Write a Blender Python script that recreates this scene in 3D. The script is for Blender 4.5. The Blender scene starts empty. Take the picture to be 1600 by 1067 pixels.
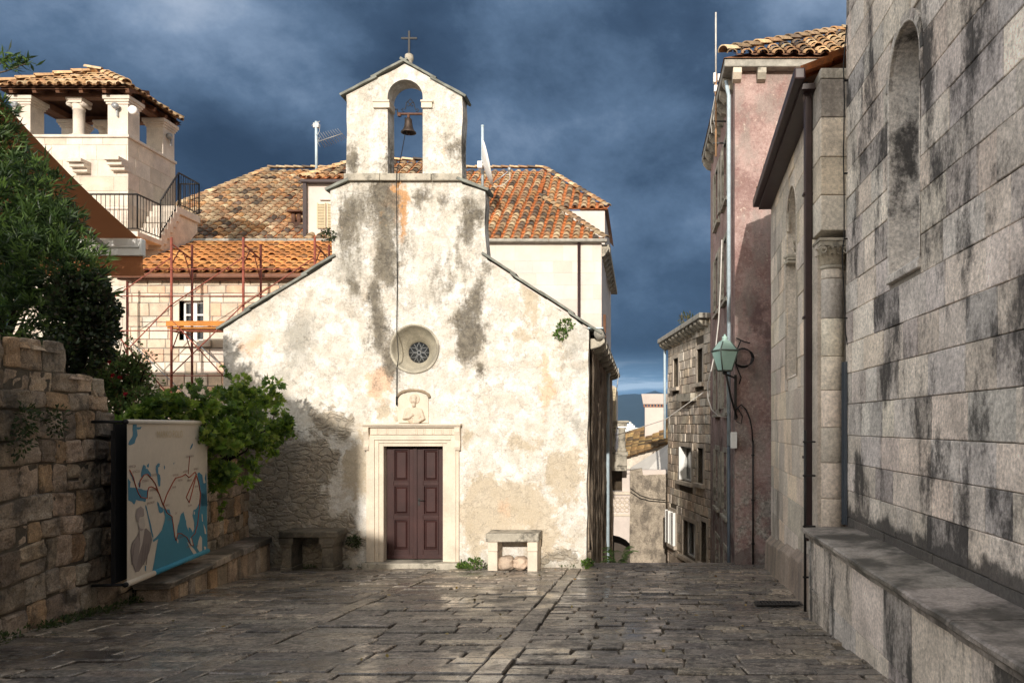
import bpy, bmesh, math, random
import numpy as np
from mathutils import Vector, Matrix, noise
from mathutils.geometry import tessellate_polygon
R = math.radians
V = Vector
random.seed(7); np.random.seed(7)
SC = bpy.context.scene
COL = SC.collection

# ---------------------------------------------------------------- camera
F = 1280.0; EZ = 2.6                       # focal length in photo pixels, eye height above the chapel door sill
cam = bpy.data.cameras.new("camera"); camo = bpy.data.objects.new("camera", cam); COL.objects.link(camo)
camo.location = (0, 0, EZ); camo.rotation_euler = (R(90), 0, 0)
cam.sensor_width = 36; cam.lens = 36 * F / 1600
cam.shift_x = -0.125; cam.shift_y = 131.5 / 1600
cam.clip_start = 0.05; cam.clip_end = 60000
SC.camera = camo
SC.render.resolution_x = 1024; SC.render.resolution_y = 682
SC.view_settings.view_transform = 'Standard'; SC.view_settings.look = 'None'
SC.view_settings.exposure = EXPO = 0.0; SC.view_settings.gamma = 1

# ---------------------------------------------------------------- sun
AZ, EL = R(-1.0), R(17)
sl = bpy.data.lights.new("sun", 'SUN'); so = bpy.data.objects.new("sun", sl); COL.objects.link(so)
sl.energy = 4.4; sl.angle = R(0.5); sl.color = (1.0, 0.935, 0.84)
sd = V((math.sin(AZ) * math.cos(EL), math.cos(AZ) * math.cos(EL), -math.sin(EL)))
so.rotation_euler = sd.to_track_quat('-Z', 'Y').to_euler(); so.location = (0, -20, 30)

# ---------------------------------------------------------------- node helpers
class NT:
    def __init__(s, nt): s.nt = nt; s.N = nt.nodes; s.L = nt.links
    def node(s, t, **kw):
        n = s.N.new(t)
        for k, v in kw.items(): setattr(n, k, v)
        return n
    def put(s, sock, val):
        if isinstance(val, bpy.types.NodeSocket): s.L.new(val, sock)
        elif val is not None:
            if isinstance(val, (tuple, list)) and len(val) == 3 and sock.type == 'RGBA': val = (*val, 1)
            sock.default_value = val
    def pos(s): return s.node('ShaderNodeNewGeometry').outputs['Position']
    def map(s, vec, loc=(0, 0, 0), rot=(0, 0, 0), scale=(1, 1, 1)):
        n = s.node('ShaderNodeMapping'); s.put(n.inputs[0], vec); n.inputs[1].default_value = loc
        n.inputs[2].default_value = rot; n.inputs[3].default_value = scale; return n.outputs[0]
    def noise(s, vec, scale, detail=5, rough=.55, dist=0, col=False):
        n = s.node('ShaderNodeTexNoise'); s.put(n.inputs['Vector'], vec); n.inputs['Scale'].default_value = scale
        n.inputs['Detail'].default_value = detail; n.inputs['Roughness'].default_value = rough
        n.inputs['Distortion'].default_value = dist
        return n.outputs['Color' if col else 'Fac']
    def voro(s, vec, scale, feature='F1', out='Distance', rnd=1):
        n = s.node('ShaderNodeTexVoronoi', feature=feature); s.put(n.inputs['Vector'], vec)
        n.inputs['Scale'].default_value = scale; n.inputs['Randomness'].default_value = rnd; return n.outputs[out]
    def math(s, op, a, b=None, c=None, clamp=False):
        n = s.node('ShaderNodeMath', operation=op, use_clamp=clamp)
        s.put(n.inputs[0], a); s.put(n.inputs[1], b)
        if c is not None: s.put(n.inputs[2], c)
        return n.outputs[0]
    def sstep(s, x, lo, hi, a=0., b=1.):
        n = s.node('ShaderNodeMapRange', interpolation_type='SMOOTHSTEP'); s.put(n.inputs[0], x)
        for i, q in enumerate((lo, hi, a, b)): s.put(n.inputs[1 + i], q)
        return n.outputs[0]
    def lin(s, x, lo, hi, a=0., b=1.):
        n = s.node('ShaderNodeMapRange'); s.put(n.inputs[0], x)
        for i, q in enumerate((lo, hi, a, b)): s.put(n.inputs[1 + i], q)
        return n.outputs[0]
    def ramp(s, fac, stops):
        n = s.node('ShaderNodeValToRGB'); s.put(n.inputs[0], fac); e = n.color_ramp.elements
        while len(e) < len(stops): e.new(0.5)
        for q, (p, c) in zip(e, stops): q.position = p; q.color = (*c, 1)
        return n.outputs[0]
    def mix(s, fac, a, b, mode='MIX'):
        n = s.node('ShaderNodeMix', data_type='RGBA', blend_type=mode); n.clamp_factor = True
        s.put(n.inputs[0], fac); s.put(n.inputs[6], a); s.put(n.inputs[7], b); return n.outputs[2]
    def scale(s, col, f):
        n = s.node('ShaderNodeVectorMath', operation='SCALE'); s.put(n.inputs[0], col); s.put(n.inputs['Scale'], f); return n.outputs[0]
    def attr(s, name='tone'): return s.node('ShaderNodeAttribute', attribute_name=name).outputs['Color']
    def bump(s, h, strength=.5, dist=.01, normal=None):
        n = s.node('ShaderNodeBump'); s.put(n.inputs['Height'], h); n.inputs['Strength'].default_value = strength
        n.inputs['Distance'].default_value = dist
        if normal is not None: s.put(n.inputs['Normal'], normal)
        return n.outputs[0]
    def sep(s, v):
        n = s.node('ShaderNodeSeparateXYZ'); s.put(n.inputs[0], v); return n.outputs
    def comb(s, x, y, z):
        n = s.node('ShaderNodeCombineXYZ')
        for i, q in enumerate((x, y, z)): s.put(n.inputs[i], q)
        return n.outputs[0]

MATS = {}
def newmat(name):
    m = bpy.data.materials.new(name); m.use_nodes = True; m.node_tree.nodes.clear(); n = NT(m.node_tree)
    b = n.node('ShaderNodeBsdfPrincipled'); o = n.node('ShaderNodeOutputMaterial'); n.L.new(b.outputs[0], o.inputs[0])
    n.b = b; n.out = o; MATS[name] = m
    return n, b, m

def stone(name, base, rough=.85, var=.3, scale=2.5, bump=.5, bscale=30, bdist=.012, stain=0., scol=(.03, .03, .03), sscale=1.2,
          streak=1., thr=(.52, .72), spec=.25, metal=0., fine=.18, warm=None, rvar=0., bs=0., foot=None):
    """the everyday material: a base colour varied per face ('tone'), mottled, stained in patches, bumped"""
    n, b, m = newmat(name); p = n.pos()
    c = n.mix(1, (*base, 1), n.attr(), 'MULTIPLY')
    c = n.scale(c, n.lin(n.noise(p, scale, 6, .6), .3, .7, 1 - var, 1 + var))
    c = n.scale(c, n.lin(n.noise(p, scale * 14, 4, .7), .3, .7, 1 - fine, 1 + fine))
    if warm: c = n.mix(n.sstep(n.noise(p, scale * .7, 4, .6), .5, .68, 0, .6), c, warm)
    if stain:
        sp = n.map(p, (3.1, 1.7, 9.2), (0, 0, 0), (1, 1, 1 / streak))
        sf = n.math('ADD', n.noise(sp, sscale, 8, .68), n.math('MULTIPLY_ADD', n.noise(p, 21, 5, .75), .22, -.11))
        if bs: sf = n.math('ADD', sf, n.math('MULTIPLY', n.math('SUBTRACT', 1.0, n.sep(n.attr())[0]), bs))
        f = n.sstep(sf, thr[0], thr[1], 0, stain)
        if foot: f = n.math('MAXIMUM', f, n.sstep(n.math('ADD', n.sep(p)[2], n.math('MULTIPLY_ADD', n.noise(p, 3.2, 6, .65), foot[1], -foot[1] / 2)), foot[0], foot[0] + .12, .9, 0))
        c = n.mix(f, c, scol)
    n.put(b.inputs['Base Color'], c)
    if rvar: n.put(b.inputs['Roughness'], n.lin(n.noise(p, scale * .8, 5, .6), .3, .7, rough - rvar, rough + rvar))
    else: b.inputs['Roughness'].default_value = rough
    b.inputs['Specular IOR Level'].default_value = spec; b.inputs['Metallic'].default_value = metal
    if bump:
        h = n.math('ADD', n.noise(p, bscale, 6, .65), n.math('MULTIPLY', n.noise(p, bscale * .2, 4, .6), 1.6))
        n.put(b.inputs['Normal'], n.bump(h, bump, bdist))
    return m

def leafmat(name, trans=.35, rough=.45):
    n, b, m = newmat(name); c = n.attr()
    c = n.scale(c, n.lin(n.noise(n.pos(), 9, 3), .3, .7, .8, 1.2))
    n.put(b.inputs['Base Color'], c); b.inputs['Roughness'].default_value = rough; b.inputs['Specular IOR Level'].default_value = .4
    t = n.node('ShaderNodeBsdfTranslucent'); n.put(t.inputs[0], n.scale(c, 1.4))
    x = n.node('ShaderNodeMixShader'); x.inputs[0].default_value = trans
    n.L.new(b.outputs[0], x.inputs[1]); n.L.new(t.outputs[0], x.inputs[2]); n.L.new(x.outputs[0], n.out.inputs[0])
    return m

# ---------------------------------------------------------------- world
w = bpy.data.worlds.new("World"); SC.world = w; w.use_nodes = True; w.node_tree.nodes.clear(); n = NT(w.node_tree)
sky = n.node('ShaderNodeTexSky', sky_type='NISHITA', sun_disc=False)
sky.sun_elevation = EL; sky.sun_rotation = math.atan2(-sd.x, -sd.y); sky.altitude = 10; sky.air_density = 1.2; sky.dust_density = 2.0
d = n.node('ShaderNodeTexCoord').outputs['Generated']; x, y, z = n.sep(d)
zz = n.math('MAXIMUM', z, 0.0)
den = n.math('ADD', zz, .22)
cl = n.map(d, (.35, 1.6, .2), (0, R(20), 0), (1.0, 1.0, 1.45))
big = n.noise(cl, 2.3, 4, .5, .3)
det = n.noise(cl, 4.4, 12, .66, .1)
f = n.math('ADD', n.math('MULTIPLY', big, .62), n.math('MULTIPLY', det, .38))
f = n.math('ADD', f, n.sstep(zz, .24, .50, -.045, .055))             # lighter overhead, darkest in the middle
f = n.math('ADD', f, n.sstep(x, -.1, .25, 0, .03))
storm = n.ramp(f, [(.36, (.017, .033, .066)), (.44, (.036, .064, .115)), (.51, (.078, .126, .205)), (.58, (.16, .225, .33)), (.68, (.36, .42, .52))])
hor = n.ramp(n.noise(n.comb(n.math('MULTIPLY', x, 2), y, n.math('MULTIPLY', z, 16)), 2.2, 6, .6, .5),
             [(.38, (.055, .115, .21)), (.52, (.14, .235, .35)), (.62, (.36, .46, .57))])
storm = n.mix(n.sstep(zz, .045, .10, 1, 0), storm, hor)
storm = n.scale(storm, 1.32 / .15)
rear = n.mix(n.sstep(n.noise(cl, 1.1, 6, .6), .4, .62, .15, .8), sky.outputs[0], (7.2, 6.9, 6.4, 1))
rear = n.scale(rear, n.lin(x, -1, .6, 2.1, .7))              # rear sky brightened to the left, added to lift the right-hand church wall
c = n.mix(n.sstep(y, .12, .52), rear, storm)
bg = n.node('ShaderNodeBackground'); n.put(bg.inputs[0], c); bg.inputs[1].default_value = 0.15
wo = n.node('ShaderNodeOutputWorld'); n.L.new(bg.outputs[0], wo.inputs[0])

# ---------------------------------------------------------------- geometry helpers
def P(px, py, Y): return V(((px - 1000) * Y / F, Y, EZ + (665 - py) * Y / F))
def zg(Y): return 1.15 - .0767 * Y                                   # the square falls gently towards the chapel
ORG = {}
class MB:
    def __init__(s): s.v = []; s.f = []; s.t = []; s.s = []
    def add(s, vs, fs, tone=(1, 1, 1), smooth=False):
        o = len(s.v); s.v += [tuple(q) for q in vs]; s.f += [tuple(i + o for i in q) for q in fs]
        if isinstance(tone, list): s.t += tone
        else: s.t += [tone] * len(fs)
        s.s += [smooth] * len(fs)
    def box(s, a, b, tone=(1, 1, 1)):
        x0, y0, z0 = (min(p, q) for p, q in zip(a, b)); x1, y1, z1 = (max(p, q) for p, q in zip(a, b))
        s.add([(x0, y0, z0), (x1, y0, z0), (x1, y1, z0), (x0, y1, z0), (x0, y0, z1), (x1, y0, z1), (x1, y1, z1), (x0, y1, z1)],
              [(0, 3, 2, 1), (4, 5, 6, 7), (0, 1, 5, 4), (1, 2, 6, 5), (2, 3, 7, 6), (3, 0, 4, 7)], tone)
    def hexa(s, q, tone=(1, 1, 1)):                                    # 8 corners, bottom four then top four
        s.add(q, [(0, 3, 2, 1), (4, 5, 6, 7), (0, 1, 5, 4), (1, 2, 6, 5), (2, 3, 7, 6), (3, 0, 4, 7)], tone)
    def beam(s, a, b, wd, ht, up=(0, 0, 1), tone=(1, 1, 1)):            # rectangular bar from a to b
        a, b = V(a), V(b); d = (b - a).normalized(); u = V(up); sd_ = d.cross(u)
        if sd_.length < 1e-4: sd_ = V((1, 0, 0))
        sd_.normalize(); u = sd_.cross(d); sd_ = sd_ * wd / 2; u = u * ht / 2
        s.hexa([a - sd_ - u, a + sd_ - u, b + sd_ - u, b - sd_ - u, a - sd_ + u, a + sd_ + u, b + sd_ + u, b - sd_ + u], tone)
    def tube(s, pts, r, k=6, tone=(1, 1, 1)):
        pts = [V(p) for p in pts]; rs = r if isinstance(r, (list, tuple)) else [r] * len(pts); vs = []; fs = []
        prev = None
        for i, p in enumerate(pts):
            d = (pts[min(i + 1, len(pts) - 1)] - pts[max(i - 1, 0)]).normalized()
            if prev is None: a = d.orthogonal().normalized()
            else:
                a = prev - d * prev.dot(d)
                a = a.normalized() if a.length > 1e-5 else d.orthogonal().normalized()
            prev = a; b = d.cross(a)
            for j in range(k):
                t = 2 * math.pi * j / k; vs.append(p + (a * math.cos(t) + b * math.sin(t)) * rs[i])
        for i in range(len(pts) - 1):
            for j in range(k):
                fs.append((i * k + j, i * k + (j + 1) % k, (i + 1) * k + (j + 1) % k, (i + 1) * k + j))
        fs.append(tuple(range(k))[::-1]); fs.append(tuple(range((len(pts) - 1) * k, len(pts) * k)))
        s.add(vs, fs, tone, True)
    def lathe(s, c, prof, k=20, axis='z', tone=(1, 1, 1)):
        vs = []; fs = []; c = V(c)
        for (r, h) in prof:
            for j in range(k):
                t = 2 * math.pi * j / k; a, b = r * math.cos(t), r * math.sin(t)
                vs.append(c + (V((a, b, h)) if axis == 'z' else V((a, h, b)) if axis == 'y' else V((h, a, b))))
        for i in range(len(prof) - 1):
            for j in range(k): fs.append((i * k + j, i * k + (j + 1) % k, (i + 1) * k + (j + 1) % k, (i + 1) * k + j))
        if prof[0][0] > 1e-4: fs.append(tuple(range(k))[::-1])
        if prof[-1][0] > 1e-4: fs.append(tuple(range((len(prof) - 1) * k, len(prof) * k)))
        s.add(vs, fs, tone, True)
    def ell(s, c, r, k=14, tone=(1, 1, 1), rot=None):
        vs = []; fs = []; c = V(c); m = k // 2
        for i in range(m + 1):
            ph = math.pi * i / m
            for j in range(k):
                t = 2 * math.pi * j / k
                q = V((math.sin(ph) * math.cos(t) * r[0], math.sin(ph) * math.sin(t) * r[1], math.cos(ph) * r[2]))
                if rot is not None: q = rot @ q
                vs.append(c + q)
        for i in range(m):
            for j in range(k): fs.append((i * k + j, i * k + (j + 1) % k, (i + 1) * k + (j + 1) % k, (i + 1) * k + j))
        s.add(vs, fs, tone, True)
    def prism(s, poly, ext, tone=(1, 1, 1)):                            # planar polygon (3-D points) pushed along ext
        poly = [V(p) for p in poly]; e = V(ext); k = len(poly)
        fs = [tuple(range(k)), tuple(range(k, 2 * k))[::-1]] + [(i, i + k, (i + 1) % k + k, (i + 1) % k) for i in range(k)]
        s.add(poly + [p + e for p in poly], fs, tone)
    def flat(s, poly, tone=(1, 1, 1)):                                  # concave-safe flat polygon
        poly = [V(p) for p in poly]
        s.add(poly, [tuple(t) for t in tessellate_polygon([poly])], tone)
    def build(s, name, mat, parent=None, bev=0, recalc=True, origin=None, wobble=0):
        vs = np.array(s.v, dtype=float).reshape(-1, 3)
        if parent is not None: org = ORG[parent.name]
        elif origin is not None: org = V(origin)
        else:
            lo, hi = vs.min(0), vs.max(0); org = V(((lo[0] + hi[0]) / 2, (lo[1] + hi[1]) / 2, lo[2]))
        me = bpy.data.meshes.new(name)
        me.from_pydata((vs - np.array(org)).tolist(), [], s.f); me.update()
        a = me.attributes.new('tone', 'FLOAT_COLOR', 'FACE')
        a.data.foreach_set('color', np.array([(*t, 1) for t in s.t], dtype=np.float32).ravel())
        me.polygons.foreach_set('use_smooth', s.s)
        if recalc:
            bm = bmesh.new(); bm.from_mesh(me); bmesh.ops.recalc_face_normals(bm, faces=bm.faces); bm.to_mesh(me); bm.free()
        me.materials.append(MATS[mat] if isinstance(mat, str) else mat)
        o = bpy.data.objects.new(name, me); COL.objects.link(o)
        if parent is not None: o.parent = parent
        else: o.location = org
        ORG[o.name] = org
        if bev:
            md = o.modifiers.new('bevel', 'BEVEL'); md.width = bev; md.segments = 2; md.limit_method = 'ANGLE'; md.angle_limit = R(40)
        return o

def tag(o, label=None, cat=None, group=None, kind=None):
    if label: o['label'] = label
    if cat: o['category'] = cat
    if group: o['group'] = group
    if kind: o['kind'] = kind
    return o
def thing(name, label, cat, loc, group=None):
    o = bpy.data.objects.new(name, None); COL.objects.link(o); o.location = loc; o.empty_display_size = .3
    ORG[o.name] = V(loc); return tag(o, label, cat, group)
def dup(root, loc, label, rz=None):
    r = root.copy(); COL.objects.link(r); r.location = loc; r['label'] = label; ORG[r.name] = V(loc)
    if rz is not None: r.rotation_euler = (0, 0, rz)
    def rec(a, b):
        for ch in [q for q in bpy.data.objects if q.parent == a]:
            c = ch.copy(); COL.objects.link(c); c.parent = b; rec(ch, c)
    rec(root, r); return r

def slab2d(outer, holes, th):
    """filled 2-D outline with holes, extruded: verts (x, y, depth 0..th) and faces"""
    cu = bpy.data.curves.new('outline', 'CURVE'); cu.dimensions = '2D'; cu.fill_mode = 'BOTH'; cu.extrude = th / 2
    for pts in [outer] + holes:
        sp = cu.splines.new('POLY'); sp.points.add(len(pts) - 1); sp.use_cyclic_u = True
        for q, (x, y) in zip(sp.points, pts): q.co = (x, y, 0, 1)
    o = bpy.data.objects.new('outline', cu); COL.objects.link(o)
    dg = bpy.context.evaluated_depsgraph_get(); me = bpy.data.meshes.new_from_object(o.evaluated_get(dg))
    vs = [(v.co.x, v.co.y, v.co.z + th / 2) for v in me.vertices]; fs = [tuple(p.vertices) for p in me.polygons]
    bpy.data.objects.remove(o); bpy.data.curves.remove(cu); bpy.data.meshes.remove(me)
    return vs, fs
def rough_line(pts, step, amp, seed=0):
    """a closed outline with extra points nudged, so that old edges are not ruler-straight"""
    out = []
    for i, a in enumerate(pts):
        b = pts[(i + 1) % len(pts)]; a2, b2 = V(a), V(b); L = (b2 - a2).length; k = max(1, int(L / step)); nr = V((-(b2 - a2).y, (b2 - a2).x)) / max(L, 1e-6)
        for j in range(k):
            q = a2.lerp(b2, j / k)
            if j: q = q + nr * amp * noise.noise(V((q.x * 2.3 + seed, q.y * 2.3, seed))) * 2
            out.append((q.x, q.y))
    return out
def arc(cx, cy, r, a0, a1, k, ry=None):
    ry = r if ry is None else ry
    return [(cx + r * math.cos(R(a0 + (a1 - a0) * i / k)), cy + ry * math.sin(R(a0 + (a1 - a0) * i / k))) for i in range(k + 1)]

def jit(t, a): k = 1 + random.uniform(-a, a); return tuple(max(0, c * k * (1 + random.uniform(-.018, .018))) for c in t)
def ashlar(mb, O, U, N, L, H, rh, rw, gap=.008, dep=.03, bev=.008, tones=((1, 1, 1),), tvar=.12, holes=(), jn=.004, W=(0, 0, 1), tilt=0.0, stag=True, first=None, clip=None):
    """coursed blocks with real open joints on the plane O + u*U + v*W, facing N; holes are (u0, u1, v0, v1)"""
    O, U, N, W = V(O), V(U).normalized(), V(N).normalized(), V(W).normalized(); v0 = 0; row = 0
    while v0 < H - .02:
        h = random.uniform(*rh); v1 = min(H, v0 + h)
        if H - v1 < rh[0] * .5: v1 = H
        u = -random.uniform(0, rw[1] * .7)
        while u < L:
            wd = random.uniform(*rw) * (1.25 if random.random() < .12 else 1); a, b = max(0, u), min(L, u + wd); u += wd
            if b - a < .05: continue
            segs = [(a, b)]
            for (h0, h1, g0, g1) in holes:
                if v1 <= g0 + .01 or v0 >= g1 - .01: continue
                nx = []
                for (p, q) in segs:
                    if q <= h0 or p >= h1: nx.append((p, q)); continue
                    if h0 - p > .04: nx.append((p, h0))
                    if q - h1 > .04: nx.append((h1, q))
                segs = nx
            for (p, q) in segs:
                if clip and not clip((p + q) / 2, (v0 + v1) / 2): continue
                t = jit(random.choice(tones), tvar); o = random.uniform(-jn, jn)
                g = gap / 2; c = [(p + g, v0 + g), (q - g, v0 + g), (q - g, v1 - g), (p + g, v1 - g)]
                cc = [(x + random.uniform(-1, 1) * gap * .35, y + random.uniform(-1, 1) * gap * .35) for x, y in c]
                mx, my = (p + q) / 2, (v0 + v1) / 2; tx, ty = random.uniform(-tilt, tilt), random.uniform(-tilt, tilt)
                back = [O + U * x + W * y - N * dep for x, y in cc]; mid = [O + U * x + W * y + N * (o - bev + (x - mx) * tx + (y - my) * ty) for x, y in cc]
                fr = []
                for x, y in cc:
                    x2 = x + (bev if x < mx else -bev); y2 = y + (bev if y < my else -bev)
                    fr.append(O + U * x2 + W * y2 + N * (o + (x2 - mx) * tx + (y2 - my) * ty))
                fs = [(8, 9, 10, 11)] + [(i, (i + 1) % 4, (i + 1) % 4 + 4, i + 4) for i in range(4)] + [(i + 4, (i + 1) % 4 + 4, (i + 1) % 4 + 8, i + 8) for i in range(4)]
                mb.add(back + mid + fr, fs, t)
        v0 = v1; row += 1
def rubble(mb, O, U, N, L, H, rh, rw, tones, tvar=.2, bulge=.05, gap=.02, top=None, sub=5, skip=0.0, W=(0, 0, 1)):
    """rough stones, each a bulging uneven face of its own, in wandering courses; top(u) limits the height"""
    O, U, N, W = V(O), V(U).normalized(), V(N).normalized(), V(W).normalized(); v0 = 0
    while v0 < H:
        h = random.uniform(*rh); u = -random.uniform(0, rw[1])
        while u < L:
            wd = random.uniform(*rw); parts = [(v0, v0 + h)]
            if h > rh[0] * 1.5 and random.random() < .16: m = v0 + h * random.uniform(.4, .6); parts = [(v0, m), (m, v0 + h)]
            for (a, b) in parts:
                if random.random() < skip: continue
                p, q = max(0, u), min(L, u + wd)
                if q - p < .06: continue
                if top and (a + b) / 2 > top((p + q) / 2): continue
                wv = lambda x, y: .05 * noise.noise(V((x * 1.3 + 5, y * .7, 1.7)))
                g = gap * random.uniform(.15, .6)
                c = [(p + g, a + g), (q - g, a + g), (q - g, b - g), (p + g, b - g)]
                c = [(x + random.uniform(-.022, .022), y + random.uniform(-.018, .018)) for x, y in c]
                bl = bulge * random.uniform(.5, 1.2); ro = random.uniform(-.015, .02); sx = random.uniform(0, 100); pw = random.uniform(12, 28)
                vs = []; fs = []; k = sub
                for j in range(k + 1):
                    for i in range(k + 1):
                        # bunch the grid towards the edges
                        s_, t_ = .5 - .5 * math.cos(math.pi * i / k), .5 - .5 * math.cos(math.pi * j / k)
                        x = (c[0][0] * (1 - s_) + c[1][0] * s_) * (1 - t_) + (c[3][0] * (1 - s_) + c[2][0] * s_) * t_
                        y = (c[0][1] * (1 - s_) + c[1][1] * s_) * (1 - t_) + (c[3][1] * (1 - s_) + c[2][1] * s_) * t_
                        e = (1 - abs(2 * s_ - 1) ** pw) * (1 - abs(2 * t_ - 1) ** pw)
                        # round the corners of the outline
                        cr = max(0, abs(2 * s_ - 1) + abs(2 * t_ - 1) - 1.5) * .09; x += ((p + q) / 2 - x) * cr; y += ((a + b) / 2 - y) * cr
                        dd = -.05 + e * (bl + ro) + (.026 * noise.noise(V((x * 6 + sx, y * 6, sx))) + .020 * noise.noise(V((x * 15 + sx, y * 15, sx)))) * min(1, e * 2)
                        vs.append(O + U * x + W * (y + wv(x, y)) + N * dd)
                for j in range(k):
                    for i in range(k): fs.append((j * (k + 1) + i, j * (k + 1) + i + 1, (j + 1) * (k + 1) + i + 1, (j + 1) * (k + 1) + i))
                mb.add(vs, fs, jit(random.choice(tones), tvar), False)
            u += wd
        v0 += h

def inpoly(x, y, poly):
    c = False; j = len(poly) - 1
    for i in range(len(poly)):
        xi, yi = poly[i]; xj, yj = poly[j]
        if (yi > y) != (yj > y) and x < (xj - xi) * (y - yi) / (yj - yi) + xi: c = not c
        j = i
    return c
OLD = [((.36, .255, .155), 5), ((.265, .185, .115), 5), ((.34, .20, .11), 4), ((.15, .11, .08), 3), ((.43, .33, .21), 4), ((.40, .225, .105), 3), ((.09, .07, .055), 2)]
BUFF = [((.60, .40, .22), 5), ((.52, .32, .17), 4), ((.62, .46, .29), 3), ((.45, .24, .13), 1)]
RUST = [((.50, .22, .075), 5), ((.44, .19, .07), 4), ((.53, .27, .10), 3), ((.30, .15, .07), 1)]
def pick(ts):
    r = random.uniform(0, sum(w for _, w in ts))
    for t, w in ts:
        r -= w
        if r <= 0: return t
    return ts[-1][0]
def half_tile(mb, a, d, sd_, nn, ln, r0, r1, lift, tone, k=5):
    """one barrel tile: a = lower end, d = up the slope, lower end raised by lift and wider"""
    vs = []; tone = jit(tone, .16); rr = random.uniform(-.05, .05)
    for (q, r, hh) in ((a, r0, lift), (a + d * ln, r1, 0.0), (a, r0 - .02, lift - .004)):
        for i in range(k + 1):
            t = math.pi * i / k
            vs.append(q + sd_ * (math.cos(t + rr) * r) + nn * (math.sin(t) * r * .82 + hh))
    m = k + 1
    fs = [(i, i + 1, m + i + 1, m + i) for i in range(k)] + [(i, 2 * m + i, 2 * m + i + 1, i + 1) for i in range(k)]
    mb.add(vs, fs, [tone] * k + [tuple(c * .55 for c in tone)] * 0 + [tone] * k, True)
def tile_field(mb, O, U, S, poly, tones, pu=.30, ps=.36, r=.105, jitter=.012, pan=(.50, .17, .06)):
    """columns of barrel tiles over pans on the plane O + u*U + s*S, inside poly"""
    O, U, S = V(O), V(U).normalized(), V(S).normalized(); Nn = U.cross(S).normalized()
    if Nn.z < 0: Nn = -Nn
    us = [p[0] for p in poly]; ss = [p[1] for p in poly]
    i0, i1 = int(min(us) / pu) - 1, int(max(us) / pu) + 1
    for i in range(i0, i1 + 1):
        u = (i + .5) * pu; s_ = min(ss) + ps * .02
        while s_ < max(ss):
            if inpoly(u, s_ + ps * .45, poly):
                a = O + U * (u + random.uniform(-jitter, jitter)) + S * (s_ + random.uniform(-.02, .02)) + Nn * .02
                half_tile(mb, a, (S + U * random.uniform(-.03, .03)).normalized(), U, Nn, ps * 1.18, r, r * .8, .045 + (.03 if random.random() < .03 else 0), tuple(q_ * (1 + .5 * noise.noise(V((u * .55, s_ * .55, O.y)))) for q_ in pick(tones)))
            if inpoly(u + pu / 2, s_ + ps * .45, poly):                      # the pan: a tile lying on its back
                a = O + U * (u + pu / 2) + S * s_; vs = []; t = jit(pan, .14)
                for (q, hh) in ((a, .03), (a + S * ps * 1.1, 0.0)):
                    for (dx, dz) in ((-.5, .055), (-.22, .004), (.22, .004), (.5, .055)): vs.append(q + U * dx * pu * .85 + Nn * (dz + hh))
                mb.add(vs, [(k, k + 1, k + 5, k + 4) for k in range(3)], t, False)
            s_ += ps
def ridge_row(mb, A, B, tones, r=.13, ln=.38, up=(0, 0, 1)):
    A, B = V(A), V(B); d = (B - A).normalized(); sd_ = d.cross(V(up)).normalized(); nn = sd_.cross(d)
    if nn.z < 0: nn = -nn
    k = max(1, int((B - A).length / ln))
    for i in range(k):
        half_tile(mb, A + (B - A) * (i / k) + nn * .03, d, sd_, nn, ln * 1.15, r, r * .85, .035, pick(tones), 6)

# ---- leaves
def leaves(mb, blobs, count, ln, wd, tones, shape='lance', gap=.0, gapf=2.2, up=.25, shell=.55, droop=0, seed=0):
    """leaf-sized faces spread through the volume of ellipsoids (centre, radii); noise opens gaps"""
    vol = [b[1][0] * b[1][1] * b[1][2] for b in blobs]; tot = sum(vol); made = 0; tries = 0
    while made < count and tries < count * 6:
        tries += 1
        r = random.uniform(0, tot); bi = 0
        for bi, v_ in enumerate(vol):
            r -= v_
            if r <= 0: break
        c, rad = blobs[bi]
        q = V((random.gauss(0, 1), random.gauss(0, 1), random.gauss(0, 1))).normalized(); rr = random.uniform(shell ** 3, 1) ** (1 / 3)
        rr *= 1 + .22 * noise.noise(q * 2.3 + V((seed + bi, 0, 0)))
        p = V(c) + V((q.x * rad[0], q.y * rad[1], q.z * rad[2])) * rr
        if gap and noise.noise(p * gapf + V((seed, 3, 1))) < gap - .5: continue
        dr = (q + V((random.gauss(0, .6), random.gauss(0, .6), random.gauss(0, .6) + up - droop))).normalized()
        leaf(mb, p, dr, ln * random.uniform(.65, 1.2), wd * random.uniform(.7, 1.2), random.choice(tones), shape); made += 1
VINE = [(0, 0), (.34, -.08), (.5, .2), (.36, .34), (.42, .66), (.17, .58), (0, 1), (-.17, .58), (-.42, .66), (-.36, .34), (-.5, .2), (-.34, -.08)]
def leaf(mb, p, d, ln, wd, tone, shape='lance'):
    sd_ = d.cross(V((random.gauss(0, 1), random.gauss(0, 1), random.gauss(0, 1)))).normalized(); nn = d.cross(sd_); t = jit(tone, .3)
    if shape == 'vine':
        vs = [p + d * (y * ln) + sd_ * (x * wd) + nn * (-.25 * abs(x) * wd - .12 * y * y * ln) for x, y in VINE]
        c = p + d * (.36 * ln); mb.add([c] + vs, [(0, i + 1, (i + 1) % 12 + 1) for i in range(12)], t)
    elif shape == 'round':
        mb.add([p, p + d * ln * .35 + sd_ * wd * .5 + nn * wd * .1, p + d * ln * .8 + sd_ * wd * .35, p + d * ln, p + d * ln * .8 - sd_ * wd * .35, p + d * ln * .35 - sd_ * wd * .5 + nn * wd * .1],
               [(0, 1, 2, 3), (0, 3, 4, 5)], t)
    else:
        mb.add([p, p + d * ln * .45 + sd_ * wd * .5 + nn * wd * .15, p + d * ln, p + d * ln * .45 - sd_ * wd * .5 + nn * wd * .15], [(0, 1, 2), (0, 2, 3)], t)
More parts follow.
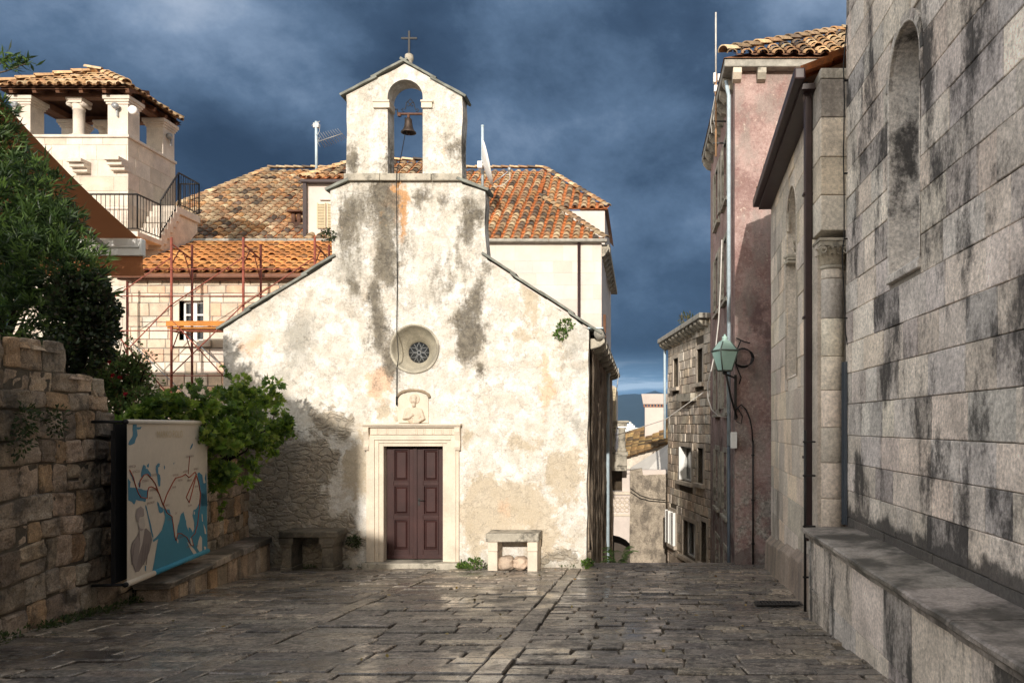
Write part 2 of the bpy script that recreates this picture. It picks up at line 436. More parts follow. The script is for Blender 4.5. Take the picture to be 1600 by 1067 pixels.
def stems(mb, base, tips, r=.02, tone=(.12, .09, .06)):
    for t in tips:
        a, b = V(base), V(t); m = a.lerp(b, .5) + V((random.uniform(-.15, .15), random.uniform(-.15, .15), random.uniform(0, .15)))
        mb.tube([a, m, b], [r, r * .7, r * .35], 5, tone)
def lettering(name, body, size, frame, mat, parent, align='CENTER'):
    """flat letters: frame = (origin, x axis, y axis); built as a mesh part"""
    cu = bpy.data.curves.new('letters', 'FONT'); cu.body = body; cu.size = size; cu.align_x = align; cu.resolution_u = 2
    o = bpy.data.objects.new('letters', cu); COL.objects.link(o)
    dg = bpy.context.evaluated_depsgraph_get(); me = bpy.data.meshes.new_from_object(o.evaluated_get(dg))
    O_, ax, ay = (V(q) for q in frame)
    mb = MB(); mb.add([O_ + ax * v.co.x + ay * v.co.y for v in me.vertices], [tuple(p.vertices) for p in me.polygons])
    bpy.data.objects.remove(o); bpy.data.curves.remove(cu); bpy.data.meshes.remove(me)
    return mb.build(name, mat, parent, recalc=False)

# ================================================================ materials
stone('slab_stone', (.20, .205, .18), .85, .4, 5, .6, 25, .01, .5, (.05, .05, .04), 3)
stone('limestone', (.66, .57, .46), .75, .14, 3, .35, 60, .004, .35, (.42, .25, .16), 2.5, 1, (.58, .75), fine=.1)
n, b, m = newmat('limestone_plain'); b.inputs['Base Color'].default_value = (.60, .50, .39, 1); b.inputs['Roughness'].default_value = .8; n.put(b.inputs['Normal'], n.bump(n.noise(n.pos(), 60, 4), .3, .004))
stone('old_limestone', (.42, .38, .31), .85, .25, 5, .6, 40, .008, .75, (.07, .065, .055), 4, 1, (.48, .66))
stone('ashlar_grey', (.66, .605, .55), .88, .26, 2.2, .9, 34, .012, .94, (.052, .048, .046), 1.6, 1.9, (.485, .65), fine=.42, bs=.2, foot=(1.60, .6))
stone('ashlar_warm', (.62, .555, .48), .88, .22, 2, .8, 36, .010, .75, (.15, .135, .12), 1.1, 2.6, (.51, .70), fine=.32, bs=.08)
stone('ledge_stone', (.60, .55, .50), .85, .25, 2.4, .8, 36, .010, .93, (.05, .048, .045), 1.7, 3.4, (.48, .64), fine=.36, bs=.25)
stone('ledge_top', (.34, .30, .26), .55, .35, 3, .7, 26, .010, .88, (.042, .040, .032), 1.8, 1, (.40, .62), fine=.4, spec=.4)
stone('old_limestone_light', (.50, .455, .375), .85, .3, 4, .6, 40, .010, .6, (.24, .21, .165), 2.2, 1.5, (.48, .68), fine=.3)
stone('white_ashlar', (.64, .565, .485), .85, .16, 3, .5, 40, .008, .5, (.34, .29, .24), 1.6, 2.2, (.52, .72), fine=.16)
stone('house_stone', (.66, .575, .48), .9, .2, 4, .6, 36, .008, .2, (.3, .25, .2), 2)
stone('mortar', (.30, .27, .235), .95, .25, 6, .6, 40)
stone('dark_mortar', (.11, .09, .066), .95, .3, 6, .6, 40)
stone('rubble', (.38, .31, .235), .92, .34, 4, 1.0, 34, .018, .75, (.06, .054, .046), 2.4, 1, (.48, .66), fine=.45)
stone('wall_cream', (.66, .575, .52), .9, .1, 1.5, .3, 40, .004, .3, (.5, .42, .36), 1.5, 2, (.5, .7), fine=.06)
stone('tile', (1, 1, 1), .9, .3, 7, .5, 60, .006, .45, (.10, .085, .065), 8, 1, (.5, .66), fine=.25)
stone('door_wood', (.042, .0165, .015), .48, .25, 3, .15, 50, .002, .45, (.085, .045, .035), 6, 5, (.53, .72), .3, fine=.2)
stone('brown_wood', (.14, .065, .035), .7, .3, 6, .4, 50, .004)
stone('plank_wood', (.62, .26, .06), .7, .2, 5, .3, 50, .003)
stone('iron', (.022, .02, .019), .55, .3, 20, .3, 80, .002, spec=.4)
stone('rusty_iron', (.12, .06, .04), .75, .4, 20, .4, 80, .002)
stone('rust_paint', (.25, .068, .045), .6, .3, 9, .2, 80, .001, .35, (.13, .055, .04), 9, spec=.3)
stone('bronze', (.085, .062, .05), .5, .35, 14, .25, 70, .002, .5, (.07, .09, .075), 9, metal=.6)
stone('zinc', (.44, .53, .58), .5, .15, 8, .1, 60, .001, .4, (.36, .2, .12), 3, 4, (.62, .75), spec=.4)
stone('brown_metal', (.035, .018, .018), .45, .25, 6, .1, 60, .001, spec=.4)
stone('grey_metal', (.34, .35, .36), .45, .2, 8, .1, 60, .001, metal=.4)
stone('stone_gutter', (.33, .31, .27), .85, .3, 6, .5, 50, .006, .5, (.1, .095, .085), 5)
stone('white_paint', (.78, .77, .74), .5, .06, 6, .05, 60, .001, fine=.04)
stone('cream_paint', (.60, .50, .33), .6, .1, 6, .1, 60, .001)
stone('banner_cloth', (1, 1, 1), .75, .06, 1.2, .15, 200, .001, fine=.05)
stone('matt_black', (.011, .011, .012), .85, .3, 4, .3, 60, .004)
stone('white_canvas', (.72, .68, .62), .85, .06, 3, .1, 60, .002, fine=.04)
stone('cable', (.018, .017, .017), .6, .2, 9, 0)
stone('pale_cable', (.55, .52, .48), .6, .15, 9, 0)
stone('bark', (.13, .095, .065), .9, .35, 9, .7, 40)
stone('petal', (.38, .015, .025), .6, .2, 9, 0)
stone('soil', (.16, .12, .085), .95, .3, 3, .6, 30)
stone('hill', (.022, .032, .034), .95, .3, .002, 0)
n, b, m = newmat('awning_cloth'); p = n.pos(); c = n.scale(n.mix(n.noise(p, 1.4, 5), (.24, .088, .033, 1), (.31, .125, .05, 1)), n.lin(n.noise(n.map(p, scale=(1, 3, 1)), 60, 3), .3, .7, .92, 1.08))
n.put(b.inputs['Base Color'], c); b.inputs['Roughness'].default_value = .9; t = n.node('ShaderNodeBsdfTranslucent'); n.put(t.inputs[0], n.scale(c, 1.2)); x = n.node('ShaderNodeMixShader'); x.inputs[0].default_value = .35
n.L.new(b.outputs[0], x.inputs[1]); n.L.new(t.outputs[0], x.inputs[2]); n.L.new(x.outputs[0], n.out.inputs[0])
leafmat('leaf'); leafmat('vine_leaf', .45, .5)
# window glass: dark, mirror-like
n, b, m = newmat('dark_glass'); n.put(b.inputs['Base Color'], n.mix(n.noise(n.pos(), 3), (.012, .014, .018, 1), (.04, .045, .05, 1)))
b.inputs['Roughness'].default_value = .08; b.inputs['Specular IOR Level'].default_value = .6
n, b, m = newmat('lamp_glass'); n.put(b.inputs['Base Color'], n.scale(n.mix(n.noise(n.pos(), 8), (.30, .50, .44, 1), (.42, .60, .54, 1)), 1.0))
b.inputs['Roughness'].default_value = .3
n, b, m = newmat('sea_water'); n.put(b.inputs['Base Color'], n.mix(n.noise(n.pos(), .01), (.012, .035, .07, 1), (.02, .05, .09, 1))); b.inputs['Roughness'].default_value = .25
n.put(b.inputs['Normal'], n.bump(n.noise(n.pos(), .25, 6), .4, .4))

# the chapel's lime plaster: coordinates on the wall in photo pixels at the facade's own plane
def plaster(name, facade):
    n, b, m = newmat(name); p = n.pos(); x, y, z = n.sep(p)
    u = n.math('MULTIPLY_ADD', x, 85.33, 1000); v = n.math('MULTIPLY_ADD', z, -85.33, 665 + EZ * 85.33)
    wn = n.noise(p, 1.6, 5, .62, col=True); wx, wy, wz = n.sep(wn)
    fn = n.noise(p, 7, 5, .65, col=True); fx_, fy_, fz_ = n.sep(fn)
    uu = n.math('ADD', u, n.math('ADD', n.math('MULTIPLY_ADD', wx, 90, -45), n.math('MULTIPLY_ADD', fx_, 26, -13)))
    vv = n.math('ADD', v, n.math('ADD', n.math('MULTIPLY_ADD', wy, 90, -45), n.math('MULTIPLY_ADD', fy_, 26, -13)))
    q = n.comb(uu, vv, 0.0)
    def blobs(lst):
        out = None
        for (cu_, cv_, ru, rv, a) in lst:
            mp = n.map(q, scale=(1 / ru, 1 / rv, 1)); dd = n.node('ShaderNodeVectorMath', operation='DISTANCE'); n.put(dd.inputs[0], mp); dd.inputs[1].default_value = (cu_ / ru, cv_ / rv, 0)
            k = n.sstep(dd.outputs['Value'], 0.0, 1.35, a, 0)
            out = k if out is None else n.math('MAXIMUM', out, k)
        return out
    n1 = n.noise(p, 2.2, 7, .66); n2 = n.noise(n.map(p, (4, 2, 7)), 3.4, 8, .7); n3 = n.noise(n.map(p, (9, 5, 1)), 9, 6, .7)
    nst = n.noise(n.map(p, (2, 8, 3), scale=(1, 1, .24)), 5.5, 8, .7)
    white = n.mix(n.sstep(n1, .35, .65), (.60, .545, .465, 1), (.80, .765, .71, 1))
    nm = n.noise(n.map(p, (6, 1, 2)), 5.5, 9, .68); white = n.mix(n.sstep(nm, .46, .66, 0, .75), white, (.52, .475, .40, 1)); white = n.mix(n.sstep(n.noise(n.map(p, (1, 9, 4)), 3.0, 8, .66), .50, .62, 0, .7), white, (.84, .82, .78, 1))
    white = n.mix(n.sstep(n.math('ADD', n.math('MULTIPLY', n2, .5), n.math('MULTIPLY', n.noise(n.map(p, (7, 7, 7)), 18, 6, .72), .6)), .56, .78, 0, .62), white, (.44, .405, .345, 1))
    c = n.mix(n.sstep(n2, .50, .72, 0, .6), white, (.64, .53, .42, 1))
    if facade:
        c = n.mix(n.math('MULTIPLY', n.sstep(v, 560, 330), n.sstep(n.math('ADD', n.math('MULTIPLY', nst, .5), n.math('MULTIPLY', n3, .5)), .42, .62, 0, .55)), c, (.42, .385, .32, 1))
        # bare beige render where the limewash has gone
        bare = blobs([(790, 800, 120, 65, 1.25), (740, 800, 40, 70, 1.1), (880, 740, 45, 70, .9), (760, 760, 50, 40, 1), (820, 690, 40, 30, .8), (640, 645, 40, 32, .95), (560, 730, 34, 60, 1), (575, 690, 30, 30, .9), (600, 640, 26, 30, .9), (830, 470, 28, 50, .8), (815, 520, 40, 30, .7), (730, 690, 30, 40, .7), (850, 840, 70, 60, .8), (740, 850, 40, 50, .8), (880, 560, 40, 40, .6)])
        f = n.sstep(n.math('ADD', n.math('MULTIPLY', bare, .50), n.math('ADD', n.math('MULTIPLY', n2, .62), n.math('ADD', n.math('MULTIPLY', n3, .42), n.math('MULTIPLY', n.noise(p, 26, 5, .75), .36)))), .90, 1.06)
        c = n.mix(f, c, n.mix(n.sstep(n1, .3, .7), (.50, .42, .31, 1), (.60, .52, .41, 1)))
        pink = blobs([(592, 600, 26, 40, 1), (852, 600, 14, 80, .9), (400, 545, 30, 40, .7), (620, 320, 20, 50, .8), (700, 250, 20, 30, .6), (600, 420, 16, 40, .5), (790, 800, 40, 30, .5)])
        c = n.mix(n.math('MULTIPLY', n.sstep(n.math('ADD', pink, n.math('MULTIPLY_ADD', n2, .8, -.4)), .35, .75), .8), c, (.72, .47, .31, 1))
        lgrey = blobs([(560, 330, 30, 70, 1), (470, 530, 38, 80, .95), (548, 420, 30, 90, .9), (440, 590, 28, 40, .7), (690, 420, 50, 90, .55), (745, 330, 30, 40, .8), (800, 560, 50, 60, .35), (905, 560, 26, 80, .85), (905, 660, 18, 40, .8), (640, 460, 50, 50, .5), (700, 190, 24, 40, .5), (560, 200, 20, 40, .5), (500, 470, 40, 40, .5), (620, 140, 50, 20, .3)])
        f = n.sstep(n.math('ADD', n.math('MULTIPLY', lgrey, .55), n.math('ADD', n.math('MULTIPLY', nst, .55), n.math('MULTIPLY', n3, .45))), .62, 1.04)
        c = n.mix(n.math('MULTIPLY', f, .85), c, (.40, .375, .325, 1))
        dark = blobs([(600, 330, 44, 70, .8), (545, 350, 20, 60, .8), (605, 310, 30, 42, 1), (655, 305, 28, 24, .8), (607, 400, 26, 70, 1), (588, 470, 22, 60, .95), (605, 560, 24, 50, .9), (592, 520, 22, 60, .9), (560, 330, 18, 50, .72), (552, 440, 16, 50, .65), (733, 345, 26, 42, .95), (735, 530, 26, 60, 1.05), (742, 480, 22, 50, .9), (745, 585, 16, 24, .8), (720, 400, 16, 60, .5), (690, 440, 30, 50, .5), (551, 245, 16, 36, .85), (712, 235, 16, 44, .8), (600, 245, 8, 40, .7), (700, 210, 20, 20, .5), (690, 320, 20, 20, .6), (760, 420, 20, 24, .6), (640, 380, 14, 60, .35), (352, 560, 10, 60, .3)])
        gr = n.noise(p, 24, 6, .75)
        f = n.sstep(n.math('ADD', n.math('MULTIPLY', dark, .50), n.math('ADD', n.math('MULTIPLY', nst, .70), n.math('ADD', n.math('MULTIPLY', n3, .42), n.math('MULTIPLY', gr, .60)))), .90, 1.28)
        c = n.mix(n.math('MULTIPLY', f, .92), c, n.mix(n.sstep(n3, .4, .6), (.085, .072, .055, 1), (.19, .165, .125, 1)))
        rust = blobs([(632, 330, 10, 70, 1), (625, 290, 8, 30, .9), (596, 345, 8, 30, .4)])
        c = n.mix(n.math('MULTIPLY', n.sstep(n.math('ADD', rust, n.math('MULTIPLY_ADD', n3, .9, -.45)), .3, .8), .8), c, (.50, .25, .09, 1))
        # limewash lost low left: rubble core, also coloured darker for shade under the bench
        rub_shade = blobs([(450, 760, 90, 110, 1.1), (400, 700, 60, 90, 1), (520, 660, 44, 40, .8), (520, 830, 60, 50, 1), (480, 865, 110, 40, 1.2), (420, 850, 80, 50, 1.1), (860, 870, 60, 22, .7), (560, 850, 20, 40, .7), (500, 720, 40, 60, .9)])
        rub_shade_m = n.sstep(n.math('ADD', n.math('MULTIPLY', rub_shade, .65), n.math('MULTIPLY', n2, .7)), .58, .74)
        cell = n.map(n.comb(n.math('ADD', x, n.math('ADD', n.math('MULTIPLY', wx, .4), n.math('MULTIPLY', fx_, .12))), 0.0, n.math('ADD', z, n.math('ADD', n.math('MULTIPLY', wz, .3), n.math('MULTIPLY', fz_, .10)))), scale=(1, 1, 2.0))
        vd = n.voro(cell, 5.2, 'DISTANCE_TO_EDGE'); vc = n.voro(cell, 5.2, 'F1', 'Color')
        vx, vy, vz = n.sep(vc)
        rc = n.mix(vx, (.27, .225, .17, 1), (.44, .36, .265, 1)); rc = n.mix(n.sstep(n1, .38, .6, .8, 0), rc, (.33, .29, .23, 1))
        rc = n.mix(n.sstep(n.math('ADD', vd, n.math('MULTIPLY_ADD', n3, .22, -.11)), -.02, .09, .5, 0), rc, (.19, .16, .12, 1)); rc = n.scale(rc, n.lin(n3, .3, .7, .7, 1.35))
        c = n.mix(n.math('MULTIPLY', rub_shade_m, .82), c, rc)
        # damp and dirt at the foot
        c = n.mix(n.sstep(n.math('ADD', z, n.math('MULTIPLY_ADD', n2, 1.0, -.5)), .0, .28, .6, 0), c, (.24, .21, .15, 1))
        # chipped limewash: small pits showing brown
        c = n.mix(n.math('MULTIPLY', n.sstep(n.noise(n.map(p, (1, 1, 6)), 16, 4, .6), .64, .71), .6), c, (.42, .30, .19, 1))
        ribs = n.math('MULTIPLY', rub_shade_m, n.sstep(vd, 0, .16))
        h = n.math('ADD', n.math('MULTIPLY', n2, .9), n.math('ADD', n.math('MULTIPLY', n3, .55), n.math('MULTIPLY', n.noise(p, 30, 5, .7), .35)))
        h = n.math('ADD', h, n.math('MULTIPLY', ribs, 1.5)); h = n.math('SUBTRACT', h, n.math('MULTIPLY', rub_shade_m, .7))
        # flakes: hard little steps where layers of wash end
        h = n.math('ADD', h, n.math('MULTIPLY', n.sstep(n2, .55, .58), .22)); h = n.math('ADD', h, n.math('MULTIPLY', n.sstep(n1, .52, .535), .3))
        n.put(b.inputs['Normal'], n.bump(h, .8, .022))
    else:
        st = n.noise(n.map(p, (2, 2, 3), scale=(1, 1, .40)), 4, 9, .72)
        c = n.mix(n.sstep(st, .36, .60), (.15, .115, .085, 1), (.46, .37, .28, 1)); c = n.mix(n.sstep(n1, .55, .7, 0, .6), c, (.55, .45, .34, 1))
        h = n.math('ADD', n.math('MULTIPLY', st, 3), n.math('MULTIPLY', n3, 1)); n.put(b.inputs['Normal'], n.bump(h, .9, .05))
    c = n.scale(c, n.lin(n.noise(p, 42, 4, .7), .3, .7, .78, 1.16))
    n.put(b.inputs['Base Color'], c); b.inputs['Roughness'].default_value = .92; b.inputs['Specular IOR Level'].default_value = .15
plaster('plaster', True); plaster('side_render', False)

# pink stucco of the tall house: faded, with grey losses and pale repairs low down
n, b, m = newmat('pink_stucco'); p = n.pos(); x, y, z = n.sep(p)
n1 = n.noise(p, 1.3, 7, .65); n2 = n.noise(n.map(p, (5, 3, 1)), 3.2, 8, .68); n3 = n.noise(p, 14, 6, .7)
c = n.mix(n.sstep(n.math('ADD', n.math('MULTIPLY', n1, .6), n.math('MULTIPLY', n3, .4)), .40, .60), (.25, .155, .14, 1), (.44, .315, .285, 1))
c = n.mix(n.sstep(n2, .52, .66, 0, .7), c, (.29, .19, .165, 1))
c = n.mix(n.math('MULTIPLY', n.sstep(n.math('ADD', n3, n.math('MULTIPLY', n.math('SUBTRACT', n2, .5), .5)), .62, .68), .75), c, (.66, .55, .46, 1))
low = n.sstep(n.math('ADD', z, n.math('MULTIPLY_ADD', n1, 3.4, -1.7)), .5, 3.6, 1, 0)
c = n.mix(n.math('MULTIPLY', low, n.sstep(n2, .40, .60)), c, n.mix(n.sstep(n3, .4, .6), (.20, .185, .165, 1), (.52, .47, .41, 1)))
mid = n.math('MULTIPLY', n.sstep(n.noise(n.map(p, (7, 1, 4)), 1.5, 7, .65), .52, .62), n.sstep(z, 4.8, 5.8, .9, .0))
c = n.mix(mid, c, (.15, .10, .095, 1))
c = n.mix(n.math('MULTIPLY', n.sstep(n.noise(n.map(p, (3, 3, 8), scale=(1, 1, .5)), 2.4, 9, .7), .46, .62), .55), c, (.27, .24, .215, 1))
n.put(b.inputs['Base Color'], n.scale(c, n.lin(n.noise(p, 40, 4, .7), .3, .7, .8, 1.2))); b.inputs['Roughness'].default_value = .93; b.inputs['Specular IOR Level'].default_value = .12
n.put(b.inputs['Normal'], n.bump(n.math('ADD', n.math('MULTIPLY', n2, 1.3), n.math('MULTIPLY', n3, .6)), .6, .018))

# paving: worn, damp limestone
n, b, m = newmat('paving'); p = n.pos(); n1 = n.noise(p, .55, 6, .62); n2 = n.noise(n.map(p, (4, 1, 0)), 2.6, 8, .7); n3 = n.noise(p, 26, 6, .7)
damp = n.sstep(n.math('ADD', n.math('MULTIPLY', n1, .55), n.math('ADD', n.math('MULTIPLY', n2, .45), n.math('MULTIPLY_ADD', n3, .24, -.12))), .45, .60)
pit = n.noise(n.map(p, (3, 3, 3)), 75, 4, .7)
ng = n.math('ADD', n.math('MULTIPLY', n2, .40), n.math('ADD', n.math('MULTIPLY', n.noise(n.map(p, (2, 7, 1), scale=(1, 1.6, 1)), 8, 7, .72), .38), n.math('MULTIPLY', n3, .32)))
c = n.mix(1, n.attr(), n.mix(n.sstep(ng, .47, .63), (.07, .06, .051, 1), (.37, .325, .275, 1)), 'MULTIPLY')
c = n.mix(n.math('MULTIPLY', damp, .78), c, (.05, .044, .04, 1)); c = n.scale(c, n.lin(pit, .3, .7, .4, 1.7)); c = n.mix(n.sstep(n.noise(n.map(p, (8, 3, 3)), 11, 8, .78), .54, .64, 0, .55), c, (.36, .33, .29, 1))
c = n.mix(n.sstep(n.noise(n.map(p, (0, 0, 5)), 6, 8, .75), .56, .70, 0, .6), c, (.05, .048, .035, 1))
n.put(b.inputs['Base Color'], n.scale(c, n.lin(n3, .3, .7, .5, 1.5)))
wet = n.math('MULTIPLY', damp, n.sstep(n.noise(n.map(p, (6, 2, 0)), .8, 5, .6), .42, .56)); n.put(b.inputs['Coat Weight'], n.math('MULTIPLY', wet, .9)); b.inputs['Coat Roughness'].default_value = .12
n.put(b.inputs['Roughness'], n.math('ADD', n.lin(damp, 0, 1, .55, .16), n.math('MULTIPLY_ADD', n3, .3, -.15))); b.inputs['Specular IOR Level'].default_value = .5
n.put(b.inputs['Normal'], n.bump(n.math('ADD', n.math('MULTIPLY', n2, 2.6), n3), .55, .014))

# ================================================================ the setting
def ground():
    # one sheet: the square, the crest, the fall to the sea
    prof = [(-60, 5.0), (-8, 1.76), (0, zg(0) - .03), (15.75, zg(15.75) - .03)]
    mb = MB(); xs = [-60, -9, 5, 60]
    vs = []; fs = []
    for (y, z) in prof:
        for x in xs: vs.append((x, y, z))
    for j in range(len(prof) - 1):
        for i in range(3): fs.append((j * 4 + i, j * 4 + i + 1, j * 4 + i + 5, j * 4 + i + 4))
    mb.add(vs, fs); tag(mb.build('ground', 'dark_mortar', recalc=False, origin=(0, 0, 0)), kind='structure')
    mb = MB()
    pr = [(15.75, zg(15.75) - .03), (15.76, -.5), (40, -4.6), (70, -9), (110, -13.6), (135, -15)]
    vs = []; fs = []
    for (y, z) in pr:
        for x in (-200, -12, 6, 200): vs.append((x, y, z))
    for j in range(len(pr) - 1):
        for i in range(3): fs.append((j * 4 + i, j * 4 + i + 1, j * 4 + i + 5, j * 4 + i + 4))
    mb.add(vs, fs); tag(mb.build('hillside', 'soil', recalc=False, origin=(0, 30, 0)), kind='structure')
    # stone slabs of the square
    mb = MB()
    def slab(x0, x1, y0, y1, tone):
        g = random.uniform(.004, .012); o = random.uniform(-.010, .010) * (1.5 if random.random() < .15 else 1); tx, ty = random.gauss(0, .005), random.gauss(0, .010); mx, my = (x0 + x1) / 2, (y0 + y1) / 2; bv = .010
        c = [(x0 + g, y0 + g), (x1 - g, y0 + g), (x1 - g, y1 - g), (x0 + g, y1 - g)]
        c = [(x + random.uniform(-.018, .018), y + random.uniform(-.016, .016)) for x, y in c]
        zf = lambda x, y: zg(y) + o + (x - mx) * tx + (y - my) * ty
        lo = [(x, y, zf(x, y) - .06) for x, y in c]; mi = [(x, y, zf(x, y) - bv) for x, y in c]; hi = []
        for x, y in c:
            x2, y2 = x + (bv if x < mx else -bv), y + (bv if y < my else -bv); hi.append((x2, y2, zf(x2, y2)))
        mb.add(lo + mi + hi, [(8, 9, 10, 11)] + [(i, (i + 1) % 4, (i + 1) % 4 + 4, i + 4) for i in range(4)] + [(i + 4, (i + 1) % 4 + 4, (i + 1) % 4 + 8, i + 8) for i in range(4)], tone)
    tn = lambda: jit(random.choice([(.72, .70, .68), (.9, .88, .84), (1.05, 1.0, .93), (1.2, 1.12, 1.0), (.62, .61, .62), (1.35, 1.25, 1.12), (.8, .78, .76)]), .12)
    def zone(xa, xb, rows, wr):
        y = 2.4
        while y < 15.72:
            dp = random.uniform(*rows); y1 = min(15.72, y + dp); x = xa
            if 15.72 - y1 < .1: y1 = 15.72
            while x < xb:
                x1 = x + random.uniform(*wr)
                if xb - x1 < wr[0] * .6: x1 = xb
                if random.random() > .006: slab(x, min(x1, xb), y, y1, tn())
                x = x1
            y = y1
    zone(-8.2, -3.66, (.18, .36), (.32, .85)); zone(-3.42, -1.3, (.2, .38), (.32, .85)); zone(-1.06, 2.5, (.14, .25), (.25, .68))
    for xa, xb in ((-3.66, -3.42), (-1.3, -1.06)):
        y = 2.4
        while y < 15.6:
            y1 = y + random.uniform(.5, 1.1); slab(xa, xb, y, min(y1, 15.7), tn()); y = y1
    tag(mb.build('paving', 'paving', recalc=False, origin=(0, 9, 0)), kind='structure')
    # iron grate by the right wall
    # steps going down beyond the crest
    mb = MB(); y, z = 15.72, zg(15.72) - .02
    mb.box((-.9, y, z - .6), (1.84, y + .3, z), (.95, .9, .85)); y += .3
    for i in range(36):
        z -= .145; mb.box((-.9, y, z - .6), (1.84 if y < 21 else 1.0, y + .62, z), jit((.9, .85, .8), .1)); y += .62
    tag(mb.build('stair_street', 'paving', origin=(0, 16, 0)), kind='structure')
    # garden terrace behind the left wall
    mb = MB(); mb.hexa([(-22, 6, 1.0), (-6.35, 6, 1.0), (-7.6, 15.2, 1.0), (-22, 20, 1.0), (-22, 6, 2.5), (-6.35, 6, 2.5), (-7.5, 15.2, 2.5), (-22, 20, 2.5)])
    mb.box((-24, 15.4, .5), (-7.66, 21.4, 2.45))
    tag(mb.build('terrace', 'soil'), kind='structure')
    mb = MB(); mb.add([(-5450, 120, -13.6), (5450, 120, -13.6), (5450, 9000, -13.6), (-5450, 9000, -13.6)], [(0, 1, 2, 3)])
    tag(mb.build('sea', 'sea_water', recalc=False), kind='structure')
    # mountains across the channel
    mb = MB(); vs = []; fs = []; nx, ny = 120, 14
    for j in range(ny):
        for i in range(nx):
            x = -5000 + 10000 * i / (nx - 1); y = 5200 + 3200 * j / (ny - 1); t = j / (ny - 1)
            rid = 262 + 60 * noise.noise(V((x / 900 + 3.3, 2.1, 0))) + 26 * noise.noise(V((x / 260, 7.1, 0))) + 34 * math.exp(-((x - 130) / 90) ** 2) + 14 * math.exp(-((x + 60) / 70) ** 2)
            z = -16 + rid * (1 - (1 - min(1, t * 1.8)) ** 2) * (1 + .12 * noise.noise(V((x / 300, y / 300, 5)))) * (6900 / 6900)
            vs.append((x, y, z))
    for j in range(ny - 1):
        for i in range(nx - 1): fs.append((j * nx + i, j * nx + i + 1, (j + 1) * nx + i + 1, (j + 1) * nx + i))
    mb.add(vs, fs, smooth=True); tag(mb.build('mountains', 'hill', recalc=False), kind='structure')
ground()

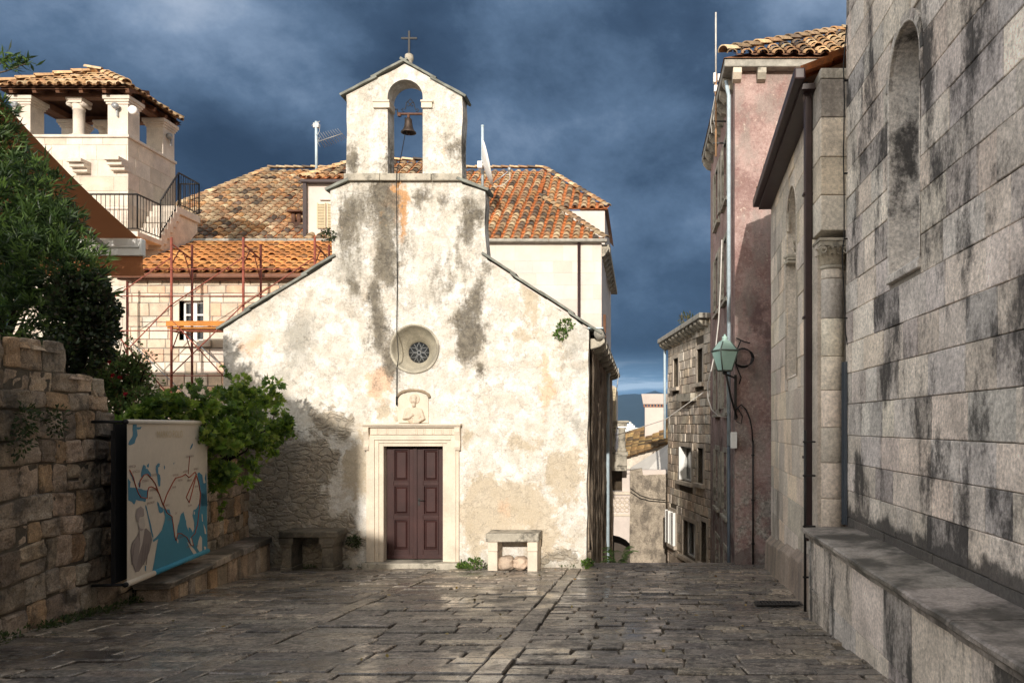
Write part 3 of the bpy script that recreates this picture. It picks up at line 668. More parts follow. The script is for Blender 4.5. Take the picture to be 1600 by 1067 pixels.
# ================================================================ the chapel (facade plane Y = 15)
FY = 15.0
def q2(px, py): p = P(px, py, FY); return (p.x, p.z)
CH = thing('stone_chapel', 'small weathered stone chapel with a bell gable and a brown double door', 'chapel', (q2(635, 885)[0], FY, 0))
def facade():
    Z = q2
    hw = 27.5 / 85.33; bx, bz = q2(633, 0)[0], q2(0, 152)[1]
    outer = [Z(352, 898), Z(350, 700), Z(349, 514), Z(430, 462), Z(519, 408), Z(517, 350), Z(516, 297), Z(541, 288), Z(541, 276), Z(542, 160), Z(541, 149), Z(632, 100), Z(722, 150), Z(722, 276), Z(722, 288), Z(758, 299), Z(757, 350), Z(761, 406), Z(850, 468), Z(920, 516), Z(918, 700), Z(916, 898)]
    outer = rough_line(outer, .16, .012, 3)
    belfry = [(bx - hw + .005, q2(0, 274)[1]), (bx + hw, q2(0, 274)[1])] + arc(bx, bz, hw, 0, 180, 16)
    ocu = arc(*q2(648, 545), .43, 0, 360, 40)[:-1]
    door = [q2(598, 898), q2(695, 898), q2(695, 696), q2(598, 696)]
    vs, fs = slab2d(outer, [belfry, ocu, door], .40)
    mb = MB(); mb.add([(x, FY + d, z) for x, z, d in vs], fs)
    mb.build('facade_wall', 'plaster', CH)
    # body behind it: two side walls and a back, under a gable of stone slabs
    x0, x1 = q2(352, 0)[0], q2(916, 0)[0] + .03; ze = q2(0, 528)[1]; xr = q2(635, 0)[0]; zr = q2(0, 345)[1]
    mb = MB(); mb.prism([(x0, 15.402, -3), (x1, 15.402, -3), (x1, 15.402, ze), (xr, 15.402, zr - .1), (x0, 15.402, ze)], (0, 11.7, 0))
    mb.box((x1 - .02, 15.2, -3), (x1 + .05, 15.52, .25))
    k, l = 150, 70; vs = []                                          # the lumpy right face, which the low sun grazes
    for j in range(l + 1):
        for i in range(k + 1):
            y_, z_ = 15.48 + 11.6 * i / k, -3 + (ze + 3) * j / l; q = V((y_ * 1.5, z_ * .55, 3)); d_ = .045 * noise.noise(q) + .035 * noise.noise(q * 2.7) + .02 * noise.noise(V((y_ * 9, z_ * 4, 1)))
            vs.append((x1 + .03 + d_, y_, z_))
    mb.add(vs, [(j * (k + 1) + i, j * (k + 1) + i + 1, (j + 1) * (k + 1) + i + 1, (j + 1) * (k + 1) + i) for j in range(l) for i in range(k)], (1, 1, 1), True)
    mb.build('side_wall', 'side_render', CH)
    mb = MB()
    for sx, xe in ((-1, x0), (1, x1)):
        a0, a1 = V((xe + sx * .25, 15.5, ze + .0)), V((xr, 15.5, zr + .06))
        k = 9
        for i in range(k):
            p, q = a0.lerp(a1, i / k), a0.lerp(a1, (i + 1.12) / k); yy = 15.5
            while yy < 27.2:
                y2 = min(27.25, yy + random.uniform(.5, .9)); o = random.uniform(0, .02)
                mb.hexa([(p.x, yy + .01, p.z + o + .03), (q.x, yy + .01, q.z + o - .02), (q.x, y2, q.z + o - .02), (p.x, y2, p.z + o + .03), (p.x, yy + .01, p.z + o + .075), (q.x, yy + .01, q.z + o + .03), (q.x, y2, q.z + o + .03), (p.x, y2, p.z + o + .075)], jit((1, 1, 1), .2)); yy = y2
    mb.build('roof', 'slab_stone', CH)
    # thin stone slabs capping the slopes of the facade
    def caps(pts, th, ov, k, name='verge_slab'):
        (ax, ay), (bx_, by_) = pts; a, b = V((*q2(ax, ay), 0)), V((*q2(bx_, by_), 0))
        d = (b - a).normalized(); nn = V((-d.y, d.x, 0)); nn = nn if nn.y > 0 else -nn; L = (b - a).length; m = MB()
        for i in range(k):
            s0, s1 = L * i / k - .03, L * (i + 1) / k + .07
            sub = 5
            t0 = (k - i) % 2 * .0 + .012 * i
            for j in range(sub):
                p = a + d * (s0 + (s1 - s0) * j / sub); q = a + d * (s0 + (s1 - s0) * (j + 1) / sub)
                r0, r1 = th * (1 + .25 * noise.noise(p * 5)), th * (1 + .25 * noise.noise(q * 5)); e0, e1 = ov + .03 * noise.noise(p * 4 + V((9, 0, 0))), ov + .03 * noise.noise(q * 4 + V((9, 0, 0)))
                lift = (.02 if i % 2 else 0) + (.012 * (1 - j / sub)); l2 = (.02 if i % 2 else 0) + .012 * (1 - (j + 1) / sub)
                A, B, C_, D = p + nn * lift, q + nn * l2, q + nn * (l2 + r1), p + nn * (lift + r0)
                m.hexa([(A.x, FY - e0, A.y), (B.x, FY - e1, B.y), (B.x, FY + .42, B.y), (A.x, FY + .42, A.y), (D.x, FY - e0, D.y), (C_.x, FY - e1, C_.y), (C_.x, FY + .42, C_.y), (D.x, FY + .42, D.y)], (1, 1, 1))
        m.build(name, 'slab_stone', CH)
    caps(((344, 515), (521, 405)), .04, .07, 4); caps(((937, 522), (757, 402)), .04, .07, 4)
    caps(((513, 299), (542, 286)), .05, .08, 1); caps(((761, 300), (720, 284)), .05, .08, 1)
    caps(((536, 151), (634, 99)), .04, .06, 2); caps(((725, 153), (630, 99)), .04, .06, 2)
    # pale moulded string course under the bell opening
    mb = MB(); a, b = q2(539, 284), q2(724, 273)
    xs = [a[0], a[0] + .66, a[0] + 1.02, a[0] + 1.6, b[0]]
    for p, q in zip(xs, xs[1:]): mb.box((p + .004, FY - .085, a[1]), (q - .004, FY + .44, b[1]))
    mb.build('string_course', 'old_limestone', CH, .012)
    for (p0, p1) in ((584, 608), (659, 676)):
        mb = MB(); a, b = q2(p0, 170), q2(p1, 161.5); mb.box((a[0], FY - .05, a[1]), (b[0] + (.0 if p0 > 600 else .02), FY + .3, b[1])); a2 = q2(p0 - 1, 161.3); mb.box((a2[0], FY - .065, a2[1]), (b[0] + .02, FY + .3, q2(0, 158)[1])); mb.build('impost', 'limestone', CH, .008)
    # finial and iron cross
    c = q2(637, 0)[0]; mb = MB(); h = q2(0, 100)[1]
    mb.lathe((c, FY + .1, h - .05), [(.055, 0), (.055, .12), (.062, .14), (.075, .16), (.08, .2), (.075, .25), (.05, .27)], 14); fin = mb.build('finial', 'old_limestone', CH)
    mb = MB(); zt = q2(0, 45)[1]; zb = h + .2; mb.box((c - .016, FY + .085, zb), (c + .016, FY + .115, zt)); za = q2(0, 56.5)[1]; mb.box((c - .145, FY + .083, za - .015), (c - .0165, FY + .113, za + .015)); mb.box((c + .0165, FY + .083, za - .015), (c + .145, FY + .113, za + .015))
    mb.build('iron_cross', 'iron', fin)
    # round window: splayed reveal, leaded flower
    cx, cz = q2(648, 545); gx, gz = q2(646, 548); mb = MB(); k = 40; vs = []; fs = []
    rings = [(.455, -.02, 0), (.445, -.04, 0), (.425, -.04, 0), (.41, -.01, .0), (.39, .05, .1), (.30, .22, .6), (.205, .345, 1), (.195, .395, 1)]
    for (r, dd, t) in rings:
        for j in range(k):
            a = 2 * math.pi * j / k; rr = r * (1 + .012 * noise.noise(V((math.cos(a) * 2, math.sin(a) * 2, dd * 5))))
            vs.append((cx + (gx - cx) * t + rr * math.cos(a), FY + dd, cz + (gz - cz) * t + rr * math.sin(a)))
    for i in range(len(rings) - 1):
        for j in range(k): fs.append((i * k + j, i * k + (j + 1) % k, (i + 1) * k + (j + 1) % k, (i + 1) * k + j))
    mb.add(vs, fs, (.9, .9, .86), True); rw = mb.build('round_window', 'old_limestone_light', CH, recalc=False)
    mb = MB(); mb.lathe((gx, FY + .388, gz), [(.21, 0), (.21, .008)], 32, 'y'); pane = mb.build('pane', 'dark_glass', rw)
    mb = MB(); c3 = V((gx, FY + .380, gz)); pt = lambda r, a: c3 + V((r * math.cos(R(a)), 0, r * math.sin(R(a))))
    for i in range(6):
        a = 60 * i + 30
        for sg in (-1, 1): mb.tube([pt(.03, a), pt(.085, a + sg * 27), pt(.115, a + sg * 20), pt(.19, a)], .0045, 5)
        mb.tube([pt(.105, a + 30), pt(.195, a + 30)], .004, 5)
    mb.tube([pt(.032, 30 * i) for i in range(13)], .006, 5); mb.build('lead_tracery', 'grey_metal', rw)
facade()

def doorway():
    a = q2(572, 885); L, Rr = q2(574, 0)[0], q2(718, 0)[0]; dl, dr = q2(600, 0)[0], q2(692.5, 0)[0]; zt, zb = q2(0, 697)[1], q2(0, 875)[1]
    mb = MB()
    steps = [(574, 718, 679, .055), (578, 714, 681, .075), (586, 706.5, 688, .05), (592, 700, 693, .03)]      # nested fascias
    edges = [574, 579, 587, 593, 600]; prd = [.06, .085, .055, .03]
    er = [718, 713.5, 706, 699.5, 692.5]; et = [679.5, 682, 687, 692, 697]
    for i in range(4):
        p, q, r, s_ = q2(edges[i], 0)[0], q2(edges[i + 1], 0)[0], q2(er[i + 1], 0)[0], q2(er[i], 0)[0]; z1, z0 = q2(0, et[i])[1], q2(0, et[i + 1])[1]; y = FY - prd[i]; g = .001 * i
        mb.box((p, y, zb - .02), (q, FY + .16, z1), (1, 1, 1)); mb.box((r, y, zb - .02), (s_, FY + .16, z1)); mb.box((q + .0005, y - .0005, z0), (r - .0005, FY + .16, z1 - .0005))
    f = mb.build('door_frame', 'limestone', CH, .004)
    mb = MB(); z0, z1 = q2(0, 679)[1], q2(0, 667.5)[1]; mb.box((q2(580, 0)[0], FY - .06, z0 + .002), (q2(712, 0)[0], FY + .1, z1))
    for px in (590, 604, 620, 650, 662, 676, 690, 703): mb.box((q2(px, 0)[0], FY - .072, z0 + .01), (q2(px + 1.4, 0)[0], FY - .05, z1 - .004)); mb.box((q2(px + 2.6, 0)[0], FY - .072, z0 + .01), (q2(px + 4, 0)[0], FY - .05, z1 - .004))
    mb.build('frieze', 'limestone', f, .003)
    mb = MB(); mb.box((q2(569.5, 0)[0], FY - .13, q2(0, 667.3)[1]), (q2(721, 0)[0], FY + .1, q2(0, 664.8)[1])); mb.box((q2(568, 0)[0], FY - .17, q2(0, 664.6)[1]), (q2(722.5, 0)[0], FY + .1, q2(0, 661.8)[1]))
    mb.build('cornice', 'limestone', f, .006)
    for px in (570.5, 712.2):
        mb = MB(); x0 = q2(px, 0)[0]; x1 = q2(px + 8.5, 0)[0]
        prof = [(-.02, 667.5), (-.14, 667.5), (-.145, 674), (-.11, 681), (-.085, 688), (-.095, 694), (-.12, 698), (-.10, 703), (-.06, 703.5), (-.02, 701)]
        mb.prism([(x0, FY + d_, q2(0, y)[1]) for d_, y in prof], (x1 - x0, 0, 0)); mb.build('console', 'limestone', f, .006)
    mb = MB(); mb.box((q2(571, 0)[0], FY - .22, -.25), (q2(722, 0)[0], FY + .3, zb - .02)); mb.build('threshold', 'old_limestone', f, .015)
    # the two leaves
    mid = (dl + dr) / 2; yd = FY + .17
    for i, (p, q) in enumerate(((dl, mid - .004), (mid + .004, dr))):
        mb = MB(); st = .125; rz = [(701.5, 753), (759, 806), (812, 862)]
        zs = [zb] + [z for a_, b_ in reversed(rz) for z in (q2(0, b_)[1], q2(0, a_)[1])] + [zt + .01]
        mb.box((p, yd, zb), (p + st, yd + .05, zt + .01)); mb.box((q - st, yd, zb), (q, yd + .05, zt + .01))
        for k in range(0, len(zs), 2): mb.box((p + st + .0005, yd + .0015, zs[k]), (q - st - .0005, yd + .05, zs[k + 1]))
        if i == 0: mb.box((q - .045, yd - .028, zb), (q + .028, yd - .001, zt + .005))
        mb.box((p + .002, yd - .02, zb + .001), (q - (.05 if i == 0 else .034) if i == 0 else q - .002, yd - .001, zb + .075)) if i == 0 else mb.box((p + .034, yd - .02, zb + .001), (q - .002, yd - .001, zb + .075))
        leaf_ = mb.build('door_leaf', 'door_wood', f, .006)
        for (a_, b_) in rz:
            z1, z0 = q2(0, a_)[1], q2(0, b_)[1]; xa, xb = p + st, q - st; mb = MB(); m1, m2 = .018, .065
            rect = lambda d_, i_: [(xa + i_, yd + d_, z0 + i_), (xb - i_, yd + d_, z0 + i_), (xb - i_, yd + d_, z1 - i_), (xa + i_, yd + d_, z1 - i_)]
            vs = rect(-.016, .0) + rect(-.016, m1) + rect(.026, m1 + .012) + rect(.026, m1 + .02) + rect(-.006, m2); vs += rect(.04, .0)
            fs = []
            for k in range(4):
                for j in range(4): fs.append((k * 4 + j, k * 4 + (j + 1) % 4, (k + 1) * 4 + (j + 1) % 4, (k + 1) * 4 + j))
            fs.append((16, 17, 18, 19)); fs += [(j, 20 + j, 20 + (j + 1) % 4, (j + 1) % 4) for j in range(4)]
            mb.add(vs, fs); mb.build('panel', 'door_wood', leaf_, .002)
    hz = q2(0, 782)[1]; mb = MB(); hx = mid + .055; mb.box((hx - .016, yd - .012, hz - .10), (hx + .016, yd, hz + .035)); mb.tube([(hx, yd, hz), (hx, yd - .05, hz), (hx + .02, yd - .055, hz), (hx + .11, yd - .05, hz - .012)], .009, 6)
    mb.build('handle', 'iron', leaf_)
doorway()

def relief():
    mb = MB(); x0, x1 = q2(623, 0)[0], q2(670, 0)[0]; z0, z1 = q2(0, 663)[1] + .03, q2(0, 624)[1]; xm = (x0 + x1) / 2; hw = (x1 - x0) / 2
    out = [(x0, z0), (x1, z0)] + arc(xm, z1, hw, 0, 180, 14, .12)
    vs, fs = slab2d(out, [], .07); mb.add([(x, FY - .035 + d_, z) for x, z, d_ in vs], fs); pl = mb.build('relief_plaque', 'limestone', CH, .006)
    mb = MB(); top = arc(xm, z1 + .03, hw + .02, 0, 180, 16, .14)
    mb.tube([(x, FY - .02, z) for x, z in top], [.022 + .012 * random.random() for _ in top], 6, (.7, .6, .5)); mb.build('plaster_rim', 'old_limestone', pl)
    # bust of a saint in low relief: halo, head, shoulders, forearms, book
    mb = MB(); y = FY - .04; c = lambda px, py: V((q2(px, 0)[0], y, q2(0, py)[1]))
    mb.lathe(c(648.5, 623) + V((0, .01, 0)), [(.098, 0), (.098, -.02), (.088, -.025)], 22, 'y')
    mb.ell(c(648, 626) + V((0, -.03, 0)), (.05, .045, .065)); mb.ell(c(648, 621) + V((0, -.025, 0)), (.057, .045, .05)); mb.ell(c(648, 633) + V((0, -.035, 0)), (.034, .035, .04)); mb.ell(c(648, 627.5) + V((0, -.075, 0)), (.010, .014, .02))
    mb.ell(c(648, 649) + V((0, .0, 0)), (.155, .055, .16)); mb.ell(c(639, 645) + V((0, -.01, 0)), (.075, .05, .10)); mb.ell(c(657, 646) + V((0, -.01, 0)), (.07, .05, .10))
    mb.tube([c(637, 642) + V((0, -.03, 0)), c(634, 654) + V((0, -.035, 0)), c(641, 652) + V((0, -.06, 0)), c(648, 647) + V((0, -.07, 0))], [.036, .042, .034, .026], 10)
    mb.tube([c(659, 643) + V((0, -.03, 0)), c(663, 654) + V((0, -.035, 0)), c(656, 658) + V((0, -.05, 0)), c(650, 656) + V((0, -.06, 0))], [.034, .04, .032, .024], 10)
    mb.box(c(647, 661) + V((0, -.075, 0)), c(657, 652) + V((0, .0, 0)))
    for i in range(5): mb.tube([c(638 + i * 4, 640 + i % 2), c(639 + i * 3.6, 652), c(640 + i * 4, 661)], .012, 5)
    o = mb.build('saint_figure', 'limestone_plain', pl, recalc=True)
    md = o.modifiers.new('merge', 'REMESH'); md.mode = 'VOXEL'; md.voxel_size = .008; md.use_smooth_shade = True
relief()

def chapel_extras():
    # corbels and stone gutter along the right eave
    x1 = q2(916, 0)[0] + .03; ze = q2(0, 528)[1]; y = 15.1; i = 0
    while y < 25.5:
        mb = MB(); pr = [(x1 + .04, ze + .0), (x1 + .30, ze), (x1 + .31, ze - .07), (x1 + .22, ze - .15), (x1 + .04, ze - .20)]
        mb.prism([(x, y, z) for x, z in pr], (0, .24, 0)); mb.build('corbel', 'old_limestone', CH, .02); y += 1.15
    mb = MB(); yy = 14.96
    while yy < 26.5:
        L = random.uniform(1.0, 1.5); mb.lathe((x1 + .2, yy, ze + .075), [(.09, 0), (.09, L - .01)], 14, 'y'); yy += L
    mb.build('stone_gutter', 'stone_gutter', CH)
    mb = MB(); mb.box((x1 + .0, 14.98, ze + .17), (x1 + .28, 16.2, ze + .195)); mb.build('flashing', 'zinc', CH)
    mb = MB(); mb.tube([(-.80, 22.4, ze), (-.88, 22.4, ze - .3), (-.88, 22.4, -4)], .05, 10); mb.build('downpipe', 'zinc', CH)
    # bell
    bx = q2(633.5, 0)[0]; by = FY + .2; hz = q2(0, 172)[1]
    B = thing('church_bell', 'small dark bronze bell hanging on an iron yoke in the gable opening', 'bell', (bx, by, q2(0, 203)[1]))
    mb = MB(); k = 1 / 85.33; zt = q2(0, 178.5)[1]; h = 23.5 * k
    mb.lathe((bx, by, zt), [(.0, .0), (.045, -.005), (.062, -.03), (.068, -.09), (.082, -h * .62), (.105, -h * .82), (.138, -h * .94), (.14, -h), (.125, -h), (.09, -h * .8), (.06, -.08), (0, -.05)], 28); mb.build('bell_body', 'bronze', B)
    mb = MB(); mb.tube([(bx, by, zt - h * .6), (bx + .004, by, zt - h * 1.06)], .008, 6); mb.ell((bx + .004, by, zt - h * 1.06), (.02, .02, .025), 10); mb.build('clapper', 'rusty_iron', B)
    mb = MB(); mb.box((q2(617, 0)[0], by - .022, hz - .016), (q2(657, 0)[0], by + .022, hz + .016)); mb.box((bx - .02, by - .02, zt - .005), (bx + .02, by + .02, hz - .0165))
    for px in (616.5, 655.5): mb.box((q2(px, 0)[0], by - .03, hz - .045), (q2(px + 5, 0)[0], by + .03, hz + .02))
    mb.build('headstock', 'rusty_iron', B)
    mb = MB(); g = lambda px, py: V((q2(px, 0)[0], by, q2(0, py)[1]))
    mb.tube([g(627, 168), g(624, 168), g(622.5, 165.5), g(625, 163.5), g(628, 165), g(629.5, 160), g(630, 154), g(633, 153), g(636, 157), g(639, 160), g(640.5, 158)], .008, 5)
    mb.tube([g(645, 168), g(648, 168), g(649.5, 165.5), g(647, 163.5), g(645, 166), g(643, 160), g(642, 155), g(639.5, 153.5), g(636, 157), g(633.5, 160), g(632, 158.5)], .008, 5)
    mb.tube([g(630.5, 154), g(633.5, 151), g(636.5, 148), g(639, 151), g(642, 154.5)], .007, 5); mb.build('scrollwork', 'iron', B)
    mb = MB(); mb.tube([g(612, 165), g(615.5, 164.5), g(616.5, 172), g(618, 176)], .012, 5); mb.build('bracket', 'iron', B); mb = MB(); mb.tube([g(660, 164.5), g(657.5, 165), g(657.5, 175)], .012, 5); mb.build('bracket', 'iron', B)
    # bell rope down the facade
    mb = MB(); yf = FY - .105; h = lambda px, py, y: V((q2(px, 0)[0], y, q2(0, py)[1]))
    mb.tube([h(628, 177, by), h(628.5, 205, by - .02), h(625, 240, by - .12), h(622.5, 272, yf), h(622, 300, yf), h(621.7, 450, FY - .04), h(621.5, 515, FY - .08), h(624, 540, FY - .1), h(625, 560, FY - .09), h(621.5, 575, FY - .06), h(621, 620, FY - .05)], .0075, 5)
    mb.tube([h(621, 620, FY - .05), h(621, 633, FY - .05)], .018, 6)
    tag(mb.build('bell_rope', 'cable'), 'thin dark bell rope running down the chapel front past the round window', 'rope')
chapel_extras()

# ---- benches against the chapel
def bench(name, label, x0, x1, pads, zt, mat, carved, y0=14.42, th=.15, tn=(1, 1, 1)):
    T = thing(name, label, 'bench', ((x0 + x1) / 2, y0 + .25, zg(y0)), 'stone benches against the chapel front')
    mb = MB(); 
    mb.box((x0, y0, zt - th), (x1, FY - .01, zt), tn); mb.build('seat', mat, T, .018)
    for (a, b) in pads:
        mb = MB(); zb = zg(y0) - .05
        if carved:
            mb.box((a, y0 + .03, zb), (b, FY - .05, zb + .10)); mb.box((a + .02, y0 + .05, zb + .1), (b - .02, FY - .05, zt - th - .17)); mb.box((a + .045, y0 + .04, zb + .14), (b - .045, FY - .05, zt - th - .2)); mb.box((a + .005, y0 + .03, zt - th - .17), (b - .005, FY - .05, zt - th - .12)); mb.box((a - .02, y0 + .02, zt - th - .12), (b + .02, FY - .05, zt - th - .002))
        else: mb.box((a, y0 + .03, zb), (b, FY - .05, zt - th - .175)); mb.box((a - .004, y0 + .026, zt - th - .172), (b + .004, FY - .05, zt - th - .002))
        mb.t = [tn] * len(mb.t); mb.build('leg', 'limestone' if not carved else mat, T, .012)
fx = lambda px, y=14.45: (px - 1000) * y / F
bench('stone_bench', 'pale stone bench in the sun right of the chapel door', fx(759), fx(842), [(fx(762), fx(777)), (fx(824), fx(839.5))], EZ - (833 - 665) * 14.45 / F, 'old_limestone', False)
bench('stone_bench', 'stone bench with carved legs, coloured darker for shade, left of the chapel door', fx(436), fx(526), [(fx(437), fx(456)), (fx(500), fx(521))], EZ - (830 - 665) * 14.45 / F, 'ledge_top', True, th=.11, tn=(.5, .48, .42))  # stone toned down to deepen the shade this bench sits in
def rock(px, wd, ht, label, seed, tone):
    bm = bmesh.new(); bmesh.ops.create_icosphere(bm, subdivisions=4, radius=1); c = P(px, 893, 14.62)
    vs = []
    for v in bm.verts:
        q = v.co.copy(); q = V((math.copysign(abs(q.x) ** .7, q.x), math.copysign(abs(q.y) ** .7, q.y), math.copysign(abs(q.z) ** .8, q.z)))
        q *= 1 + .22 * noise.noise(q * 1.6 + V((seed, 0, 0))) + .07 * noise.noise(q * 5 + V((seed, 0, 0)))
        vs.append((c.x + q.x * wd / 2, 14.7 + q.y * .16, zg(14.6) + ht * .45 + q.z * ht / 2))
    mb = MB(); mb.add(vs, [tuple(v.index for v in f.verts) for f in bm.faces], tone, True); bm.free()
    tag(mb.build('rock', 'house_stone'), label, 'rock', 'loose rocks under the sunny bench')
rock(789, .30, .25, 'loose rock under the sunny bench, on its left side', 3, (.8, .72, .66)); rock(813, .27, .24, 'loose rock under the sunny bench, on its right side', 8, (.85, .75, .68))

# ================================================================ the right side: the big church, its annex and ledge
WX = 2.39
CHU = thing('stone_church', 'tall grey ashlar church wall with an arched window recess, on the right', 'church', (WX, 7, 1))
GREYS = ((1, 1, 1), (.9, .89, .88), (1.12, 1.09, 1.05), (.78, .78, .80), (1.05, .98, .92), (.95, .9, .84), (1.2, 1.15, 1.1), (1.0, .95, .9), (.85, .83, .82), (1.0, .97, .93), (.95, .92, .88), (1.1, 1.05, 1.0), (.7, .69, .69))
def annex_x(Y): return 1.682 + .0477 * Y
def nave():
    za = 1.2; H = EZ + 6.02 - 1.2; Yn, Yf = 2.2, 9.5                       # u runs along +Y
    u0, u1 = 7.0 - Yn, 7.86 - Yn; zs = EZ + 1.44; zsp = EZ + 3.20; rr = (u1 - u0) / 2; uc = (u0 + u1) / 2
    mb = MB(); holes = [(u0, u1, zs - za, zsp - za + .02)] + [(uc - rr * math.cos(t), uc + rr * math.cos(t), zsp - za + rr * math.sin(t) - .12, zsp - za + rr * math.sin(t + .001)) for t in (.3, .6, .9, 1.2)]
    holes.append((uc - rr * .7, uc + rr * .7, zsp - za, zsp - za + rr * .72)); holes.append((uc - rr * .4, uc + rr * .4, zsp - za, zsp - za + rr * .93))
    ashlar(mb, (WX, Yn, za), (0, 1, 0), (-1, 0, 0), Yf - Yn, H, (.27, .38), (.30, .84), .006, .03, .006, GREYS, .10, holes, .005, tilt=.010)
    mb.build('wall_blocks', 'ashlar_grey', CHU, recalc=False)
    hole = [(u1 - .001, zs), (u1 - .001, zsp)] + [(uc + rr * math.cos(R(a)), zsp + rr * math.sin(R(a))) for a in range(9, 180, 9)] + [(u0, zsp), (u0, zs)]
    vs, fs = slab2d([(0, -3), (Yf - Yn - .01, -3), (Yf - Yn - .01, za + H), (0, za + H)], [hole], .5)
    mb = MB(); mb.add([(WX + .022 + d_, Yn + u, z) for u, z, d_ in vs], fs)
    mb.box((WX + .53, Yn, -3), (WX + 6, Yf - .01, za + H)); mb.build('wall_core', 'mortar', CHU)
    # window recess: plain stone reveals, a half-round head, a sloping sill
    mb = MB(); pr = [(u0, zs), (u0, zsp)] + [(uc - rr * math.cos(R(a)), zsp + rr * math.sin(R(a))) for a in range(10, 180, 10)] + [(u1, zsp), (u1, zs)]
    dd = [-.012, .0, .16, .34]; sc_ = [1.03, 1.0, .93, .80]; vs = []; fs = []; m = len(pr)
    for d_, s_ in zip(dd, sc_):
        for u, z in pr: vs.append((WX + d_, Yn + uc + (u - uc) * s_, z if s_ >= 1 else zsp + (z - zsp) * (1 - (1 - s_) * .35)))
    for i in range(len(dd) - 1):
        for j in range(m - 1): fs.append((i * m + j, i * m + j + 1, (i + 1) * m + j + 1, (i + 1) * m + j))
    mb.add(vs, fs, smooth=False); win = mb.build('window_recess', 'ashlar_grey', CHU, recalc=False)
    md = win.modifiers.new('thick', 'SOLIDIFY'); md.thickness = .01
    mb = MB(); mb.prism([(WX + .345, Yn + uc + (u - uc) * 1.3, z) for u, z in pr], (.05, 0, 0), (.5, .49, .48)); mb.build('infill', 'ashlar_grey', win)  # infill toned darker to stand in for the shade inside the recess
    mb = MB(); mb.prism([(WX - .03, Yn + u0 - .02, zs - .09), (WX - .03, Yn + u0 - .02, zs - .02), (WX + .40, Yn + u0 - .02, zs + .26), (WX + .40, Yn + u0 - .02, zs - .09)], (0, u1 - u0 + .04, 0)); mb.build('sill', 'ashlar_grey', win, .01)
    # thin arch ring
    mb = MB(); k = 11
    for i in range(k):
        a0, a1 = R(180 * i / k + .6), R(180 * (i + 1) / k - .6); q = []
        for (r, x) in ((rr * .99, WX - .006), (rr * 1.22, WX - .006), (rr * .99, WX + .03), (rr * 1.22, WX + .03)):
            q.append([(x, Yn + uc + r * math.cos(a), zsp + r * math.sin(a)) for a in (a0, a1)])
        mb.hexa([q[0][0], q[0][1], q[1][1], q[1][0], q[2][0], q[2][1], q[3][1], q[3][0]], jit(random.choice(GREYS), .12))
    mb.build('arch_ring', 'ashlar_grey', win)
    # corner pilaster with a half column and a leafy capital
    mb = MB(); px0, px1 = 2.10, WX + .3; y0 = 9.52; z = 1.3; zc = EZ + (665 - 372) * y0 / F
    while z < EZ + 4.14:
        h = min(random.uniform(.36, .46), EZ + 4.16 - z); 
        if z < zc - .32: pass
        else: mb.box((px0, y0, z + .003), (px1, y0 + .5, z + h - .004), jit(random.choice(GREYS), .14))
        z += h
    pil = mb.build('pilaster', 'ashlar_warm', CHU, .012)
    mb = MB(); cx, cy = 2.265, y0 + .16; z = 1.3
    while z < zc - .34:
        h = min(random.uniform(.38, .48), zc - .33 - z); mb.lathe((cx, cy, z), [(.133, .003), (.137, .012), (.137, h - .012), (.133, h - .003)], 24, tone=jit(random.choice(GREYS), .12)); z += h
    mb.box((px0 - .01, y0 + .13, 1.3), (px1, y0 + .5, zc - .02), (.8, .78, .76)); mb.build('half_column', 'ashlar_warm', CHU)
    mb = MB(); zb = zc - .35; mb.lathe((cx, cy, zb), [(.14, 0), (.155, .015), (.155, .035), (.138, .05), (.135, .06), (.14, .14), (.155, .22), (.175, .27)], 24); mb.box((cx - .17, cy - .17, zc - .085), (cx + .17, cy + .2, zc - .03)); mb.box((cx - .185, cy - .185, zc - .03), (cx + .185, cy + .2, zc + .0))
    for i in range(9):
        for lev, (r0, zz, hh) in enumerate(((.14, zb + .05, .12), (.145, zb + .13, .12))):
            a = R(180 + 20 * i + 10 * lev); d_ = V((math.cos(a), math.sin(a), 0)); s_ = V((-d_.y, d_.x, 0)); c = V((cx, cy, zz))
            vs = []
            for t, o, wd in ((0, 0, .022), (.5, .008, .03), (.85, .03, .024), (1, .052, .012), (.9, .06, .004)):
                for sg in (-1, 0, 1): vs.append(c + d_ * (r0 + o + (.01 if sg == 0 else 0)) + s_ * wd * sg + V((0, 0, hh * t)))
            fs = [(3 * q + e, 3 * q + e + 1, 3 * q + e + 4, 3 * q + e + 3) for q in range(4) for e in range(2)]; mb.add(vs, fs, (.9, .86, .8), True)
    for sx in (-1, 1):
        pts = [V((cx + sx * (.135 + .045 * math.cos(R(t)) * (1 - t / 900)), cy - .16, zc - .14 + .045 * math.sin(R(t)) * (1 - t / 900))) for t in range(0, 540, 30)]; mb.tube(pts, .013, 6)
    mb.build('capital', 'old_limestone', CHU, recalc=True)
nave()

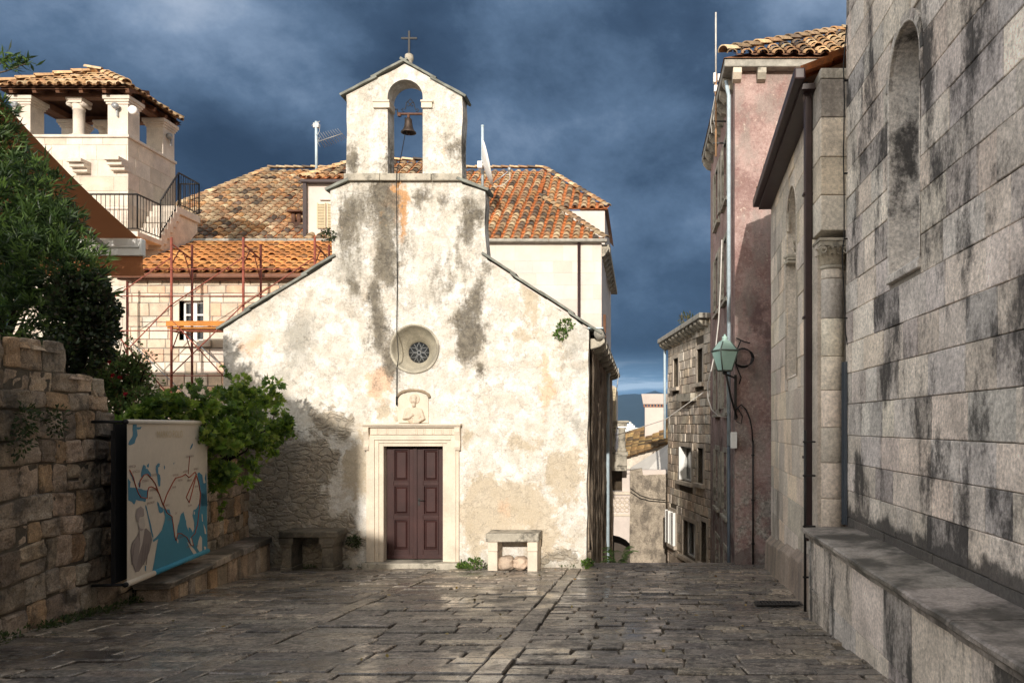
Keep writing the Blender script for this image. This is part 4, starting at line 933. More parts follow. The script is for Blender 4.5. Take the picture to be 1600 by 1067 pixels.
def annex():
    T = thing('church_annex', 'low buff ashlar annex with a blind arched niche and sloping brown eave', 'annex', (annex_x(12), 12, 0))
    y0, y1 = 9.9, 15.0; A = V((annex_x(y0), y0, 0)); B = V((annex_x(y1), y1, 0)); U = (B - A).normalized(); Nn = V((-U.y, U.x, 0)); L = (B - A).length; zt = EZ + 4.05
    na, nb = (11.7 - y0) / U.y, (12.78 - y0) / U.y; zn0, zn1 = EZ + .72, EZ + 3.0; rr = (nb - na) / 2; uc = (na + nb) / 2
    tones = ((1, 1, 1), (1.1, 1.06, 1.0), (.9, .88, .86), (1.15, 1.08, .98), (.84, .83, .82))
    holes = [(na, nb, zn0, zn1 + .02), (uc - rr * .85, uc + rr * .85, zn1, zn1 + rr * .5), (uc - rr * .55, uc + rr * .55, zn1, zn1 + rr * .85)]
    mb = MB(); ashlar(mb, (A.x, A.y, -.6), U, Nn, L, zt + .6, (.34, .46), (.45, .95), .006, .03, .006, tones, .1, [(a, b, c + .6, d_ + .6) for a, b, c, d_ in holes], .003, tilt=.004)
    mb.build('wall_blocks', 'ashlar_warm', T, recalc=False)
    hole = [(nb, zn0), (nb, zn1)] + [(uc + rr * math.cos(R(a)), zn1 + rr * math.sin(R(a))) for a in range(12, 180, 12)] + [(na, zn1), (na, zn0)]
    vs, fs = slab2d([(0, -1), (L, -1), (L, zt), (0, zt)], [hole], .18); mb = MB(); W3 = lambda u, z, d_: A + U * u - Nn * d_ + V((0, 0, z))
    mb.add([W3(u, z, .016 + d_) for u, z, d_ in vs], fs); mb.hexa([W3(0, -1, .199), W3(L, -1, .199), W3(L, -1, 3), W3(0, -1, 3), W3(0, zt, .199), W3(L, zt, .199), W3(L, zt, 3), W3(0, zt, 3)]); mb.build('wall_core', 'ashlar_warm', T)
    # niche back, edge bead and impost moulding
    mb = MB(); pr = [(u, z) for u, z in hole]; m = len(pr)
    for d_, s_ in ((-.012, 1.10),): mb.tube([W3(uc + (u - uc) * 1.06, z if z <= zn1 else zn1 + (z - zn1) * 1.06, -.004) for u, z in pr], .018, 6)
    nch = mb.build('niche', 'ashlar_warm', T)
    mb = MB(); mb.hexa([W3(na, zn0 - .0, .17), W3(nb, zn0, .17), W3(nb, zn0, .0), W3(na, zn0, .0), W3(na, zn0 + .12, .17), W3(nb, zn0 + .12, .17), W3(nb, zn0 + .01, .0), W3(na, zn0 + .01, .0)]); mb.build('sill', 'ashlar_warm', nch)
    mb = MB(); zi = EZ + (665 - 402) * 12.2 / F
    for h, o in ((0, .05), (.05, .03), (.09, .06)): mb.hexa([W3(nb - .16, zi + h, .16), W3(nb + .0, zi + h, .16), W3(nb, zi + h, -o), W3(nb - .16, zi + h, -o * .2), W3(nb - .16, zi + h + .04, .16), W3(nb, zi + h + .04, .16), W3(nb, zi + h + .04, -o), W3(nb - .16, zi + h + .04, -o * .2)])
    mb.build('impost_moulding', 'old_limestone', nch, .008); mb = MB()
    for h, o in ((0, .05), (.05, .03), (.09, .06)): mb.hexa([W3(na, zi + h, .16), W3(na + .16, zi + h, .16), W3(na + .16, zi + h, -.01), W3(na - .03, zi + h, -o), W3(na, zi + h + .04, .16), W3(na + .16, zi + h + .04, .16), W3(na + .16, zi + h + .04, -.01), W3(na - .03, zi + h + .04, -o)])
    mb.build('impost_moulding', 'old_limestone', nch, .008)
    # battered plinth
    mb = MB(); u = 0
    while u < L - .05:
        u2 = min(L, u + random.uniform(.7, 1.2)); g = .004
        za, zb = zg(A.y + U.y * u), zg(A.y + U.y * u2); t = jit((.55, .5, .46), .15)
        mb.hexa([W3(u + g, za - .4, .02), W3(u2 - g, zb - .4, .02), W3(u2 - g, zb - .4, -.13), W3(u + g, za - .4, -.13), W3(u + g, za + .58, .02), W3(u2 - g, zb + .62, .02), W3(u2 - g, zb + .5, -.10), W3(u + g, za + .46, -.10)], t); u = u2
    mb.build('plinth', 'ashlar_warm', T, .012)
    # eave: boards, dark gutter; roof of tiles behind it
    mb = MB(); zr = zt + .02; o = .22
    mb.hexa([W3(-.1, zr - .04, -o), W3(L + .05, zr - .10, -o), W3(L + .05, zr - .10, .1), W3(-.1, zr - .04, .1), W3(-.1, zr + .02, -o), W3(L + .05, zr - .04, -o), W3(L + .05, zr - .0, .1), W3(-.1, zr + .04, .1)]); mb.build('eave_boards', 'brown_metal', T)
    mb = MB(); mb.beam(W3(-.28, zr + .075, -o - .04), W3(L + .1, zr + .02, -o - .04), .13, .14); mb.build('gutter', 'brown_metal', T, .02)
    mb = MB(); S = (-Nn * 1 + V((0, 0, .45))).normalized(); tile_field(mb, W3(-.1, zr + .10, -o), U, S, [(0, 0), (L + .1, 0), (L + .1, 3), (0, 3)], OLD); mb.add([W3(-.1, zr + .06, -o), W3(L, zr + .04, -o), W3(L, zr + 1.4, 3), W3(-.1, zr + 1.4, 3)], [(0, 1, 2, 3)], (.4, .2, .1)); mb.build('roof', 'tile', T, recalc=False)
    # square brown downpipe with a swept head, thin dark pipe beside it
    mb = MB(); yp = 10.0; xp = annex_x(yp) - .11; w_ = .062
    ztop = EZ + (665 - 150) * yp / F
    mb.beam((xp, yp, 1.2), (xp, yp, ztop - .05), .115, .085, (1, 0, 0)); mb.beam((xp, yp, ztop - .06), (xp - .12, yp - .03, ztop + .32), .115, .085, (1, 0, 0))
    for z in (2.2, 3.9, 5.4): mb.box((xp - .065, yp - .05, z), (xp + .10, yp + .05, z + .035))
    mb.build('downpipe', 'brown_metal', T, .01)
    mb = MB(); yq = 9.7; xq = 1.955; z0, z1 = zg(yq) + .0, EZ + (665 - 672) * yq / F
    mb.tube([(xq, yq, z0), (xq, yq, z1)], .017, 8)
    for z in (.8, 1.4, 2.0, 2.4): mb.box((xq - .025, yq - .02, z), (xq + .12, yq + .02, z + .02))
    mb.build('conduit', 'iron', T)
annex()

def ledge():
    T = thing('stone_ledge', 'long stone bench ledge with a projecting top along the church wall', 'ledge', (2.1, 7, .4))
    x0, x1, y0, y1 = 1.90, WX + .01, 2.2, 9.22; zt = EZ - 1.15
    tones = ((1, 1, 1), (1.15, 1.1, 1.04), (.85, .83, .82), (1.05, 1.0, .93))
    mb = MB(); ashlar(mb, (x0, y0, -.2), (0, 1, 0), (-1, 0, 0), y1 - y0, zt - .11 + .2, (.42, .56), (.55, 1.1), .006, .03, .007, tones, .1, tilt=.004)
    ashlar(mb, (x0, y1, -.2), (1, 0, 0), (0, 1, 0), x1 - x0, zt - .11 + .2, (.42, .56), (.5, .8), .006, .03, .007, tones, .1); mb.build('front_blocks', 'ledge_stone', T, recalc=False)
    mb = MB(); mb.box((x0 + .02, y0, -.3), (x1, y1 - .02, zt - .105)); mb.build('core', 'mortar', T)
    mb = MB(); y = y0
    while y < y1 - .05:
        y2 = y + random.uniform(.9, 1.5)
        if y1 + .04 - y2 < .5: y2 = y1 + .04
        k = max(2, int((y2 - y) / .12)); t = jit((1, 1, 1), .12); dz = random.uniform(-.004, .004)
        prof = [(.02, -.105), (-.03, -.105), (-.035, -.065), (-.055, -.06), (-.075, -.04), (-.075, -.012), (-.06, .0), (.2, .004), (x1 - x0, .012), (x1 - x0, -.105)]
        vs = []; fs = []; m = len(prof)
        for i in range(k + 1):
            yy = y + .003 + (y2 - y - .006) * i / k
            for (a, b) in prof:
                e = .010 * noise.noise(V((yy * 6, b * 30, a * 3))) - .012 * max(0, noise.noise(V((yy * 3.1, 4, 2)))) if a < 0 else 0
                vs.append((x0 + a - e, yy, zt + b + dz + .006 * noise.noise(V((yy * 2, a * 3, 1)))))
        for i in range(k):
            for j in range(m): fs.append((i * m + j, i * m + (j + 1) % m, (i + 1) * m + (j + 1) % m, (i + 1) * m + j))
        fs += [tuple(range(m)), tuple(range(k * m, k * m + m))]
        mb.add(vs, fs, t); y = y2
    mb.build('top_slab', 'ledge_top', T)
    # steel angle and cable at the corner of the big wall
    mb = MB(); xa, ya = WX - .03, 9.42; z0, z1 = zt + .012, EZ + (665 - 565) * ya / F
    mb.box((xa - .005, ya, z0), (xa + .025, ya + .05, z1)); mb.box((xa - .03, ya + .051, z0), (xa + .025, ya + .056, z1)); tag(mb.build('steel_angle', 'grey_metal'), 'blue grey perforated steel angle strip standing in the church corner', 'metal strip').data.materials[0] = MATS['dark_steel']
    mb = MB(); c = lambda py, px=1320.5: P(px, py, 9.43)
    mb.tube([c(40, 1323), c(100, 1318), c(160, 1319.5), c(240, 1318), c(310, 1319), c(372, 1319), c(400, 1316), c(430, 1317.5), c(480, 1320), c(520, 1321), c(548, 1326), c(566, 1325)], .008, 5); 
    for py in (127, 272, 374, 498): mb.box(c(py) + V((-.01, -.02, 0)), c(py) + V((.07, .02, .012)))
    tag(mb.build('wall_cable', 'cable'), 'dark cable clipped down the corner of the tall church wall', 'cable')
n, b, m = newmat('dark_steel'); n.put(b.inputs['Base Color'], n.mix(n.noise(n.pos(), 30), (.045, .055, .07, 1), (.09, .105, .125, 1))); b.inputs['Roughness'].default_value = .5
ledge()
def grate():
    mb = MB(); z = zg(10.4) + .014; x0, x1, y0, y1 = 1.46, 1.94, 10.1, 10.4
    f = lambda x, y: (x, y, zg(y) + .016)
    for (a, b) in ((f(x0, y0), f(x1, y0)), (f(x0, y1), f(x1, y1)), (f(x0, y0), f(x0, y1)), (f(x1, y0), f(x1, y1))): mb.beam(a, b, .03, .02)
    for i in range(13): x = x0 + .04 + i * .042; mb.beam(f(x, y0 + .02), f(x, y1 - .02), .02, .014)
    mb.add([(x0, y0, zg(y0) + .006), (x1, y0, zg(y0) + .006), (x1, y1, zg(y1) + .006), (x0, y1, zg(y1) + .006)], [(0, 1, 2, 3)], (.2, .2, .2))
    tag(mb.build('drain_grate', 'iron'), 'dark iron drain grate set in the paving by the annex wall', 'drain grate')
grate()

# ================================================================ the pink house
def pink():
    T = thing('pink_house', 'tall narrow house with faded pink stucco and a clay tile roof', 'house', (3, 18, 0))
    x0, x1, y0, y1, zt = 1.85, 6.5, 16.0, 21.5, EZ + (665 - 112) * 16 / F
    mb = MB(); bw = .42
    # front wall, side wall with window openings
    mb.box((x0 + .002, y0, -4.5), (x1, y0 + .4, zt)); 
    wins = []
    for zc in (8.1, 6.0, 3.6, 1.4, -.7):
        for yc in (17.6, 19.5): wins.append((yc - .42, yc + .42, zc - .62, zc + .62))
    vs, fs = slab2d([(y0 + .4, -4.5), (y1, -4.5), (y1, zt), (y0 + .4, zt)], [[(a, c), (b, c), (b, d_), (a, d_)] for a, b, c, d_ in wins], .35)
    mb.add([(x0 + d_, y, z) for y, z, d_ in vs], fs); mb.box((x0 + .36, y0 + .41, -4.5), (x1, y1, zt - .01)); mb.build('wall', 'pink_stucco', T)
    for (a, b, c, d_) in wins:
        mb = MB(); e = .11
        for q in (((a - e, c - e), (a, d_ + e)), ((b, c - e), (b + e, d_ + e)), ((a, c - e), (b, c)), ((a, d_), (b, d_ + e))): mb.box((x0 - .02, q[0][0] + .0005, q[0][1]), (x0 + .2, q[1][0] - .0005, q[1][1]))
        mb.box((x0 - .08, a - .16, c - e - .07), (x0 + .1, b + .16, c - e - .001)); wf = mb.build('window_frame', 'old_limestone', T, .006)
        mb = MB(); mb.box((x0 + .16, a, c), (x0 + .18, b, d_)); mb.build('pane', 'dark_glass', wf)
        if c > 0:
            for s0, s1 in ((a - .40, a - .03), (b + .03, b + .40)):
                mb = MB(); mb.box((x0 - .05, s0, c), (x0 - .012, s1, d_)); mb.build('shutter', 'old_limestone', wf)
    # eave slab, corbels
    mb = MB(); o = .22; mb.box((x0 - o, y0 - o, zt), (x1, y1 + .1, zt + .16)); mb.build('eave_slab', 'stone_gutter', T, .02)
    for px in (1147, 1185, 1268):
        xx = (px - 1000) * y0 / F; mb = MB(); mb.prism([(xx - .04, y0 - .2, zt - .002), (xx - .04, y0 - .2, zt - .1), (xx - .04, y0 - .12, zt - .2), (xx - .04, y0 + .01, zt - .24), (xx - .04, y0 + .01, zt - .002)], (.17, 0, 0)); mb.build('corbel', 'limestone' if px != 1185 else 'old_limestone', T, .012)
    y = 16.3
    while y < 21.4:
        mb = MB(); mb.prism([(x0 - .2, y, zt - .002), (x0 - .2, y, zt - .1), (x0 - .1, y, zt - .22), (x0 + .01, y, zt - .26), (x0 + .01, y, zt - .002)], (0, .2, 0)); mb.build('corbel', 'old_limestone', T, .012); y += .62
    mb = MB(); zz = zt + .17; ex, ey = x0 - o - .02, y0 - o - .04; S = V((0, 1, .62)).normalized(); k = 1 / S.y
    mb.flat([(ex, ey, zz - .02), (x1, ey, zz - .02), (x1, ey + 3, zz + 1.84), (ex + 3, ey + 3, zz + 1.84)], (.35, .17, .09))
    tile_field(mb, (ex, ey, zz), (1, 0, 0), S, [(0, 0), (x1 - ex, 0), (x1 - ex, 3 * k), (3.0, 3 * k)], OLD + BUFF[:2], pan=(.2, .1, .06))
    S2 = V((1, 0, .62)).normalized(); mb.flat([(ex, ey, zz - .02), (ex + 3, ey + 3, zz + 1.84), (ex + 3, y1 - 2, zz + 1.84), (ex, y1, zz - .02)], (.35, .17, .09))
    ridge_row(mb, (ex, ey, zz + .05), (ex + 3, ey + 3, zz + 1.90), OLD + BUFF); ridge_row(mb, (ex + 3, ey + 3, zz + 1.9), (x1, ey + 3, zz + 1.9), OLD); mb.build('roof', 'tile', T, recalc=False)
    mb = MB(); xp, yp = x0 - .08, 16.32; mb.tube([(xp - .06, yp, zt - .05), (xp, yp, zt - .35), (xp, yp, 2.2)], .040, 10); mb.tube([(xp, yp, 2.2), (xp, yp, -2)], .034, 10, (.22, .22, .24)); mb.build('downpipe', 'zinc', T)
    mb = MB(); xq = (1176.5 - 1000) * 15.97 / F; mb.tube([(xq, 15.97, -.1), (xq, 15.97, EZ + (665 - 688) * 16 / F)], .018, 8)
    for py in (712, 782, 850): z = EZ + (665 - py) * 16 / F; mb.box((xq - .03, 15.95, z), (xq + .03, 16.01, z + .03))
    mb.build('conduit', 'iron', T)
    mb = MB(); a, b = P(1138.5, 700, 15.95), P(1147, 675, 15.95); mb.box((x0 - .09, 15.86, a.z), (x0 + .03, 15.998, b.z)); tag(mb.build('junction_box', 'white_paint', bev=.006), 'small pale electrical box on the pink house corner', 'junction box')
    # mast on the side wall
    T2 = thing('antenna_mast', 'tall thin mast with small white boxes beside the pink house eave', 'antenna', (1.62, 17.6, zt))
    mx, my = (1118.5 - 1000) * 17.6 / F, 17.6; mb = MB(); zl, zh = EZ + (665 - 245) * my / F, EZ + (665 - 20) * my / F
    mb.tube([(mx, my, zl), (mx, my, EZ + (665 - 115) * my / F)], .022, 8, (.8, .5, .3)); mb.tube([(mx, my, EZ + (665 - 115) * my / F), (mx, my, zh)], .018, 8); mb.build('pole', 'pale_cable', T2)
    mb = MB(); z = EZ + (665 - 130) * my / F; mb.box((mx - .055, my - .06, z), (mx + .0, my + .06, z + .2)); mb.box((mx + .035, my - .05, z + .03), (mx + .15, my + .05, z + .18)); mb.box((mx - .04, my - .05, z - .2), (mx + .04, my + .05, z - .06)); mb.build('receiver', 'white_paint', T2, .008)
    mb = MB()
    for py in (190, 224): z = EZ + (665 - py) * my / F; mb.beam((mx - .05, my, z), (x0 + .02, my, z), .03, .03)
    mb.build('bracket', 'iron', T2)
    mb = MB(); mb.tube([(mx - .02, my - .03, z + 1.0 + .06 * 0), (mx - .12, my - .05, z + .45), (mx - .09, my - .04, z + .2), (mx, my, z + .3), (mx - .06, my - .05, z + .5), (mx - .02, my - .03, z + .7)], .007, 5); mb.build('cable', 'pale_cable', T2)
pink()

def lamp():
    lx, ly = (1132.5 - 1000) * 15.35 / F, 15.35; k = 15.35 / F; z = lambda py: EZ + (665 - py) * k
    T = thing('street_lamp', 'green glass wall lantern on a dark iron bracket at the pink house corner', 'street lamp', (lx, ly, z(580)))
    zb, zm, zt = z(579), z(548), z(534); rb, rm, rt = .098, .182, .08
    sq = lambda r, zz: [(lx + a * r, ly + b * r, zz) for a, b in ((-1, -1), (1, -1), (1, 1), (-1, 1))]
    rot = Matrix.Rotation(R(22), 3, 'Z'); C0 = V((lx, ly, 0)); sq_ = lambda r, zz: [C0 + rot @ (V(p) - C0) for p in sq(r, zz)]
    for i in range(4):
        a, b, c, d_ = sq_(rb, zb)[i], sq_(rb, zb)[(i + 1) % 4], sq_(rm, zm)[(i + 1) % 4], sq_(rm, zm)[i]; mb = MB(); mb.add([a, b, c, d_], [(0, 1, 2, 3)]); mb.build('glass_pane', 'lamp_glass', T, recalc=False)
    mb = MB(); A, B, C_ = sq_(rb, zb), sq_(rm, zm), sq_(rt, zt)
    for i in range(4):
        j = (i + 1) % 4; mb.tube([A[i], B[i]], .013, 6); mb.tube([A[i], A[j]], .014, 6); mb.tube([B[i], B[j]], .017, 6)
        mb.tube([B[i], C_[i]], .012, 6)
    mb.hexa(sq_(rb - .01, zb - .02) + sq_(rb - .01, zb + .004)); mb.build('frame', 'iron_green', T)
    mb = MB(); mb.hexa(sq_(rm - .004, zm + .004) + sq_(rt, zt + .006)); mb.lathe((lx, ly, zt + .004), [(.085, 0), (.075, .02), (.045, .03), (.05, .05), (.055, .085), (.035, .10), (.02, .105), (.018, .13), (.0, .14)], 16); mb.build('cap', 'lamp_roof', T)
    mb = MB(); wy = 16.0; ax = lx + .30
    mb.lathe((lx, ly, zb - .075), [(.02, 0), (.05, .02), (.035, .055)], 12); mb.tube([(lx, ly, zb - .06), (ax - .05, wy - .06, zb - .10)], .018, 8); mb.tube([(lx + .03, ly + .04, zb - .07), (lx + .16, ly + .4, z(620)), (ax, wy - .05, z(652))], .020, 8)
    mb.beam((ax - .03, wy - .04, zb - .04), (ax - .03, wy - .04, z(655)), .05, .05, (1, 0, 0)); mb.build('bracket', 'iron', T)
n, b, m = newmat('iron_green'); n.put(b.inputs['Base Color'], n.mix(n.noise(n.pos(), 30), (.05, .06, .05, 1), (.12, .15, .13, 1))); b.inputs['Roughness'].default_value = .5
n, b, m = newmat('lamp_roof'); n.put(b.inputs['Base Color'], n.mix(n.noise(n.pos(), 14, 5), (.26, .42, .36, 1), (.42, .56, .50, 1))); b.inputs['Roughness'].default_value = .4
lamp()
def cables():
    y = 15.93; c = lambda px, py, yy=y: P(px, py, yy)
    mb = MB(); ctr = c(1161, 559)
    for j in range(4):
        pts = [ctr + V((math.cos(R(a)) * (.17 + .012 * j), -.012 * j, math.sin(R(a)) * (.19 - .008 * j))) for a in range(0, 361, 20)]; mb.tube(pts, .011, 6)
    mb.tube([c(1158, 531), c(1152, 545), c(1150, 570), c(1158, 590), c(1155, 600)], .012, 6); mb.tube([c(1150, 528), c(1163, 534), c(1172, 536)], .012, 6)
    tag(mb.build('cable_coil', 'cable'), 'coil of black cable hanging behind the lantern on the pink wall', 'cable')
    mb = MB(); mb.tube([c(1150, 640), c(1158, 632), c(1166, 640), c(1172, 655), c(1175, 672), c(1176, 690)], .014, 6); mb.tube([c(1152, 636), c(1160, 650), c(1158, 662), c(1150, 658)], .01, 5)
    tag(mb.build('cable_drop', 'cable'), 'black cable curving from the lamp bracket into the wall conduit', 'cable')
    mb = MB(); s = lambda px, py: P(px, py, 16.9)
    mb.tube([s(1128, 375), s(1126, 440), s(1123, 500), s(1118, 545), s(1112, 575), s(1106, 600), s(1106, 622), s(1112, 640), s(1122, 650), s(1136, 652)], .014, 6); tag(mb.build('white_cable', 'pale_cable'), 'loose white cable looping down the side of the pink house', 'cable')
    mb = MB(); mb.tube([P(962, 680, 24), P(1000, 668, 23.2), P(1040, 655, 22.6), P(1075, 630, 22.1), P(1100, 612, 21.6)], .012, 5); tag(mb.build('street_wire', 'pale_cable'), 'thin pale wire spanning the street beyond the chapel', 'wire')
    mb = MB(); mb.tube([P(966, 575, 24.6), P(966, 590, 24.6), P(963, 612, 24.6), P(960, 640, 24.6)], .012, 5); tag(mb.build('eave_wire', 'pale_cable'), 'pale wire hanging from the far end of the chapel eave', 'wire')
cables()

# ================================================================ the stone house down the street
def street_house():
    A = V((1.83, 21.5, 0)); B = V((.88, 26.2, 0)); U = (B - A).normalized(); Nn = V((-U.y, U.x, 0)); Nn = Nn if Nn.x < 0 else -Nn; L = (B - A).length; zb = -6.0; zt = EZ + 2.84
    T = thing('street_house', 'narrow stone block house with white windows below the crest of the street', 'house', (1.5, 24, -3))
    Ypx = lambda px: 6.13 / ((px - 1000) / F + .2); up = lambda px: (Ypx(px) - 21.5) / U.y; zp = lambda py, px: EZ + (665 - py) * Ypx(px) / F
    W3 = lambda u, z, d_=0: A + U * u - Nn * d_ + V((0, 0, z))
    spec = [(1081, 1063, 698, 752, 'open'), (1099, 1090, 700, 755, 'dark'), (1098, 1089, 545, 598, 'shut'), (1060, 1052.5, 560, 605, 'pale'), (1087, 1067, 815, 872, 'glass'), (1104, 1095, 815, 880, 'door'), (1056, 1048.5, 800, 850, 'shutter')]
    rects = []
    for (pa, pb, y0, y1, kd) in spec: pm = (pa + pb) / 2; rects.append((up(pa), up(pb), zp(y1, pm), zp(y0, pm), kd))
    tones = ((1, 1, 1), (.88, .84, .8), (1.1, 1.05, .98), (.75, .7, .66), (1.0, .9, .8))
    mb = MB(); ashlar(mb, W3(0, zb), U, Nn, L, zt - zb, (.20, .30), (.22, .55), .016, .03, .01, tones, .16, [(a - .1, b + .1, c - zb - .1, d_ - zb + .1) for a, b, c, d_, k in rects], .01, tilt=.03)
    mb.build('wall_blocks', 'street_stone', T, recalc=False)
    vs, fs = slab2d([(0, zb), (L, zb), (L, zt), (0, zt)], [[(a, c), (b, c), (b, d_), (a, d_)] for a, b, c, d_, k in rects], .25)
    mb = MB(); mb.add([W3(u, z, .02 + d_) for u, z, d_ in vs], fs); mb.hexa([W3(0, zb, .275), W3(L, zb, .275), W3(L, zb, 4), W3(0, zb, 4), W3(0, zt, .275), W3(L, zt, .275), W3(L, zt, 4), W3(0, zt, 4)]); mb.build('wall_core', 'dark_mortar', T)
    for (a, b, c, d_, kd) in rects:
        mb = MB(); e = .12; f3 = lambda u0, u1, z0, z1, p0, p1: mb.hexa([W3(u0, z0, p1), W3(u1, z0, p1), W3(u1, z0, p0), W3(u0, z0, p0), W3(u0, z1, p1), W3(u1, z1, p1), W3(u1, z1, p0), W3(u0, z1, p0)])
        f3(a - e, a, c, d_ + e, -.012, .22); f3(b, b + e, c, d_ + e, -.012, .22); f3(a + .0005, b - .0005, d_, d_ + e, -.011, .22); f3(a - e - .04, b + e + .04, c - .11, c - .001, -.10, .22)
        wf = mb.build('window_frame', 'limestone_street', T, .006)
        mb = MB(); f3(a, b, c, d_, .20, .215); mb.build('pane', 'dark_glass' if kd not in ('pale', 'shut', 'open') else 'white_canvas' if kd != 'open' else 'dark_glass', wf)
        mb = MB(); m = (a + b) / 2; s_ = .05
        f3(a, a + s_, c, d_, .15, .19); f3(b - s_, b, c, d_, .15, .19); f3(m - s_ * .6, m + s_ * .6, c + s_, d_ - s_, .151, .19); f3(a + s_, b - s_, c, c + s_, .15, .19); f3(a + s_, b - s_, d_ - s_, d_, .15, .19); mb.build('sash', 'white_paint', wf)
        if kd == 'open': mb = MB(); q0, q1 = W3(b - .02, c + .02, -.04), W3(b - .02, c + .02, .2); mb.hexa([q1, q0, q0 + U * .04, q1 + U * .04] + [q + V((0, 0, d_ - c - .04)) for q in (q1, q0, q0 + U * .04, q1 + U * .04)]); mb.build('open_casement', 'white_paint', wf)
        if kd == 'shutter':
            for (s0, s1) in ((a - .02, a + .30), (b - .02, b + .34)):
                mb = MB(); z = c
                while z < d_: f3(s0, s1, z, min(z + .05, d_), -.09, -.02); z += .075
                f3(s0 - .03, s0, c - .02, d_ + .02, -.10, -.02); f3(s1, s1 + .03, c - .02, d_ + .02, -.10, -.02); mb.build('louvred_shutter', 'white_paint', wf)
    mb = MB(); mb.hexa([W3(-.05, zt - .02, .4), W3(L + .15, zt - .22, .4), W3(L + .15, zt - .22, -.30), W3(-.05, zt - .02, -.30), W3(-.05, zt + .12, .4), W3(L + .15, zt - .08, .4), W3(L + .15, zt - .08, -.30), W3(-.05, zt + .12, -.30)]); mb.build('cornice', 'stone_gutter', T, .02)
    u = .1
    while u < L:
        mb = MB(); z = zt - .03 - .2 * u / L; pr = [(-.02, z), (.26, z), (.25, z - .07), (.14, z - .17), (-.02, z - .2)]; mb.prism([W3(u, q, -p) for p, q in pr], U * .2); mb.build('corbel', 'old_limestone', T, .015); u += .42
    mb = MB(); mb.tube([W3(L + .04, zt - .2, -.08), W3(L + .04, EZ - .4, -.08)], .04, 8); mb.build('downpipe', 'zinc', T)
    mb = MB(); mb.beam(W3(up(1088), zp(620, 1088), -.02), W3(up(1065), zp(620, 1075), -.02), .3, .22); mb.build('stone_bracket', 'old_limestone', T)
    # weeds on the cornice
    mb = MB(); c = W3(1.9, zt + .05, -.1); leaves(mb, [(c + V((0, 0, .12)), (.22, .22, .2))], 160, .12, .03, [(.10, .10, .03), (.06, .08, .03), (.2, .15, .06)], up=.8, shell=.1); tag(mb.build('roof_weed', 'leaf', recalc=False), 'dry weed tuft growing on the street house cornice', 'plant')
stone('street_stone', (.62, .55, .465), .92, .28, 4, .8, 34, .012, .5, (.12, .10, .085), 2.2, 1, (.5, .68), fine=.3)
stone('limestone_street', (.50, .43, .35), .85, .2, 4, .4, 40)
street_house()

